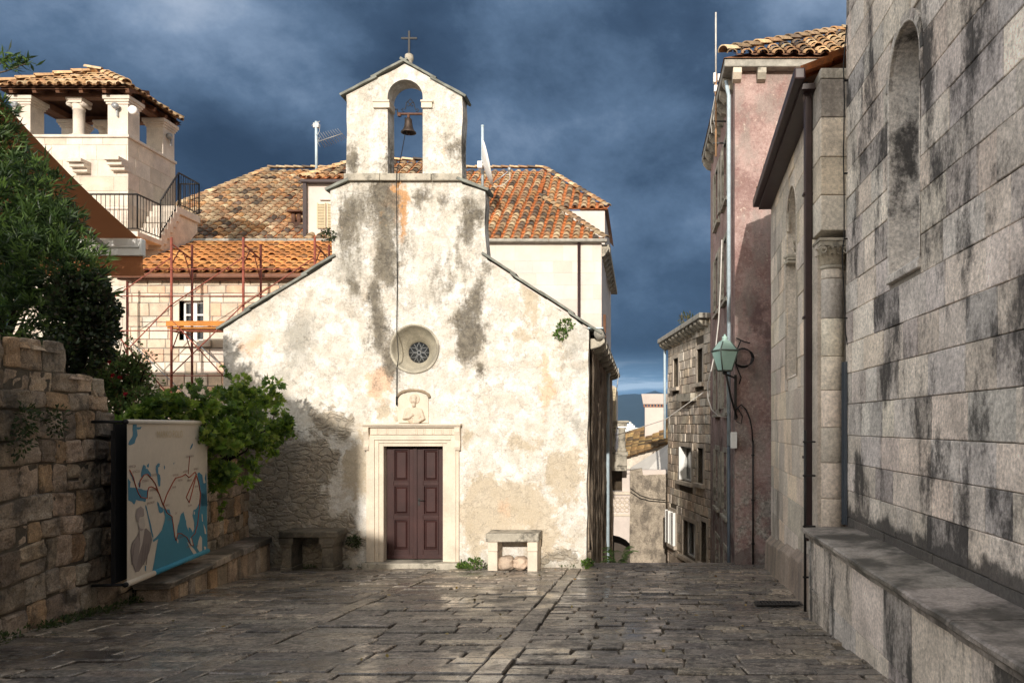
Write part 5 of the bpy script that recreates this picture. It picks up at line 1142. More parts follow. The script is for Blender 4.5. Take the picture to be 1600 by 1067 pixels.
def far_street():
    # rough rendered garden wall closing the view, balcony house on the left of it
    T = thing('lane_wall', 'rough sunlit rendered wall at the bottom of the stepped street', 'wall', (.2, 27.5, -5))
    Y = 27.4; a, b = P(984, 735, Y), P(1050, 740, Y); mb = MB(); pts = rough_line([(a.x, -7), (b.x + .6, -7), (b.x + .6, b.z - .02), (P(1005, 0, Y).x, P(0, 742, Y).z), (P(1003, 0, Y).x, P(0, 732, Y).z), (a.x, a.z)], .25, .02, 5)
    vs, fs = slab2d(pts, [], .5); mb.add([(x, Y + d_, z) for x, z, d_ in vs], fs); mb.build('wall_face', 'lane_render', T)
    mb = MB(); mb.box(P(1003, 745, Y + .05), P(1040, 733, Y + .4)); mb.build('coping', 'wall_cream', T, .02)
    mb = MB(); c = [P(985, 768, Y - .06), P(1000, 778, Y - .08), P(1015, 782, Y - .08), P(1040, 784, Y - .08)]; mb.tube(c, .012, 5); mb.tube([q + V((0, 0, .12 - .02 * i)) for i, q in enumerate(c)], .01, 5); tag(mb.build('sagging_cable', 'cable'), 'dark cables sagging along the rough lane wall', 'cable')
    B = thing('balcony_house', 'pale house corner with carved balcony front and dark arch beside the chapel', 'house', (-1, 29, -5))
    Y = 28.4; x0 = P(940, 0, Y).x; x1 = P(985, 0, Y).x; mb = MB(); z = lambda py: EZ + (665 - py) * Y / F
    ar = [(x0, -7), (x0, z(834)), (P(955, 0, Y).x, z(835)), (P(968, 0, Y).x, z(838)), (P(978, 0, Y).x, z(843)), (P(984, 0, Y).x, z(849)), (x1, z(849)), (x1, z(768)), (x0 - .1, z(768)), (x0 - .1, -7)]
    vs, fs = slab2d(ar, [], .5); mb.add([(x, Y + d_, zz) for x, zz, d_ in vs], fs); mb.box((x0 - .1, Y + 1.5, -7), (x1 + .3, Y + 2, z(835)), (.12, .11, .1)); mb.build('balcony_wall', 'wall_cream', B)
    mb = MB(); mb.box((x0, Y - .05, z(806)), (x1, Y - .001, z(803))); mb.box((x0, Y - .09, z(772)), (x1 + .02, Y - .001, z(768)))
    for i in range(4):
        for j in range(3):
            c = V((P(958 + i * 7.2, 0, Y).x, Y - .02, z(780 + j * 8))); mb.tube([c + V((math.cos(R(t)) * .075, 0, math.sin(R(t)) * .08)) for t in range(0, 361, 45)], .018, 5)
    mb.build('carved_panel', 'limestone', B)
    mb = MB(); mb.box((P(972, 0, Y).x, Y + .1, z(768)), (P(984, 0, Y).x, Y + .5, z(735))); mb.build('pier', 'wall_cream', B); mb = MB(); mb.box((x0, Y + .6, z(768)), (x1, Y + .9, z(735)), (.6, .55, .5)); mb.build('recess_wall', 'dark_mortar', B)
    # balustrade post and the louvred wall above
    Y = 27.6; z = lambda py: EZ + (665 - py) * Y / F; mb = MB(); c = V((P(969, 0, Y).x, Y + .2, z(712))); T2 = thing('balustrade', 'weathered stone balustrade post beside the chapel, above the lane', 'balustrade', (c.x, c.y, c.z))
    mb.box((c.x - .30, Y - .1, z(735)), (c.x + .22, Y + .5, z(712))); mb.box((c.x - .30, Y - .12, z(712)), (c.x + .26, Y + .5, z(706))); mb.lathe((c.x + .05, c.y, z(706)), [(.16, 0), (.16, .08), (.12, .14), (.13, .3), (.12, .75), (.16, .82)], 12); mb.lathe((c.x - .26, c.y + .1, z(706)), [(.13, 0), (.06, .12), (.12, .4), (.06, .75), (.12, .82)], 12); mb.build('post', 'old_limestone', T2)
    mb = MB(); mb.box((c.x - .45, Y - .1, z(666)), (c.x + .22, Y + .5, z(660))); mb.box((c.x - .5, Y - .16, z(660)), (c.x + .30, Y + .55, z(657))); mb.build('rail', 'old_limestone', T2, .01)
    Y = 30; z = lambda py: EZ + (665 - py) * Y / F; T3 = thing('shuttered_house', 'yellow louvred house edge just visible beside the chapel eave', 'house', (P(955, 0, Y).x, Y, -4)); mb = MB()
    mb.box((P(940, 0, Y).x, Y + .2, -6), (P(962, 0, Y).x, Y + 3, z(607))); mb.build('wall', 'wall_cream', T3); mb = MB(); yy = 603
    while yy < 676:
        mb.box((P(950, 0, Y).x, Y + .08, z(yy + 1.5)), (P(961, 0, Y).x, Y + .19, z(yy))); yy += 2.3
    mb.box((P(956, 0, Y).x, Y + .05, z(676)), (P(957.2, 0, Y).x, Y + .12, z(602))); mb.box((P(961, 0, Y).x, Y + .05, z(676)), (P(963, 0, Y).x, Y + .2, z(605))); mb.build('louvred_shutter', 'cream_paint', T3)
    # parasol, roof with chimney, ferry
    Y = 33.; c = P(1046, 700, Y); T4 = thing('parasol', 'large white parasol over the wall at the end of the lane', 'parasol', (c.x, c.y, c.z - 2)); mb = MB(); ap = V((c.x + .15, c.y, c.z + .28)); k = 8
    rim = [ap + V((math.cos(R(45 * i + 10)) * 1.75, math.sin(R(45 * i + 10)) * 1.75, -1.05)) for i in range(8)]; lo = [p + V((0, 0, -.14)) for p in rim]
    mb.add([ap] + rim + lo, [(0, i + 1, (i + 1) % 8 + 1) for i in range(8)] + [(i + 1, i + 9, (i + 1) % 8 + 9, (i + 1) % 8 + 1) for i in range(8)]); o = mb.build('canopy', 'white_canvas', T4, recalc=False); md = o.modifiers.new('t', 'SOLIDIFY'); md.thickness = .01
    mb = MB(); mb.tube([ap, ap - V((0, 0, 3.4))], .04, 8)
    for p in rim: mb.tube([ap - V((0, 0, .05)), p - V((0, 0, .05))], .015, 5)
    mb.build('pole', 'grey_metal', T4)
    Y = 37.; z = lambda py, yy=Y: EZ + (665 - py) * yy / F; X = lambda px, yy=Y: (px - 1000) * yy / F
    T5 = thing('tiled_house', 'low house with a mossy tile roof and broad flared white chimney', 'house', (.6, 38, -5)); mb = MB()
    gab = [(X(950), -7), (X(1060), -7), (X(1060), z(684)), (X(965), z(718)), (X(950), z(718))]; vs, fs = slab2d(gab, [], .4); mb.add([(x, Y + .1 + d_, zz) for x, zz, d_ in vs], fs); mb.build('gable_wall', 'house_stone', T5)
    A, Bq, A2 = P(963, 719, Y), P(1062, 683, Y), P(974, 679, 41.5); U = (A2 - A).normalized(); S = (Bq - A); S = (S - U * S.dot(U)); Lr = S.length; S.normalize(); D = (A2 - A).length; dB = (Bq - A).dot(U)
    mb = MB(); tile_field(mb, A - U * .1, U, S, [(0, 0), (D, 0), (D, Lr), (0, Lr)], [((.40, .25, .11), 4), ((.28, .18, .09), 4), ((.5, .34, .15), 2), ((.15, .11, .07), 2)], pu=.26, ps=.34, r=.1, pan=(.3, .17, .08))
    mb.add([A, A + U * D, A + U * D + S * Lr, A + S * Lr], [(0, 1, 2, 3)], (.3, .2, .1)); mb.build('roof', 'tile', T5, recalc=False)
    mb = MB(); Yc = 39.; x0, x1 = X(1007.5, Yc), X(1039, Yc); zz = lambda py: EZ + (665 - py) * Yc / F; mb.box((x0, Yc, zz(690)), (x1, Yc + 1, zz(636))); ch = mb.build('chimney', 'wall_cream', T5, .01)
    mb = MB(); mb.hexa([(x0 - .08, Yc - .08, zz(631.5)), (x1 + .08, Yc - .08, zz(631.5)), (x1 + .08, Yc + 1.08, zz(631.5)), (x0 - .08, Yc + 1.08, zz(631.5)), (X(1002, Yc), Yc - .2, zz(615.5)), (X(1044, Yc), Yc - .2, zz(615.5)), (X(1044, Yc), Yc + 1.2, zz(615.5)), (X(1002, Yc), Yc + 1.2, zz(615.5))]); mb.build('flared_cap', 'wall_cream', ch, .01)
    mb = MB(); i = 0; xx = x0 - .06
    while xx < x1 + .02: mb.box((xx, Yc - .06, zz(635.5)), (xx + .07, Yc + .9, zz(632)), (.45, .22, .14)); xx += .15
    mb.box((x0 - .03, Yc - .03, zz(636)), (x1 + .03, Yc + 1, zz(635.4)), (.45, .22, .14)); mb.build('brick_band', 'tile', ch)
    # ferry out on the channel
    D = 1000.; fz = lambda py: EZ + (665 - py) * D / F; fxx = lambda px: (px - 1000) * D / F; T6 = thing('ferry', 'white car ferry with funnel on the blue channel', 'ferry', (fxx(985), D, -13.6))
    mb = MB(); mb.prism([(fxx(950), D, fz(684)), (fxx(998), D, fz(684)), (fxx(1004), D, fz(674)), (fxx(999), D, fz(672)), (fxx(950), D, fz(672))], (0, 14, 0)); mb.build('hull', 'white_paint', T6)
    mb = MB(); mb.prism([(fxx(950), D, fz(686.5)), (fxx(998), D, fz(686.5)), (fxx(999), D, fz(684.2)), (fxx(950), D, fz(684.2))], (0, 14, 0), (.06, .1, .25)); mb.build('hull_stripe', 'white_paint', T6)
    mb = MB(); mb.box((fxx(952), D + 1, fz(671.8)), (fxx(999), D + 13, fz(668))); mb.box((fxx(955), D + 2, fz(667.9)), (fxx(992), D + 12, fz(664.5))); mb.box((fxx(979), D + 3, fz(664.4)), (fxx(989), D + 11, fz(662))); mb.build('superstructure', 'white_paint', T6)
    mb = MB()
    for px in (975.5, 982, 988): mb.box((fxx(px), D - .3, fz(679)), (fxx(px + 2.6), D - .05, fz(677)), (.05, .06, .08))
    for k in range(9): mb.box((fxx(976 + k * 2.4), D + .8, fz(670.6)), (fxx(977.4 + k * 2.4), D + .95, fz(669.4)), (.08, .1, .14))
    mb.build('window', 'white_paint', T6); mb = MB(); mb.tube([(fxx(984), D + 6, fz(662)), (fxx(984), D + 6, fz(658.5))], .9, 8); mb.tube([(fxx(986), D + 6, fz(662)), (fxx(986), D + 6, fz(659.5))], .4, 6); mb.build('mast', 'white_paint', T6)
    # fern at the top of the steps
    mb = MB(); c = V((P(966, 0, 17.3).x, 17.3, -.62))
    for i in range(17):
        a = random.uniform(0, 2 * math.pi); ln = random.uniform(.25, .5); hh = random.uniform(.5, .85); d_ = V((math.cos(a), math.sin(a), 0)); s_ = V((-d_.y, d_.x, 0)); t = jit((.075, .125, .03), .3)
        for j in range(22):
            f = j / 22; p = c + d_ * (ln * f * (.4 + .6 * f)) + V((0, 0, hh * (1.9 * f - 1.15 * f * f))); wdt = .11 * math.sin(math.pi * min(1, f * .9 + .1)) + .01
            for sg in (-1, 1): mb.add([p, p + s_ * sg * wdt + d_ * .03 + V((0, 0, -.02)), p + s_ * sg * wdt * .9 + d_ * .05 + V((0, 0, -.02)), p + d_ * .028], [(0, 1, 2, 3)], t)
    tag(mb.build('fern', 'leaf', recalc=False), 'green fern fronds at the top of the steps by the chapel corner', 'fern')
stone('lane_render', (.42, .355, .28), .95, .35, 3.4, 1.0, 20, .06, .75, (.13, .11, .09), 3.2, 1.8, (.46, .62), fine=.45)
far_street()

# ================================================================ the left side: garden wall, its bench, the banner
stone('black_paint', (.012, .012, .013), .6, .2, 8, .05)
WD = V((-.14, 1, 0)).normalized(); WN = V((WD.y, -WD.x, 0))           # along the wall (away from the viewer) and its outward normal
W0 = V((-6.12 - .14 * (3 - 7.84), 3, 0))
def wu(Y): return (Y - 3) / WD.y
def wx(Y): return -6.12 - .14 * (Y - 7.84)
RT = ((1, 1, 1), (.85, .80, .74), (1.15, 1.05, .95), (.72, .68, .64), (1.05, .85, .66), (.9, .86, .84), (1.2, 1.1, 1.02), (.62, .58, .54))
def garden_wall():
    T = thing('garden_wall', 'old rubble garden wall of big irregular blocks on the left', 'wall', (wx(8), 8, .3))
    top = lambda u: (EZ + .88 + .25) if u < wu(9.05) else (EZ + .62 + .25 if u < wu(9.55) else EZ + .46 + .25 if u < wu(9.92) else EZ - .02 + .25)
    mb = MB(); base = lambda u: 0
    rubble(mb, W0 + V((0, 0, -.25)), WD, WN, wu(15.0), 4.0, (.19, .35), (.19, .5), RT, .22, .024, .016, lambda u: top(u), 9)
    mb.build('stones', 'rubble', T, recalc=False)
    mb = MB()
    for (a, b, zt) in ((3, 9.05, EZ + .83), (9.05, 9.55, EZ + .57), (9.55, 9.92, EZ + .40), (9.92, 15.0, EZ - .06)):
        p, q = W0 + WD * wu(a) - WN * .052, W0 + WD * wu(b) - WN * .052; p2, q2_ = p - WN * .5, q - WN * .5
        if b == 15.0: q2_ = q - WN * .3
        mb.hexa([(p.x, p.y, -.5), (q.x, q.y, -.5), (q2_.x, q2_.y, -.5), (p2.x, p2.y, -.5), (p.x, p.y, zt), (q.x, q.y, zt), (q2_.x, q2_.y, zt), (p2.x, p2.y, zt)])
    mb.build('wall_core', 'dark_mortar', T)
    # stones laid on top of each step
    mb = MB()
    for (a, b, zt) in ((3, 9.05, EZ + .83), (9.05, 9.55, EZ + .57), (9.55, 9.92, EZ + .40), (9.92, 14.9, EZ - .06)):
        rubble(mb, W0 + WD * wu(a) + V((0, 0, zt)), WD, (0, 0, 1), wu(b) - wu(a), .45, (.2, .3), (.2, .45), RT, .15, .06, .02, None, 4, W=-WN)
    mb.build('coping_stones', 'rubble', T, recalc=False)
garden_wall()

def wall_bench():
    T = thing('wall_bench', 'long low masonry bench with a moulded slab along the garden wall', 'bench', (wx(12.6) + .3, 12.6, .25))
    BD = WD; off = .43; Y0, Y1 = 10.62, 14.78; A = V((wx(Y0) + off, Y0, 0)); zt = EZ - 2.0; L = (Y1 - Y0) / WD.y
    mb = MB(); ashlar(mb, A + V((0, 0, -.1)), WD, WN, L, zt - .1 + .1, (.45, .6), (.16, .42), .02, .03, .02, RT[:6], .15, (), .012, tilt=.03)
    ashlar(mb, A - WN * off + V((0, 0, -.1)), WN, -WD, off, zt - .1 + .1, (.45, .6), (.25, .5), .02, .03, .02, RT[:6], .15, (), .01)
    mb.build('front_stones', 'rubble', T, recalc=False)
    mb = MB(); B = A + WD * L; q = lambda p, z: (p.x, p.y, z)
    a, b, c, d_ = A - WN * .03 + WD * .03, B - WN * .03, B - WN * (off), A - WN * off + WD * .03
    mb.hexa([q(p, -.2) for p in (a, b, c, d_)] + [q(p, zt - .1) for p in (a, b, c, d_)]); mb.build('core', 'dark_mortar', T)
    mb = MB(); u = -.06; first = True
    while u < L - .05:
        u2 = min(L, u + (1.35 if first else random.uniform(.5, .9)))
        if L - u2 < .2: u2 = L
        t = jit(random.choice(RT[:4]), .12)
        lay = ((-.10, -.065, .02), (-.064, -.03, .05), (-.029, .0, .075)) if first else ((-.10, .0, .03 + random.uniform(-.01, .02)),)
        for z0, z1, o in lay:
            p0, p1 = A + WD * (u - (o if first else 0)) + WN * o, A + WD * (u2 - .006) + WN * o; p2, p3 = A + WD * (u2 - .006) - WN * off, A + WD * (u - (o if first else 0)) - WN * off; dz = random.uniform(-.012, .012) if not first else 0
            mb.hexa([q(p, zt + z0 + dz) for p in (p0, p1, p2, p3)] + [q(p, zt + z1 + dz) for p in (p0, p1, p2, p3)], t)
        u = u2; first = False
    mb.build('seat_slab', 'ledge_top', T, .012)
wall_bench()

def banner():
    def Bp(px, py, off=0.0):
        k = (px - 1000) / F; Y = -4.44 / (k + .16); p = P(px, py, Y); return p + BN * off
    BD = V((-.16, 1, 0)).normalized(); BN = V((BD.y, -BD.x, 0))
    xl, xr = 198.5, 324.0; Yl, Yr = Bp(xl, 0).y, Bp(xr, 0).y; zt, zb = EZ + .045, EZ - 1.84
    T = thing('map_banner', 'hanging cloth banner printed with an old travel map and a portrait', 'banner', Bp(260, 900))
    # the cloth: a slightly rippled sheet with the print as coloured faces 2 mm proud
    org = Bp(xl, 0); org.z = 0; L = (Bp(xr, 0) - Bp(xl, 0)); L.z = 0; L = L.length
    beige, blue, blue2 = (.57, .50, .41), (.055, .19, .28), (.052, .215, .30); dark = (.10, .05, .04); red = (.38, .07, .03)
    wav = lambda u, z: 0.0
    at = lambda u, z, off=0: org + BD * u + V((0, 0, z)) + BN * (off + wav(u, z))
    def uv(px, py): p = Bp(px, py); return ((p - org).dot(BD), p.z)
    mb = MB(); nu, nz = 20, 16; vs = [at(L * i / nu, zb + (zt - zb) * j / nz) for j in range(nz + 1) for i in range(nu + 1)]
    mb.add(vs, [(j * (nu + 1) + i, j * (nu + 1) + i + 1, (j + 1) * (nu + 1) + i + 1, (j + 1) * (nu + 1) + i) for j in range(nz) for i in range(nu)], beige, True)
    mb.build('cloth', 'banner_cloth', T, recalc=False)
    z1 = lambda x, y: (190 + x / 7.62, 650 + y / 7.62); z2 = lambda x, y: (190 + x / 7.113, 770 + y / 7.113)
    def rag(pts):
        out = []; k = len(pts)
        for i in range(k):
            a, b = pts[i], pts[(i + 1) % k]; out.append(a); d_ = math.hypot(b[0] - a[0], b[1] - a[1])
            if d_ > 3 and 201 < (a[0] + b[0]) / 2 < 321: out.append(((a[0] + b[0]) / 2 + random.uniform(-.5, .5), (a[1] + b[1]) / 2 + random.uniform(-.8, .8)))
        return out
    def poly(pts, tone, off): mb.flat([at(*[min(max(c, lo), hi) for c, lo, hi in zip(uv(*p), (0.004, zb), (L - .004, zt))], off) for p in pts], tone)
    mb = MB()
    seas = [
        [z1(*p) for p in ((140, 60), (185, 60), (178, 130), (235, 125), (225, 152), (180, 158), (188, 230), (158, 300), (150, 325), (95, 348), (75, 335), (100, 280), (130, 230), (128, 160))],
        [z1(*p) for p in ((258, 575), (282, 590), (285, 620), (305, 625), (345, 680), (352, 715), (330, 730), (290, 690), (262, 700), (248, 740), (228, 720), (235, 650))],
        [z1(*p) for p in ((300, 580), (325, 558), (320, 610), (298, 605))],
        [z1(*p) for p in ((430, 560), (455, 570), (450, 600), (432, 610), (435, 680), (455, 700), (462, 740), (458, 830), (438, 838), (425, 760), (415, 690), (402, 630), (405, 590))],
        [z1(*p) for p in ((505, 580), (514, 600), (512, 632), (502, 628))], [z1(*p) for p in ((615, 555), (650, 545), (620, 560), (615, 580))], [z1(*p) for p in ((840, 320), (848, 340), (820, 395), (812, 390))],
        [z1(*p) for p in ((72, 740), (110, 790), (118, 850), (150, 850), (200, 860), (235, 865), (250, 875), (285, 880), (312, 872), (300, 960), (280, 1020), (200, 1005), (170, 995), (150, 1050), (120, 1020), (75, 1000))],
        [z1(*p) for p in ((90, 640), (110, 665), (150, 740), (155, 790), (130, 760), (105, 700))], [z1(*p) for p in ((215, 760), (225, 800), (218, 850), (200, 855), (195, 800))],
        [z1(*p) for p in ((420, 1015), (440, 1030), (445, 1067), (425, 1067))],
        [z2(*p) for p in ((395, 95), (410, 110), (425, 150), (455, 165), (462, 200), (430, 225), (415, 215), (400, 150))],
        [z2(*p) for p in ((262, 130), (275, 150), (300, 260), (330, 380), (352, 480), (345, 510), (320, 420), (290, 270), (268, 180))],
        # the ocean, with the peninsulas cut out of it
        [z2(*p) for p in ((460, 175), (490, 180), (530, 180), (545, 240), (565, 265), (572, 340), (580, 440), (595, 520), (612, 520), (615, 420), (625, 360), (645, 290), (660, 230), (685, 205), (700, 260), (715, 310), (722, 370), (745, 430), (745, 380), (770, 400), (790, 440), (805, 400), (805, 330), (785, 250), (795, 190), (830, 170), (850, 130), (870, 80), (875, 0), (945, 0), (1000, 640), (1000, 665), (850, 715), (345, 915), (335, 880), (380, 640), (405, 510), (350, 545), (345, 520), (400, 470), (445, 410), (470, 330), (480, 260))],
        [z1(*p) for p in ((900, 690), (920, 665), (945, 690), (960, 700), (970, 800), (1005, 660), (1030, 1067), (915, 1067), (935, 980), (930, 860), (915, 780))],
    ]
    for s_ in seas: poly(rag(s_), blue if s_ is not seas[13] else blue2, .003)
    lands = [[(725, 540), (745, 560), (800, 620), (845, 715), (810, 700), (760, 620)], [(770, 490), (785, 520), (790, 590), (770, 570), (755, 510)], [(870, 470), (890, 500), (890, 640), (870, 665), (835, 610), (850, 530)], [(885, 230), (895, 240), (900, 320), (890, 310)], [(905, 340), (930, 400), (938, 455), (920, 450), (912, 390)], [(910, 590), (935, 600), (935, 670), (920, 675)], [(615, 505), (628, 520), (624, 560), (614, 545)], [(955, 540), (965, 545), (960, 560)], [(800, 200), (812, 215), (805, 245), (797, 235)], [(975, 600), (990, 610), (975, 630)]]
    for l in lands: poly([z2(*p) for p in l], beige, .005)
    poly([z1(*p) for p in ((955, 700), (975, 710), (985, 740), (998, 790), (975, 800), (968, 750))], beige, .005); poly([z1(*p) for p in ((100, 790), (120, 800), (112, 850), (95, 845))], beige, .005)
    mb.build('printed_map', 'banner_cloth', T, recalc=False)
    # bust printed in grey: cap, face, cloak
    mb = MB(); g1, g2, g3 = (.30, .25, .23), (.21, .17, .155), (.46, .40, .345)
    poly([z2(*p) for p in ((170, 470), (110, 560), (95, 640), (105, 760), (150, 880), (190, 870), (260, 760), (310, 640), (335, 520), (320, 440), (270, 390), (230, 410), (200, 400))], g2, .004)
    poly([z2(*p) for p in ((170, 470), (205, 560), (185, 700), (150, 860), (120, 780), (100, 660), (115, 560))], (.26, .215, .195), .006); poly([z2(*p) for p in ((195, 420), (250, 400), (225, 560), (185, 690), (200, 560))], g3, .006)
    poly([z2(*p) for p in ((180, 330), (195, 280), (240, 270), (250, 310), (258, 345), (245, 400), (215, 425), (185, 400))], g3, .006)
    poly([z2(*p) for p in ((150, 260), (165, 180), (205, 145), (240, 175), (245, 240), (235, 265), (195, 270), (180, 335), (160, 310))], g1, .007); poly([z2(*p) for p in ((180, 360), (200, 390), (240, 400), (215, 425), (185, 405))], g1, .007)
    poly([z2(*p) for p in ((255, 810), (268, 805), (268, 865), (258, 868))], blue, .005)
    for x in (130, 235, 262, 290): poly([z2(x, 560), z2(x + 9, 560), z2(x - 18, 800), z2(x - 26, 790)], (.17, .135, .125), .007)
    mb.build('printed_portrait', 'banner_cloth', T, recalc=False)
    # the travel route
    mb = MB()
    def route(pts, r=.006): mb.tube([at(*uv(*p), .006) for p in pts], r, 4, red)
    route([z1(*p) for p in ((90, 640), (130, 720), (165, 840), (195, 920), (225, 965), (300, 978), (305, 900), (318, 850), (350, 838), (400, 860), (440, 920), (490, 1060))]); route([z1(*p) for p in ((490, 1060), (530, 940), (605, 790), (640, 735), (720, 715), (755, 690), (800, 730), (870, 665), (885, 690), (850, 770), (765, 965), (800, 1030), (835, 900), (885, 700), (915, 800), (935, 930), (920, 1067))])
    route([z1(*p) for p in ((205, 840), (215, 770), (260, 700), (300, 690), (350, 740), (395, 800), (450, 950))]); route([z1(*p) for p in ((788, 690), (805, 480))], .004)
    route([z2(*p) for p in ((460, 130), (500, 220), (555, 260), (570, 360), (585, 480), (600, 530), (620, 450), (660, 450), (720, 490), (760, 570), (795, 590), (770, 490), (810, 450), (840, 340), (850, 240), (865, 130), (870, 20))])
    mb.build('printed_route', 'banner_cloth', T, recalc=False)
    def word(txt, px, py, size, mat): u, z = uv(px, py); lettering('lettering', txt, size, (at(u, z, .012), BD, V((0, 0, 1))), mat, T)
    word('MARKO POLO', *z1(570, 255), .13, 'gold_print')
    for txt, x, y in (('VENECIJA', 118, 612), ('KORČULA', 165, 672), ('TRABZON', 378, 712), ('ISTANBUL', 275, 782), ('AKKA', 335, 985), ('JERUZALEM', 335, 1045), ('BAGDAD', 360, 890), ('KASHGAR', 632, 712), ('HOTAN', 688, 775), ('PAMIR', 615, 858), ('LANZHOU', 755, 668), ('KARAKORUM', 805, 490), ('XANADU', 875, 640), ('ZHANGYE', 800, 775), ('PEKING', 880, 848)): word(txt, *z1(x, y), .042, 'dark_print')
    for k in range(7): word('- - -', *z1(885, 880 + k * 20), .05, 'dark_print')
    for txt, x, y in (('HORMUZ', 490, 150), ('DIU', 595, 235), ('KOLLAM', 530, 300), ('CEYLON', 655, 500), ('SUMATRA', 740, 605), ('JAVA', 830, 600), ('BURMA', 750, 150)): word(txt, *z2(x, y), .042, 'dark_print')
    # bars, and a flat black panel behind the cloth
    mb = MB(); a, b = at(-.02, zb, .0), at(L + .01, zb, 0)
    mb.tube([a, at(.0, zb), at(L * .28, zb)], .035, 10, beige); mb.tube([at(L * .28 + .003, zb), b], .035, 10, (.06, .28, .40)); mb.build('bottom_roll', 'banner_cloth', T)
    mb = MB(); mb.tube([at(-.02, zt), at(L + .02, zt)], .03, 10, (.62, .56, .47)); mb.build('top_roll', 'banner_cloth', T)
    for zz in (zb, zt):
        mb = MB(); mb.tube([at(-.055, zz, 0), at(-.021, zz, 0)], .03, 8); mb.tube([at(-.035, zz, 0), at(-.035, zz, -.36)], .018, 6); mb.build('bracket', 'black_paint', T)
    mb = MB(); p = lambda u, z, off: org + BD * u + V((0, 0, z)) + BN * off
    def pan(u0, u1, o0, o1, z0, z1_): mb.hexa([p(u0, z0, o0), p(u1, z0, o0), p(u1, z0, o1), p(u0, z0, o1), p(u0, z1_, o0), p(u1, z1_, o0), p(u1, z1_, o1), p(u0, z1_, o1)])
    pan(-.05, L + .02, -.13, -.105, zb + .02, zt - .02); pan(-.05, -.02, -.15, -.131, zb, zt - .1); mb.build('backing_panel', 'matt_black', T)
n, b, m = newmat('gold_print'); b.inputs['Base Color'].default_value = (.50, .40, .24, 1); b.inputs['Roughness'].default_value = .7
n, b, m = newmat('dark_print'); b.inputs['Base Color'].default_value = (.17, .09, .07, 1); b.inputs['Roughness'].default_value = .8
banner()

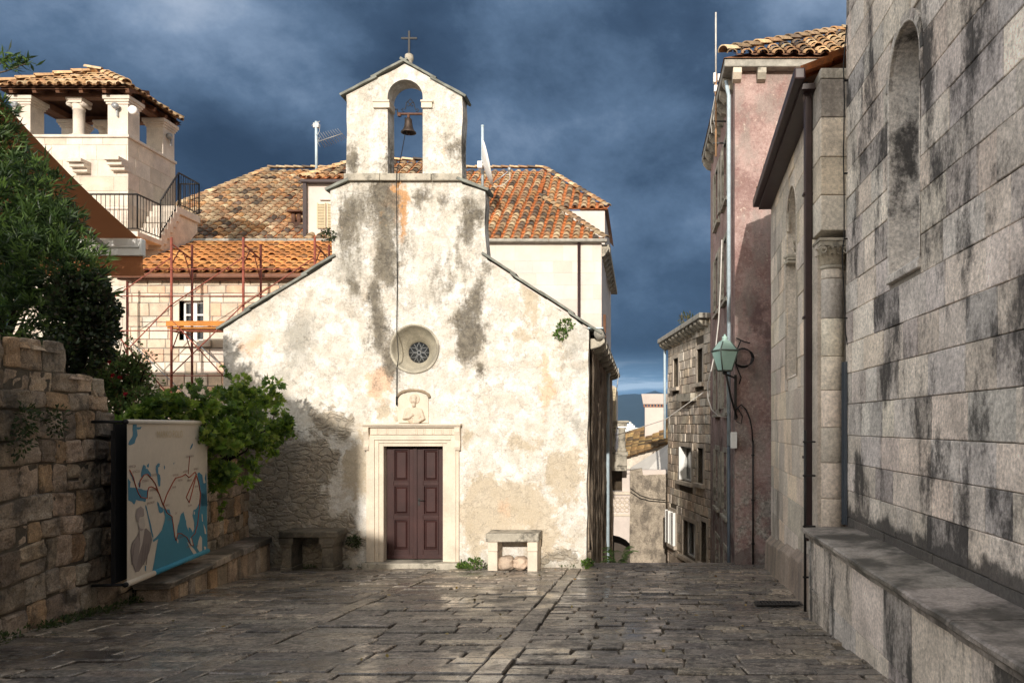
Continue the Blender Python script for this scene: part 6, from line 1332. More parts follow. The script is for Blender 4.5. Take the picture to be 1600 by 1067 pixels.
# ================================================================ plants
OL = [(.035, .065, .018), (.05, .09, .025), (.022, .042, .014), (.075, .125, .03), (.10, .16, .035)]
def plants():
    def blob(px, py, Y, rx, ry, rz): c = P(px, py, Y); return ((c.x, c.y, c.z), (rx, ry, rz))
    T = thing('oleander', 'tall dark green oleander bush spilling over the garden wall', 'shrub', P(10, 545, 10.9)); mb = MB()
    bl = [blob(-40, 300, 11.0, .8, .7, .95), blob(10, 345, 10.7, .62, .6, .85), blob(60, 300, 10.9, .34, .4, .5), blob(50, 420, 10.5, .72, .6, .75), blob(100, 440, 10.4, .55, .5, .62), blob(40, 490, 10.2, .7, .5, .5), blob(-30, 230, 11, .5, .5, .45), blob(-60, 420, 10.6, .8, .6, .9), blob(78, 350, 10.7, .34, .4, .4), blob(112, 345, 10.7, .14, .2, .16), blob(-20, 175, 11, .3, .3, .25)]
    for c, r in bl:                                                   # leaves in whorls on twig tips
        for _ in range(int(820 * (r[0] * r[1] * r[2]) ** (2 / 3))):
            q = V((random.gauss(0, 1), random.gauss(0, 1), random.gauss(0, 1))).normalized(); p = V(c) + V((q.x * r[0], q.y * r[1], q.z * r[2])) * random.uniform(.55, 1.08)
            if noise.noise(p * 2.4) < -.42: continue
            d_ = (q + V((0, 0, .5)) + V((random.gauss(0, .3), random.gauss(0, .3), random.gauss(0, .3)))).normalized(); tn = random.choice(OL)
            for k in range(random.randint(6, 10)): leaf(mb, p + d_ * random.uniform(-.06, .05), (d_ * random.uniform(.3, 1.2) + V((random.gauss(0, .55), random.gauss(0, .55), random.gauss(0, .45)))).normalized(), random.uniform(.11, .19), .026, tn)
    mb.build('foliage', 'leaf', T, recalc=False); mb = MB(); stems(mb, P(0, 560, 10.8), [b[0] for b in bl], .03); 
    mb.build('stem', 'bark', T)
    T = thing('oleander_branch', 'single leafy branch reaching into the sky at the upper left edge', 'branch', P(0, 130, 10.6)); mb = MB(); m2 = MB()
    pts = [P(-60, 140, 10.6), P(-20, 118, 10.6), P(8, 112, 10.6), P(40, 100, 10.6)]; m2.tube(pts, [.018, .013, .009, .005], 6); m2.tube([P(-20, 118, 10.6), P(0, 100, 10.6), P(12, 88, 10.6)], [.012, .008, .005], 6); m2.tube([P(-60, 140, 10.6), P(-90, 330, 10.9)], .02, 6)
    for (px, py) in ((42, 97), (30, 99), (12, 88), (20, 106), (2, 95), (-8, 105), (-15, 92)):
        p = P(px, py, 10.6)
        for k in range(17): leaf(mb, p + V((random.gauss(0, .03), random.gauss(0, .03), random.gauss(0, .02))), V((random.gauss(.3, .7), random.gauss(0, .6), random.gauss(.15, .6))).normalized(), random.uniform(.12, .19), .036, random.choice(OL))
    mb.build('foliage', 'leaf', T, recalc=False); m2.build('stem', 'bark', T)
    T = thing('dark_bush', 'dense very dark rounded bush on top of the garden wall', 'shrub', P(130, 575, 9.9)); mb = MB(); dk = [(.022, .036, .014), (.03, .05, .018), (.016, .026, .011), (.045, .065, .02), (.035, .03, .018)]
    bl = [blob(130, 490, 10.1, .36, .4, .42), blob(105, 560, 9.8, .34, .35, .26), blob(148, 520, 10.0, .24, .3, .34), blob(125, 455, 10.2, .30, .3, .24), blob(80, 560, 9.7, .34, .3, .22)]
    leaves(mb, bl, 7500, .062, .045, dk, 'round', .3, 4, .2, .5); mb.build('foliage', 'leaf', T, recalc=False); mb = MB(); stems(mb, P(125, 590, 9.95), [b[0] for b in bl], .025); mb.build('stem', 'bark', T)
    T = thing('rose_bush', 'rose bush with small leaves and red blossoms behind the garden wall', 'shrub', P(185, 650, 11.8)); mb = MB(); gr = [(.12, .19, .055), (.16, .24, .07), (.09, .15, .045), (.22, .29, .09), (.17, .13, .06)]
    bl = [blob(180, 590, 11.8, .36, .4, .36), blob(205, 585, 11.9, .26, .3, .28), blob(165, 620, 11.7, .34, .4, .34), blob(215, 630, 11.7, .3, .3, .26), blob(165, 565, 11.9, .2, .2, .2)]
    leaves(mb, bl, 8500, .05, .034, gr, 'round', .34, 5, .2, .2)
    tips = [P(px, py, 11.8) for px, py in ((205, 540), (222, 552), (235, 585), (245, 600), (190, 535), (160, 548), (255, 612), (232, 560), (176, 530))]
    for t in tips: leaves(mb, [(t, (.10, .1, .12))], 26, .045, .03, gr, 'round', 0, 1, .2, .1)
    mb.build('foliage', 'leaf', T, recalc=False); mb = MB(); stems(mb, P(185, 655, 11.8), tips + [b[0] for b in bl], .014); mb.build('stem', 'bark', T)
    for (px, py) in ((135, 562), (177, 587), (188, 590), (171, 566), (196, 616), (150, 604)):
        mb = MB(); c = P(px, py, 11.36)
        for k in range(14):
            d_ = V((random.gauss(0, .7), random.gauss(-.3, .7), random.gauss(.2, .7))).normalized(); leaf(mb, c, d_, .038, .036, (1, 1, 1) if k % 2 else (.8, .6, .9), 'round')
        mb.build('flower', 'petal', T, recalc=False)
    T = thing('grape_vine', 'leafy green vine cascading over the wall above the banner', 'vine', P(370, 740, 12.8)); mb = MB(); vg = [(.11, .19, .028), (.14, .23, .032), (.075, .135, .025), (.19, .28, .04), (.24, .31, .06), (.10, .165, .05)]
    path = [(215, 652, 11.3, .16), (240, 645, 11.4, .2), (265, 640, 11.6, .22), (290, 640, 11.7, .24), (315, 640, 12.0, .28), (340, 645, 12.4, .34), (362, 640, 12.9, .38), (385, 650, 13.3, .40), (405, 655, 13.7, .36), (425, 668, 14.2, .30), (350, 690, 12.4, .30), (375, 690, 13.0, .34), (395, 690, 13.5, .28), (345, 730, 12.4, .20), (352, 745, 12.5, .16), (320, 668, 11.9, .18), (372, 612, 13.1, .2), (405, 625, 13.7, .2), (440, 660, 14.3, .18)]
    bl = []
    for (px, py, Y, sp) in path:                                       # many small loose sprays, each with its own size and tint
        c = P(px, py, Y); bl.append(((c.x, c.y, c.z), (sp, sp, sp)))
        for _ in range(int(5 + sp * 16)):
            q = c + V((random.gauss(0, sp * .55), random.gauss(0, sp * .5), random.gauss(0, sp * .5))); r = random.uniform(.05, .15); tn = random.sample(vg, 3)
            leaves(mb, [(q, (r, r, r * .7))], int(14 + r * 150), random.uniform(.07, .13), random.uniform(.075, .13), tn, 'vine', 0, 1, .15, .1)
    tp = [[P(360, 630, 13.2), P(372, 605, 13.3), P(358, 590, 13.3), P(345, 570, 13.3)], [P(425, 660, 14.2), P(432, 635, 14.3), P(428, 605, 14.4)], [P(440, 665, 14.3), P(455, 672, 14.4), P(466, 685, 14.5)], [P(240, 640, 11.5), P(262, 612, 11.6), P(285, 605, 11.6)], [P(345, 760, 12.5), P(348, 790, 12.5), P(345, 810, 12.5)]]
    m2 = MB()
    for t in tp:
        m2.tube(t, [.009] * (len(t) - 1) + [.004], 5)
        for a, b in zip(t, t[1:]):
            for f in (.15, .5, .85): p = a.lerp(b, f); [leaf(mb, p, V((random.gauss(0, 1), random.gauss(-.4, .6), random.gauss(0, .8))).normalized(), .09, .09, random.choice(vg), 'vine') for _ in range(2)]
    mb.build('foliage', 'vine_leaf', T, recalc=False); stems(m2, P(380, 720, 13.2) + V((-.25, 0, 0)), [b[0] for b in bl], .02); m2.build('stem', 'bark', T)
    # small weeds
    for px, py, Y, s_, lab in ((741, 882, 14.6, .16, 'bright green weed tuft beside the sunny bench at the chapel foot'), (722, 884, 14.75, .09, 'small weed at the right end of the door step'), (884, 508, 14.97, .14, 'caper tuft rooted in the chapel front just under the right slope'), (876, 522, 14.97, .12, 'lower caper tuft on the chapel front under the right slope'), (918, 880, 14.8, .10, 'small weed at the foot of the chapel corner'), (553, 846, 14.9, .13, 'dark weed growing from the shaded wall left of the door'), (512, 368, 14.95, .15, 'dark weed sprouting from the left side of the gable base')):
        mb = MB(); c = P(px, py, Y); leaves(mb, [(c, (s_, s_ * .5, s_ * .8))], 150, .05, .035, [(.09, .16, .03), (.13, .2, .04), (.05, .10, .02)] if px not in (553, 512) else [(.04, .05, .02), (.06, .08, .03)], 'round', 0, 1, .4, .15); tag(mb.build('weed', 'leaf', recalc=False), lab, 'weed')
    mb = MB()
    for _ in range(70):
        Y = random.uniform(6.5, 10.6); c = V((wx(Y) + random.uniform(.0, .12), Y, zg(Y) + .02)); leaves(mb, [(c, (.06, .08, .05))], random.randint(5, 26), .05, .02, [(.04, .07, .02), (.07, .10, .03)], 'lance', 0, 1, .8, .1)
    for _ in range(40): x = random.uniform(-6.4, -1.1); c = V((x, 14.93, zg(14.9) + .02)); leaves(mb, [(c, (.08, .03, .04))], random.randint(4, 16), .04, .02, [(.06, .10, .02), (.09, .13, .04)], 'lance', 0, 1, .8, .1)
    tag(mb.build('wall_foot_grass', 'leaf', recalc=False), 'thin grass and moss along the foot of the walls', 'grass', kind='stuff')
    for (px, py) in ((22, 690), (30, 655), (78, 658)):
        mb = MB(); Y = -(-6.12 + .14 * 7.84 - 0) ; k = (px - 1000) / F; Y = -5.02 / (k + .14); c = P(px, py, Y) + WN * .06; leaves(mb, [(c, (.10, .13, .16))], 130, .06, .025, [(.03, .05, .018), (.05, .075, .025)], 'lance', 0, 1, -.2, .1)
        tag(mb.build('wall_fern', 'leaf', recalc=False), {22: 'dark wall plant low in a joint at the left edge', 30: 'dark wall plant just above another at the left edge', 78: 'small dark plant in a joint of the garden wall under the dark bush'}[px], 'plant')
plants()
def litter():
    mb = MB()
    for _ in range(46):
        x, y = random.uniform(-5.6, 1.7), random.uniform(6, 15); c = V((x, y, zg(y) + .02)); d_ = V((random.gauss(0, 1), random.gauss(0, 1), .08)).normalized(); leaf(mb, c, d_, random.uniform(.03, .065), random.uniform(.02, .035), random.choice([(.30, .20, .05), (.22, .13, .05), (.12, .10, .04), (.36, .28, .10)]), 'round')
    tag(mb.build('fallen_leaves', 'leaf', recalc=False), 'small fallen leaves scattered over the paving', 'leaves', kind='stuff')
litter()

# ================================================================ awning
def awning():
    Y1 = 14.0; k = Y1 / F; x1 = (216 - 1000) * k; z1 = EZ + (665 - 372) * k; Y0 = 10.6; xr0 = x1; z0 = z1 + 1.36; xl = -13.5
    T = thing('awning', 'brown cloth awning seen from below with a pale front bar', 'awning', (x1 - 1, Y1, z1))
    mb = MB(); nx, ny = 10, 8; vs = []
    for j in range(ny + 1):
        t = j / ny
        for i in range(nx + 1): s_ = i / nx; vs.append((x1 + (xl - x1) * s_, Y0 + (Y1 - Y0) * t, z0 + (z1 - z0) * t - .10 * math.sin(math.pi * t)))
    mb.add(vs, [(j * (nx + 1) + i, j * (nx + 1) + i + 1, (j + 1) * (nx + 1) + i + 1, (j + 1) * (nx + 1) + i) for j in range(ny) for i in range(nx)], (1, 1, 1), True); mb.build('canopy', 'awning_cloth', T, recalc=False)
    mb = MB(); zt, zb = EZ + (665 - 374) * k, EZ + (665 - 400) * k; m = (zt + zb) / 2; xb = (222 - 1000) * k
    mb.box((xl, Y1 - .06, m + .01), (xb - .02, Y1 + .06, zt)); mb.box((xl, Y1 - .045, zb), (xb - .02, Y1 + .06, m - .004)); mb.tube([(xl, Y1 - .06, m), (xb - .02, Y1 - .06, m)], .02, 8); mb.build('front_bar', 'white_paint', T, .015)
    mb = MB(); mb.box((xb - .019, Y1 - .07, zb - .005), (xb + .03, Y1 + .07, zt + .005)); mb.build('end_cap', 'white_paint', T, .025)
    mb = MB(); zv = EZ + (665 - 431) * k; n_ = 40; vs = []
    for i in range(n_ + 1):
        x = xb - .0 + (xl - xb) * i / n_; w_ = .018 * math.sin(i * .9); vs += [(x, Y1 + .02, zb + .01), (x - .0, Y1 + .02 + w_ * .5, (zb + zv) / 2), (x + (.03 if i == 0 else 0), Y1 + .02 + w_, zv)]
    mb.add(vs, [(3 * i + j, 3 * i + j + 1, 3 * i + j + 4, 3 * i + j + 3) for i in range(n_) for j in range(2)], (1, 1, 1), True); mb.build('valance', 'awning_cloth', T, recalc=False)
    mb = MB(); mb.beam((x1 - .5, Y0, z0 - .5), (x1 - .5, Y1 - .1, m), .05, .05); mb.build('arm', 'grey_metal', T)
awning()

# ================================================================ tower with a roofed lookout
def tower():
    T = thing('lookout_tower', 'pale stone tower with an open columned lookout under a low tile roof', 'tower', (-15.3, 23, 2.5))
    xr, xl, yf, yb = -13.75, -16.85, 22.0, 24.25; zp = EZ + (665 - 211) * yf / F; tw = ((1, 1, 1), (.93, .91, .88), (1.04, 1.02, 1.0), (.88, .84, .8))
    mb = MB(); ashlar(mb, (xl, yf, 2.0), (1, 0, 0), (0, -1, 0), xr - xl, zp - 2.0 - .08, (.36, .46), (.4, .85), .008, .02, .005, tw, .05, (), .002); ashlar(mb, (xr, yf, 2.0), (0, 1, 0), (1, 0, 0), yb - yf, zp - 2.08, (.36, .46), (.4, .7), .008, .02, .005, tw, .06, (), .002)
    mb.build('wall_blocks', 'white_ashlar', T, recalc=False); mb = MB(); mb.box((xl + .0, yf + .012, 1), (xr - .012, yb, zp - .05)); mb.build('wall_core', 'wall_cream', T)
    mb = MB(); mb.box((xl - .04, yf - .05, zp - .075), (xr + .05, yb, zp)); mb.build('parapet_coping', 'white_ashlar', T, .012)
    zc = EZ + (665 - 150) * yf / F; zw = zc
    def pier(x0, x1, y0, y1):
        mb = MB(); mb.box((x0, y0, zp + .002), (x1, y1, zc - .22)); 
        for a, z0, z1 in ((.03, zc - .219, zc - .16), (.06, zc - .159, zc - .1), (.09, zc - .099, zc)): mb.box((x0 - a, y0 - a, z0), (x1 + a, y1 + a, z1))
        return mb.build('pier', 'white_ashlar', T, .008)
    xa = lambda px: (px - 1000) * yf / F
    pier(xa(167), xr - .02, yf + .03, yf + .55); pier(xa(18), xa(46), yf + .03, yf + .55); pier(xr - .5, xr - .02, yb - .6, yb - .02); pier(xa(24), xa(52), yb - .5, yb - .02); pier(xa(85), xa(108), yb - .42, yb - .05)
    def column(x, y):
        mb = MB(); h = zc - zp; mb.box((x - .16, y - .16, zp + .002), (x + .16, y + .16, zp + .07)); mb.lathe((x, y, zp + .07), [(.155, 0), (.165, .03), (.14, .05), (.14, h - .36), (.155, h - .35), (.155, h - .32), (.14, h - .31), (.18, h - .2)], 20); mb.box((x - .2, y - .2, zc - .13), (x + .2, y + .2, zc - .06)); mb.box((x - .22, y - .22, zc - .06), (x + .22, y + .22, zc))
        for sx in (-.18, .18): mb.lathe((x + sx, y - .17, zc - .15), [(.06, 0), (.06, .34)], 12, 'y')
        mb.build('column', 'white_ashlar', T, 0)
    column(xa(111.5), yf + .3); column(xr - 1.9, yb - .3)
    # timber ring beam, rafters, tiled hip roof
    ex0, ex1, ey0, ey1 = -17.02, -13.62, 21.72, 24.35; ze = EZ + (665 - 136) * 21.72 / F; ap0, ap1, za = V((-15.45, 23.05, EZ + 9.86)), V((-15.15, 23.15, EZ + 9.86)), 0
    mb = MB(); mb.box((xl + .05, yf + .1, zc + .001), (xr - .05, yf + .34, zc + .17)); mb.box((xl + .05, yb - .34, zc + .001), (xr - .05, yb - .1, zc + .17)); mb.box((xr - .34, yf + .341, zc + .001), (xr - .1, yb - .341, zc + .17)); mb.box((xl + .1, yf + .341, zc + .001), (xl + .34, yb - .341, zc + .17)); mb.build('ring_beam', 'brown_wood', T)
    x = ex0 + .3
    while x < ex1: 
        mb = MB(); mb.beam((x, ey0 + .04, ze - .08), (x, ey0 + .95, ze + .22), .1, .11); mb.build('rafter', 'brown_wood', T); x += .62
    y = ey0 + .25
    while y < ey1: 
        mb = MB(); mb.beam((ex1 - .04, y, ze - .08), (ex1 - 1.0, y, ze + .30), .1, .11); mb.build('rafter', 'brown_wood', T); y += .55
    co = [V((ex0, ey0, ze)), V((ex1, ey0, ze)), V((ex1, ey1, ze)), V((ex0, ey1, ze))]
    mb = MB(); mb.add(co + [ap0, ap1], [(0, 1, 5, 4), (1, 2, 5), (2, 3, 4, 5), (3, 0, 4)], (1, 1, 1)); mb.add([p - V((0, 0, .06)) for p in co + [ap0, ap1]], [(0, 1, 5, 4), (1, 2, 5), (2, 3, 4, 5), (3, 0, 4)], (.7, .7, .7)); mb.build('roof_deck', 'brown_wood', T, recalc=False)
    mb = MB()
    def side(A, B, C, D=None):
        U = (B - A).normalized(); m = C - A; S = (m - U * m.dot(U)).normalized(); f = lambda p: ((p - A).dot(U), (p - A).dot(S)); pl = [f(A), f(B), f(C)] + ([f(D)] if D else []); tile_field(mb, A + V((0, 0, .02)) - S * .06, U, S, pl, BUFF, pu=.26, ps=.34, r=.1, pan=(.42, .24, .12))
    side(co[0], co[1], ap1, ap0); side(co[1], co[2], ap1); side(co[2], co[3], ap0, ap1); side(co[3], co[0], ap0)
    for c in (co[0], co[3]): ridge_row(mb, c + V((0, 0, .06)), ap0 + V((0, 0, .06)), BUFF)
    for c in (co[1], co[2]): ridge_row(mb, c + V((0, 0, .06)), ap1 + V((0, 0, .06)), BUFF)
    ridge_row(mb, ap0 + V((-.15, 0, .12)), ap1 + V((.15, 0, .12)), BUFF); mb.build('roof', 'tile', T, recalc=False)
    # stone brackets on the front
    for px, py in ((131, 266), (189, 263)):
        mb = MB(); c = P(px, py, yf); w_ = .2
        for i, (o, h) in enumerate(((.42, 0), (.30, -.1), (.17, -.2))): mb.box((c.x - w_, yf - o, c.z + .1 + h), (c.x + w_, yf + .05, c.z + .198 + h))
        mb.build('bracket', 'white_ashlar', T, .01)
    for (px, py, yy) in ((184, 168, yf), (28, 166, yf), (268, 215, yb - .3)):
        mb = MB(); c = P(px, py, yy); mb.lathe((c.x, yy - .12, c.z), [(.0, -.05), (.075, -.04), (.09, .02), (.06, .08), (.03, .14)], 14, 'y'); mb.box((c.x - .02, yy - .05, c.z - .25), (c.x + .02, yy + .02, c.z + .02)); mb.build('floodlight', 'grey_metal', T)
    mb = MB(); c = P(213, 175, yf); mb.lathe((c.x - .02, yf - .16, c.z), [(0, .01), (.04, .01), (.045, 0), (.11, 0), (.12, .06), (.08, .13), (.05, .25)], 16, 'y'); mb.build('camera_globe', 'white_paint', T)
    # balcony and outside stair
    zb = EZ + (665 - 362) * 21.3 / F; mb = MB(); bx1 = -13.03
    mb.box((xl, 21.25, zb - .14), (bx1, yf - .03, zb)); mb.box((xr + .01, yf - .03, zb - .14), (bx1, 22.32, zb)); mb.box((xl, 21.4, zb - .32), (bx1 - .15, yf - .03, zb - .141)); mb.build('balcony_slab', 'white_ashlar', T, .015)
    st = MB(); n_ = 6; ys = 22.33; zl = zb + .192 * n_
    for i in range(n_): st.box((xr + .015, ys + .15 * i, zb + .192 * i - .25), (bx1 - .02, ys + .15 * (i + 1) - .001, zb + .192 * (i + 1)))
    ye = ys + .15 * n_; st.box((xr + .015, ye, zl - .2), (bx1 - .02, 24.32, zl)); st.build('stair', 'white_ashlar', T, .012)
    mb = MB(); mb.prism([(xr + .02, ys, zb - .9), (xr + .02, ys, zb - .27), (xr + .02, ye, zl - .42), (xr + .02, ye, zl - .21), (xr + .02, 24.3, zl - .21), (xr + .02, 24.3, zl - .45), (xr + .02, 23.0, zb - .5)], (.6, 0, 0)); mb.build('stair_support', 'house_stone', T)
    rl = MB(); hh = .97
    def rail(A, B, ha=hh, step=.115):
        A, B = V(A), V(B); u = V((0, 0, 1)); rl.tube([A + u * ha, B + u * ha], .024, 6); rl.tube([A + u * .08, B + u * .08], .016, 6); L = (B - A).length; k = max(1, int(L / step))
        for i in range(k + 1): q = A.lerp(B, i / k); rl.tube([q + u * .08, q + u * ha], .009 if 0 < i < k else .022, 5)
    rail((xl, 21.3, zb), (bx1 - .04, 21.3, zb)); rail((bx1 - .04, 21.3, zb), (bx1 - .04, ys, zb)); rail((bx1 - .05, ys + .02, zb + .12), (bx1 - .05, ye, zl)); rail((bx1 - .05, ye, zl), (bx1 - .05, 24.3, zl)); rail((bx1 - .05, 24.3, zl), (xr + .1, 24.3, zl)); rl.build('railing', 'iron', T)
tower()

# ================================================================ the big tile-roofed house behind the chapel
def big_house():
    T = thing('big_house', 'large cream house with a weathered tile roof behind the chapel', 'house', (-9, 32, -4))
    Y0 = 29.; pz = .62; z0 = EZ + (665 - 374) * Y0 / F; xr = -1.36; xl = -19.2; zr = lambda Y: z0 + pz * (Y - Y0)
    mb = MB(); ashlar(mb, (xl, Y0, 1.5), (1, 0, 0), (0, -1, 0), xr - xl, z0 - 1.6, (.42, .52), (.6, 1.1), .007, .015, .004, ((1, 1, 1), (.95, .93, .91), (1.03, 1.02, 1.01)), .04, (), .0015); mb.build('wall_blocks', 'wall_cream', T, recalc=False)
    mb = MB(); mb.box((xl, Y0 + .008, -6), (xr, 33.0, z0 - .12)); mb.box((xl, 33.0, -6), (xr - .06, 40, EZ + (665 - 328) * 33.2 / F - .1)); mb.build('wall', 'wall_cream', T)
    S = V((0, 1, pz)).normalized(); k = 1 / S.y
    XR = -1.18; c1 = (-4.03, 33.3); rg = 36.8; main = [(xl - .1, Y0 - .2), (XR, Y0 - .2), (c1[0], c1[1]), (-4.3, rg), (-16.7, rg)]
    O = V((0, Y0 - .2, zr(Y0 - .2))); pl = [(x, (y - Y0 + .2) * k) for x, y in main]
    mb = MB(); tile_field(mb, O, (1, 0, 0), S, pl, OLD, pu=.35, ps=.37, r=.127, pan=(.52, .16, .05))
    mb.flat([(x, y, zr(y) - .01) for x, y in main], (.40, .15, .06))
    up = lambda x, y, d_=.06: V((x, y, zr(y) + d_))
    ridge_row(mb, up(XR, Y0 - .2), up(*c1), OLD); ridge_row(mb, up(xl - .1, Y0 - .2), up(-16.7, rg), BUFF + OLD[:3]); ridge_row(mb, up(-16.7, rg, .1), up(-4.3, rg, .1), OLD + BUFF[:2])
    # upper eave at the right with its own small hip
    zu = EZ + (665 - 327) * 33.0 / F; O2 = V((0, 33.0, zu)); pu2 = (rg - 33.0); S2 = V((0, pu2, zr(rg) - zu)).normalized(); k2 = 1 / S2.y; tri = [(-4.6, 33.0), (-1.28, 33.0), (-4.2, rg)]
    tile_field(mb, O2, (1, 0, 0), S2, [(x, (y - 33.0) * k2) for x, y in tri], OLD, pu=.35, ps=.37, r=.127); zz = lambda y: zu + (zr(rg) - zu) * (y - 33.0) / pu2; mb.flat([(x, y, zz(y) - .01) for x, y in tri], (.40, .15, .06))
    ridge_row(mb, V((-1.28, 33.0, zu + .07)), V((-4.3, rg, zr(rg) + .1)), BUFF + OLD); mb.flat([(-1.28, 33., zu), (-4.3, rg, zr(rg)), (-1.28, 40., zu)], (.35, .2, .12)); mb.build('roof', 'tile', T, recalc=False)
    # right-hand wall under the upper eave, brackets on the side
    mb = MB(); mb.box((xr - .02, Y0 + .5, z0 - .35), (xr + .28, 39, z0 - .15)); 
    y = Y0 + .1
    while y < 37: mb.prism([(xr, y, z0 - .16), (xr + .26, y, z0 - .16), (xr + .26, y, z0 - .3), (xr + .1, y, z0 - .55), (xr, y, z0 - .6)], (0, .25, 0)); y += .9
    mb.build('side_cornice', 'old_limestone', T)
    mb = MB(); mb.box((xr + .0, Y0 + 1.2, 5), (xr + .1, Y0 + 1.5, 6.7)); mb.box((xr, Y0 + 2.2, 3), (xr + .12, Y0 + 3.2, 4.6)); mb.build('shutter', 'brown_wood', T)
    mb = MB(); mb.box((-17.5, Y0 - .26, z0 - .14), (-12.4, Y0 - .02, z0 - .02)); mb.box((-12.395, Y0 - .26, z0 - .14), (-8.5, Y0 - .02, z0 - .02)); mb.box((-6.6, Y0 - .26, z0 - .14), (-3.2, Y0 - .02, z0 - .02)); mb.box((-3.195, Y0 - .26, z0 - .14), (-1.15, Y0 - .02, z0 - .02)); mb.build('gutter', 'stone_gutter', T, .03)
    mb = MB(); xd = (905 - 1000) * Y0 / F; mb.tube([(xd, Y0 - .09, z0 - .14), (xd, Y0 - .09, -2)], .055, 8); mb.build('downpipe', 'brown_metal', T)
    # projecting upper bay with shutters
    bx0, bx1 = (481 - 1000) * 29.3 / F, -6.9; zb = EZ + (665 - 286) * 29.3 / F
    mb = MB(); mb.box((bx0, 29.3, z0 - .3), (bx1, 31.5, zb)); bay = mb.build('bay', 'wall_cream', T, .01)
    S3 = V((0, 1, .62)).normalized(); mb = MB(); bp = [(bx0 - .15, 29.1), (bx1 + .15, 29.1), (bx1 + .15, 31.05), (bx0 + 1.2, 31.05)]; zq = lambda y: zb + .06 + .62 * (y - 29.1)
    tile_field(mb, (0, 29.1, zb + .06), (1, 0, 0), S3, [(x, (y - 29.1) / S3.y) for x, y in bp], OLD, pu=.35, ps=.37, r=.127); mb.flat([(x, y, zq(y) - .01) for x, y in bp], (.4, .15, .06)); ridge_row(mb, (bx0 + 1.2, 31.05, zq(31.05) + .06), (bx1, 31.05, zq(31.05) + .06), OLD + BUFF); ridge_row(mb, (bx0 - .15, 29.1, zb + .1), (bx0 + 1.2, 31.05, zq(31.05) + .08), BUFF); mb.flat([(bx0 + 1.2, 31.05, zq(31.05)), (bx1, 31.05, zq(31.05)), (bx1, 33, zb), (bx0, 33, zb)], (.3, .2, .1)); mb.build('bay_roof', 'tile', bay, recalc=False)
    mb = MB(); mb.box((bx0 - .16, 29.02, zb - .04), (bx1, 29.28, zb + .05)); mb.box((bx0 - .1, 29.1, z0 - .2), (bx0 + .02, 29.24, zb - .04)); mb.build('bay_gutter', 'brown_metal', bay)
    for (p0, p1) in ((495, 508.5), (511, 524)):
        mb = MB(); a, b = P(p0, 356, 29.2), P(p1, 317, 29.2); mb.box((a.x, 29.2, a.z), (a.x + .03, 29.28, b.z)); mb.box((b.x - .03, 29.2, a.z), (b.x, 29.28, b.z)); z = a.z
        while z < b.z - .03: mb.box((a.x + .0301, 29.21, z), (b.x - .0301, 29.26, z + .035)); z += .055
        mb.build('louvred_shutter', 'cream_paint', bay)
    mb = MB(); a, b = P(500, 313, 29.25), P(530, 303, 29.25); mb.box((a.x, 29.2, a.z), (b.x, 29.4, b.z)); mb.build('window_hood', 'wall_cream', bay)
    # small roof vent
    c = P(463, 350, 30.2); mb = MB(); zc = zr(30.2); mb.box((c.x - .22, 30.0, zc - .1), (c.x + .22, 30.4, zc + .12), (.5, .5, .5)); mb.lathe((c.x - .1, 30.2, zc + .1), [(.08, 0), (.08, .42)], 10); mb.lathe((c.x + .1, 30.2, zc + .1), [(.08, 0), (.08, .38)], 10); mb.box((c.x - .26, 29.95, zc + .5), (c.x + .24, 30.45, zc + .55)); mb.build('roof_vent', 'rusty_iron', T)
big_house()

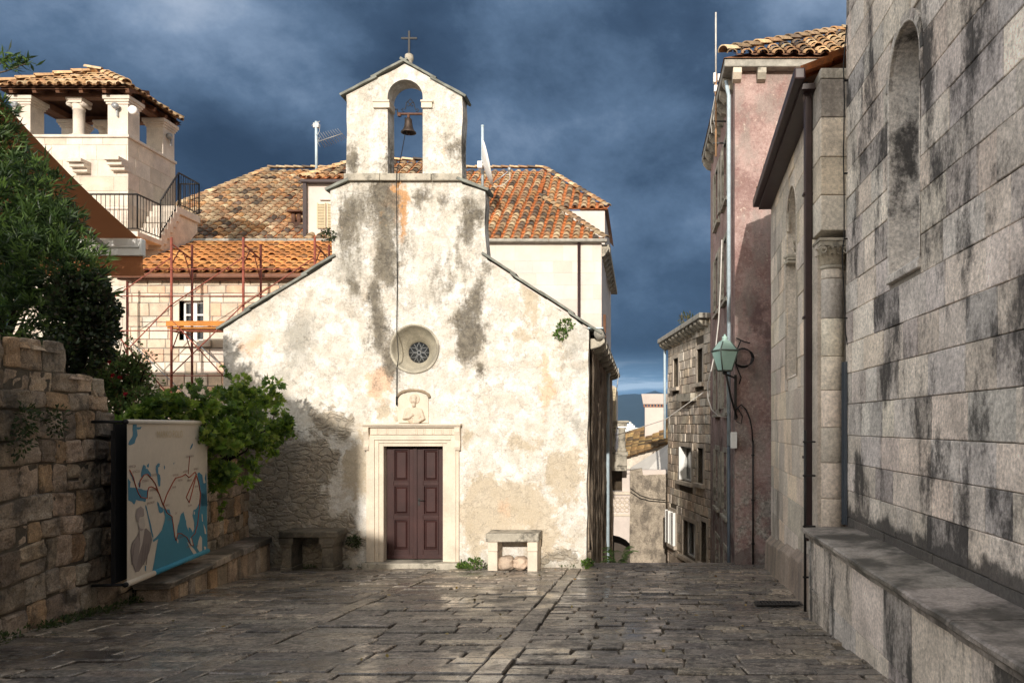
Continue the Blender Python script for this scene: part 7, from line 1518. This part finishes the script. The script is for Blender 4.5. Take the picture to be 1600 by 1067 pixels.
def aerials():
    Y = 30.2; c = lambda px, py, yy=Y: P(px, py, yy)
    T = thing('tv_antenna', 'rooftop television antenna on a pale mast left of the bell gable', 'antenna', c(495, 265)); mb = MB(); mb.tube([c(494.5, 275), c(494, 190)], .05, 8); mb.build('mast', 'zinc', T)
    mb = MB(); a, b = c(496, 222), c(535, 209); mb.tube([a, b], .018, 5)
    for i in range(10):
        q = a.lerp(b, .12 + .86 * i / 9); h = .24 - .012 * i; mb.tube([q + V((-.05, -.3, h * .6)), q + V((.05, .3, -h * .6))], .010, 4)
    mb.tube([a + V((.1, 0, .18)), a + V((.0, 0, .0)), a + V((.1, 0, -.18))], .012, 4); mb.build('yagi', 'grey_metal', T)
    mb = MB(); mb.box(c(489, 199, Y - .05), c(500, 194, Y + .08)); mb.tube([c(487, 197), c(494, 192), c(500, 190)], .02, 5); mb.tube([c(495, 190), c(500, 196), c(499, 206), c(495, 212), c(497, 222)], .012, 5); mb.build('amplifier', 'grey_metal', T)
    T = thing('satellite_dish', 'white satellite dish seen edge-on on a pole right of the bell gable', 'satellite dish', c(754, 285)); mb = MB(); mb.tube([c(754, 292), c(754, 196)], .05, 8); mb.lathe(c(754, 198), [(.06, 0), (.06, .04), (0, .06)], 8); mb.build('pole', 'zinc', T)
    mb = MB(); ctr = c(762, 256, Y - .35); ax = V((.955, .17, .22)).normalized(); u = V((0, 1, 0)) - ax * ax.y; u.normalize(); v_ = ax.cross(u); R_ = .82; vs = []; fs = []; nr, na = 6, 28
    for i in range(nr + 1):
        r = R_ * i / nr
        for j in range(na): t = 2 * math.pi * j / na; vs.append(ctr + u * r * math.cos(t) + v_ * r * math.sin(t) + ax * (.17 * (r / R_) ** 2 - .17))
    for i in range(nr):
        for j in range(na): fs.append((i * na + j, i * na + (j + 1) % na, (i + 1) * na + (j + 1) % na, (i + 1) * na + j))
    mb.add(vs, fs, (1, 1, 1), True); mb.build('reflector', 'white_paint', T, recalc=False).modifiers.new('t', 'SOLIDIFY').thickness = .025
    mb = MB(); tip = c(796, 267, Y - .5); lo = ctr - v_ * R_ * .92 if (ctr - v_ * R_).z < ctr.z else ctr + v_ * R_ * .92; mb.tube([lo, tip], .025, 6); mb.build('feed_arm', 'grey_metal', T); mb = MB(); mb.lathe(tip + V((0, 0, -.03)), [(.05, 0), (.07, .06), (.07, .12), (.04, .16)], 10); mb.build('feed_horn', 'grey_metal', T)
    mb = MB(); mb.tube([lo, c(775, 292, Y - .5), c(785, 290, Y - .5), c(797, 280, Y - .5), tip], .014, 5); mb.build('cable', 'pale_cable', T); mb = MB(); mb.tube([c(754, 262), ctr - ax * .15], .04, 6); mb.box(ctr - ax * .28 - V((.08, .08, .12)), ctr - ax * .28 + V((.08, .08, .12))); mb.build('mount', 'white_paint', T)
aerials()

# ================================================================ stone house under repair, and its scaffold
def repair_house():
    T = thing('repair_house', 'cream stone house with an orange tile roof standing behind a scaffold', 'house', (-10, 22, 2.4))
    Y = 21.0; ze = EZ + (665 - 436) * Y / F; xl, xr = (196 - 1000) * Y / F, -7.75; w0, w1 = P(280, 532, Y), P(318, 470, Y)
    mb = MB(); ho = [(w0.x - xl - .17, w1.x - xl + .17, w0.z - 2.0 - .2, w1.z - 2.0 + .2)]
    ashlar(mb, (xl, Y, 2.0), (1, 0, 0), (0, -1, 0), xr - xl, ze - 2.0, (.2, .36), (.22, .62), .022, .03, .008, ((1, 1, 1), (.76, .72, .66), (1.08, 1.05, 1.0), (.94, .86, .78), (1.0, .94, .88), (1.05, .80, .68)), .1, ho, .008, tilt=.02); mb.build('wall_blocks', 'house_stone', T, recalc=False)
    vs, fs = slab2d([(xl, 1), (xr, 1), (xr, ze), (xl, ze)], [[(w0.x, w0.z), (w1.x, w0.z), (w1.x, w1.z), (w0.x, w1.z)]], .3); mb = MB(); mb.add([(x, Y + .02 + d_, z) for x, z, d_ in vs], fs); mb.box((xl, Y + .35, 1), (xr, Y + 3.6, ze - .02)); mb.build('wall_core', 'mortar', T)
    mb = MB(); e = .15
    mb.box((w0.x - e, Y - .012, w0.z), (w0.x, Y + .2, w1.z)); mb.box((w1.x, Y - .012, w0.z), (w1.x + e, Y + .2, w1.z)); mb.box((w0.x - e, Y - .013, w1.z + .0005), (w1.x + e, Y + .2, w1.z + e)); mb.box((w0.x - e - .05, Y - .09, w0.z - .16), (w1.x + e + .05, Y + .2, w0.z - .0005)); wf = mb.build('window_frame', 'limestone', T, .006)
    mb = MB(); mb.box((w0.x, Y + .2, w0.z), (w1.x, Y + .21, w1.z)); mb.build('pane', 'dark_glass', wf)
    mb = MB(); m = (w0.x + w1.x) / 2; s_ = .05; bx = lambda a, b, c, d_, o=0: mb.box((a, Y + .13 + o, c), (b, Y + .18, d_)); bx(w0.x + .05, w0.x + .05 + s_, w0.z, w1.z); bx(w1.x - .01 - s_, w1.x - .01, w0.z, w1.z); bx(m - .05, m + .08, w0.z, w1.z, -.01); h = w1.z - w0.z
    for f in (.0, .34, .64): bx(w0.x + .1001, m - .0501, w0.z + h * f, w0.z + h * f + .045); bx(m + .0801, w1.x - .0601, w0.z + h * f, w0.z + h * f + .045)
    bx(w0.x + .1001, m - .0501, w1.z - .05, w1.z); bx(m + .0801, w1.x - .0601, w1.z - .05, w1.z); mb.build('sash', 'white_paint', wf)
    S = V((0, 1, .42)).normalized(); mb = MB(); za = ze + .10; rp = [(xl - .1, -.0), (xr + .1, 0), (xr + .1, 3.9), (xl - .1, 3.9)]
    tile_field(mb, (0, Y - .28, za), (1, 0, 0), S, rp, RUST, pu=.30, ps=.36, r=.12, jitter=.004, pan=(.48, .21, .075)); mb.flat([(xl - .1, Y - .28, za - .01), (xr + .1, Y - .28, za - .01), (xr + .1, Y + 3.3, za + .42 * 3.58 - .01), (xl - .1, Y + 3.3, za + .42 * 3.58 - .01)], (.3, .13, .05)); mb.build('roof', 'tile', T, recalc=False)
    mb = MB(); mb.box((xl - .15, Y - .34, ze - .02), (xr + .1, Y - .2, ze + .085)); mb.box((xl - .1, Y - .2, ze - .05), (xr, Y - .01, ze + .05)); mb.build('gutter', 'brown_metal_light', T, .02)
    # scaffold
    SF = thing('scaffold', 'rust red tube scaffold in front of the cream stone house', 'scaffold', (-10.5, 20, 2.4)); y1, y2 = 19.6, 20.5; xs = [-12.83, -11.21, -9.49, -7.78]; zt = EZ + (665 - 371) * y1 / F
    for i, x in enumerate(xs):
        for y, top in ((y1, zt), (y2, zt + .02)):
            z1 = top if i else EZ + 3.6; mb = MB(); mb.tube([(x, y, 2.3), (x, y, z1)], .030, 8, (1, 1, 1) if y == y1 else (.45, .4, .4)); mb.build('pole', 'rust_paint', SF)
    zlev = [EZ + (665 - py) * y1 / F for py in (587, 517, 463)]
    for x in xs[1:]:
        mb = MB(); mb.tube([(x, y1, zt - .15), (x, y2, zt - .35)], .02, 6); mb.tube([(x, y1, zt - .65), (x, y1 + .35, zt - .22)], .014, 6); mb.tube([(x, y2, zt - .9), (x, y2 - .35, zt - .28)], .014, 6); mb.build('frame_head', 'rust_paint', SF)
    for x in xs:
        mb = MB(); z = zlev[1] + .0; mb.tube([(x, y1, z), (x, y2, z)], .02, 6); mb.tube([(x, y1, z - .5), (x, y1 + .3, z)], .014, 6); mb.tube([(x, y2, z - .5), (x, y2 - .3, z)], .014, 6); mb.build('frame_head', 'rust_paint', SF)
    for a, b in zip(xs, xs[1:]):
        for z in zlev + [EZ + (665 - 421) * y1 / F]:
            mb = MB(); mb.tube([(a, y1 - .03, z), (b, y1 - .03, z)], .013, 6); mb.build('ledger', 'rust_paint', SF)
        for (z0, z1) in ((zlev[0], zlev[1]), (zlev[1] + .6, zt - 1.1)):
            mb = MB(); mb.tube([(a, y1 - .05, z0), (b, y1 - .05, z1 + .6)], .014, 6); mb.build('brace', 'rust_paint', SF)
        mb = MB(); mb.tube([(a, y1 - .05, zlev[1] + .3), (b, y1 - .05, zlev[0] - .5)], .014, 6); mb.build('brace', 'rust_paint', SF)
        mb = MB(); mb.tube([(a, y2 + .03, zlev[1] - .1), (b, y2 + .03, zlev[0] - .6)], .012, 6, (.8, .9, 1)); mb.build('brace', 'grey_metal', SF)
    mb = MB(); zp = EZ + (665 - 513) * y1 / F
    for j in range(3): mb.box((xs[1] - .12 + .04 * j, y1 + .02 + j * .29, zp), (xs[2] - .05, y1 + .29 + j * .29, zp + .045), jit((1, 1, 1), .1))
    mb.box((xs[1] - .1, y1 - .06, zp + .05), (xs[2] - .1, y1 - .035, zp + .17), (.8, .75, .7)); tag(mb.build('plank', 'plank_wood', bev=.004), 'orange planks laid across the scaffold in front of the window', 'planks')
stone('brown_metal_light', (.17, .075, .045), .5, .25, 6, .1, 60, .001)
repair_house()

# ================================================================ the row of houses behind the viewer, which shade the square
def rear_row():
    # skyline measured from the edges of the shade on the chapel, the square and the pink house
    rows = [('gabled_house', 'stone house with a sloping gable behind the viewer on the left', -16, -4.66, [(-16, 11.0), (-7.6, 11.05), (-6.12, 10.85), (-4.66, 10.0)], -17),
            ('low_annex', 'low stone annex behind the viewer beside the gabled house', -4.655, -4.05, [(-4.655, 8.3), (-4.05, 8.15)], -14),
            ('low_house', 'low stone house behind the viewer across the square', -4.045, -.50, [(-4.045, 6.85), (-.5, 6.85)], -14),
            ('mid_house', 'slightly higher stone house behind the viewer across the square', -.495, 1.9, [(-.495, 7.93), (1.9, 7.93)], -15),
            ('tall_house', 'tall stone house behind the viewer across the square', 1.905, 10, [(1.905, 11.9), (2.36, 11.9), (2.36, 13.6), (10, 13.6)], -16)]
    for name, lab, x0, x1, top, y0 in rows:
        T = thing(name, lab, 'house', ((x0 + x1) / 2, -10, 1.5)); mb = MB(); wins = []; W_ = x1 - x0; nw = int(W_ / 1.7); z = 2.9; zt = min(z_ for _, z_ in top)
        while nw and z + 1.7 < zt:
            for i in range(nw): xc = x0 + W_ * (i + .5) / nw; wins.append((xc - .45, xc + .45, z, z + 1.4))
            z += 2.9
        vs, fs = slab2d([(x0, 0), (x1, 0)] + top[::-1], [[(a, c), (b, c), (b, d_), (a, d_)] for a, b, c, d_ in wins], .3); mb.add([(x, -10 - d_, z) for x, z, d_ in vs], fs)
        mb.prism([(x, -10.31, z) for x, z in [(x0, 0), (x1, 0)] + top[::-1]], (0, y0 + 10, 0)); mb.build('wall', 'house_stone', T)
        for a, b, c, d_ in wins: mb = MB(); mb.box((a - .1, -10.02, c - .12), (b + .1, -9.94, c - .001)); mb.box((a, -10.25, c), (b, -10.2, d_)); mb.build('window', 'brown_wood', T)
rear_row()

# ================================================================ the air between here and the far shore
m = bpy.data.materials.new('haze'); m.use_nodes = True; m.node_tree.nodes.clear(); n = NT(m.node_tree)
pv = n.node('ShaderNodeVolumePrincipled'); pv.inputs['Color'].default_value = (.30, .58, .98, 1); pv.inputs['Density'].default_value = .30 / 6500; pv.inputs['Anisotropy'].default_value = 0.0
mo = n.node('ShaderNodeOutputMaterial'); n.L.new(pv.outputs[0], mo.inputs['Volume']); MATS['haze'] = m
mb = MB(); mb.box((-5600, -90, -20), (5600, 9400, 400)); tag(mb.build('haze', 'haze'), kind='stuff')
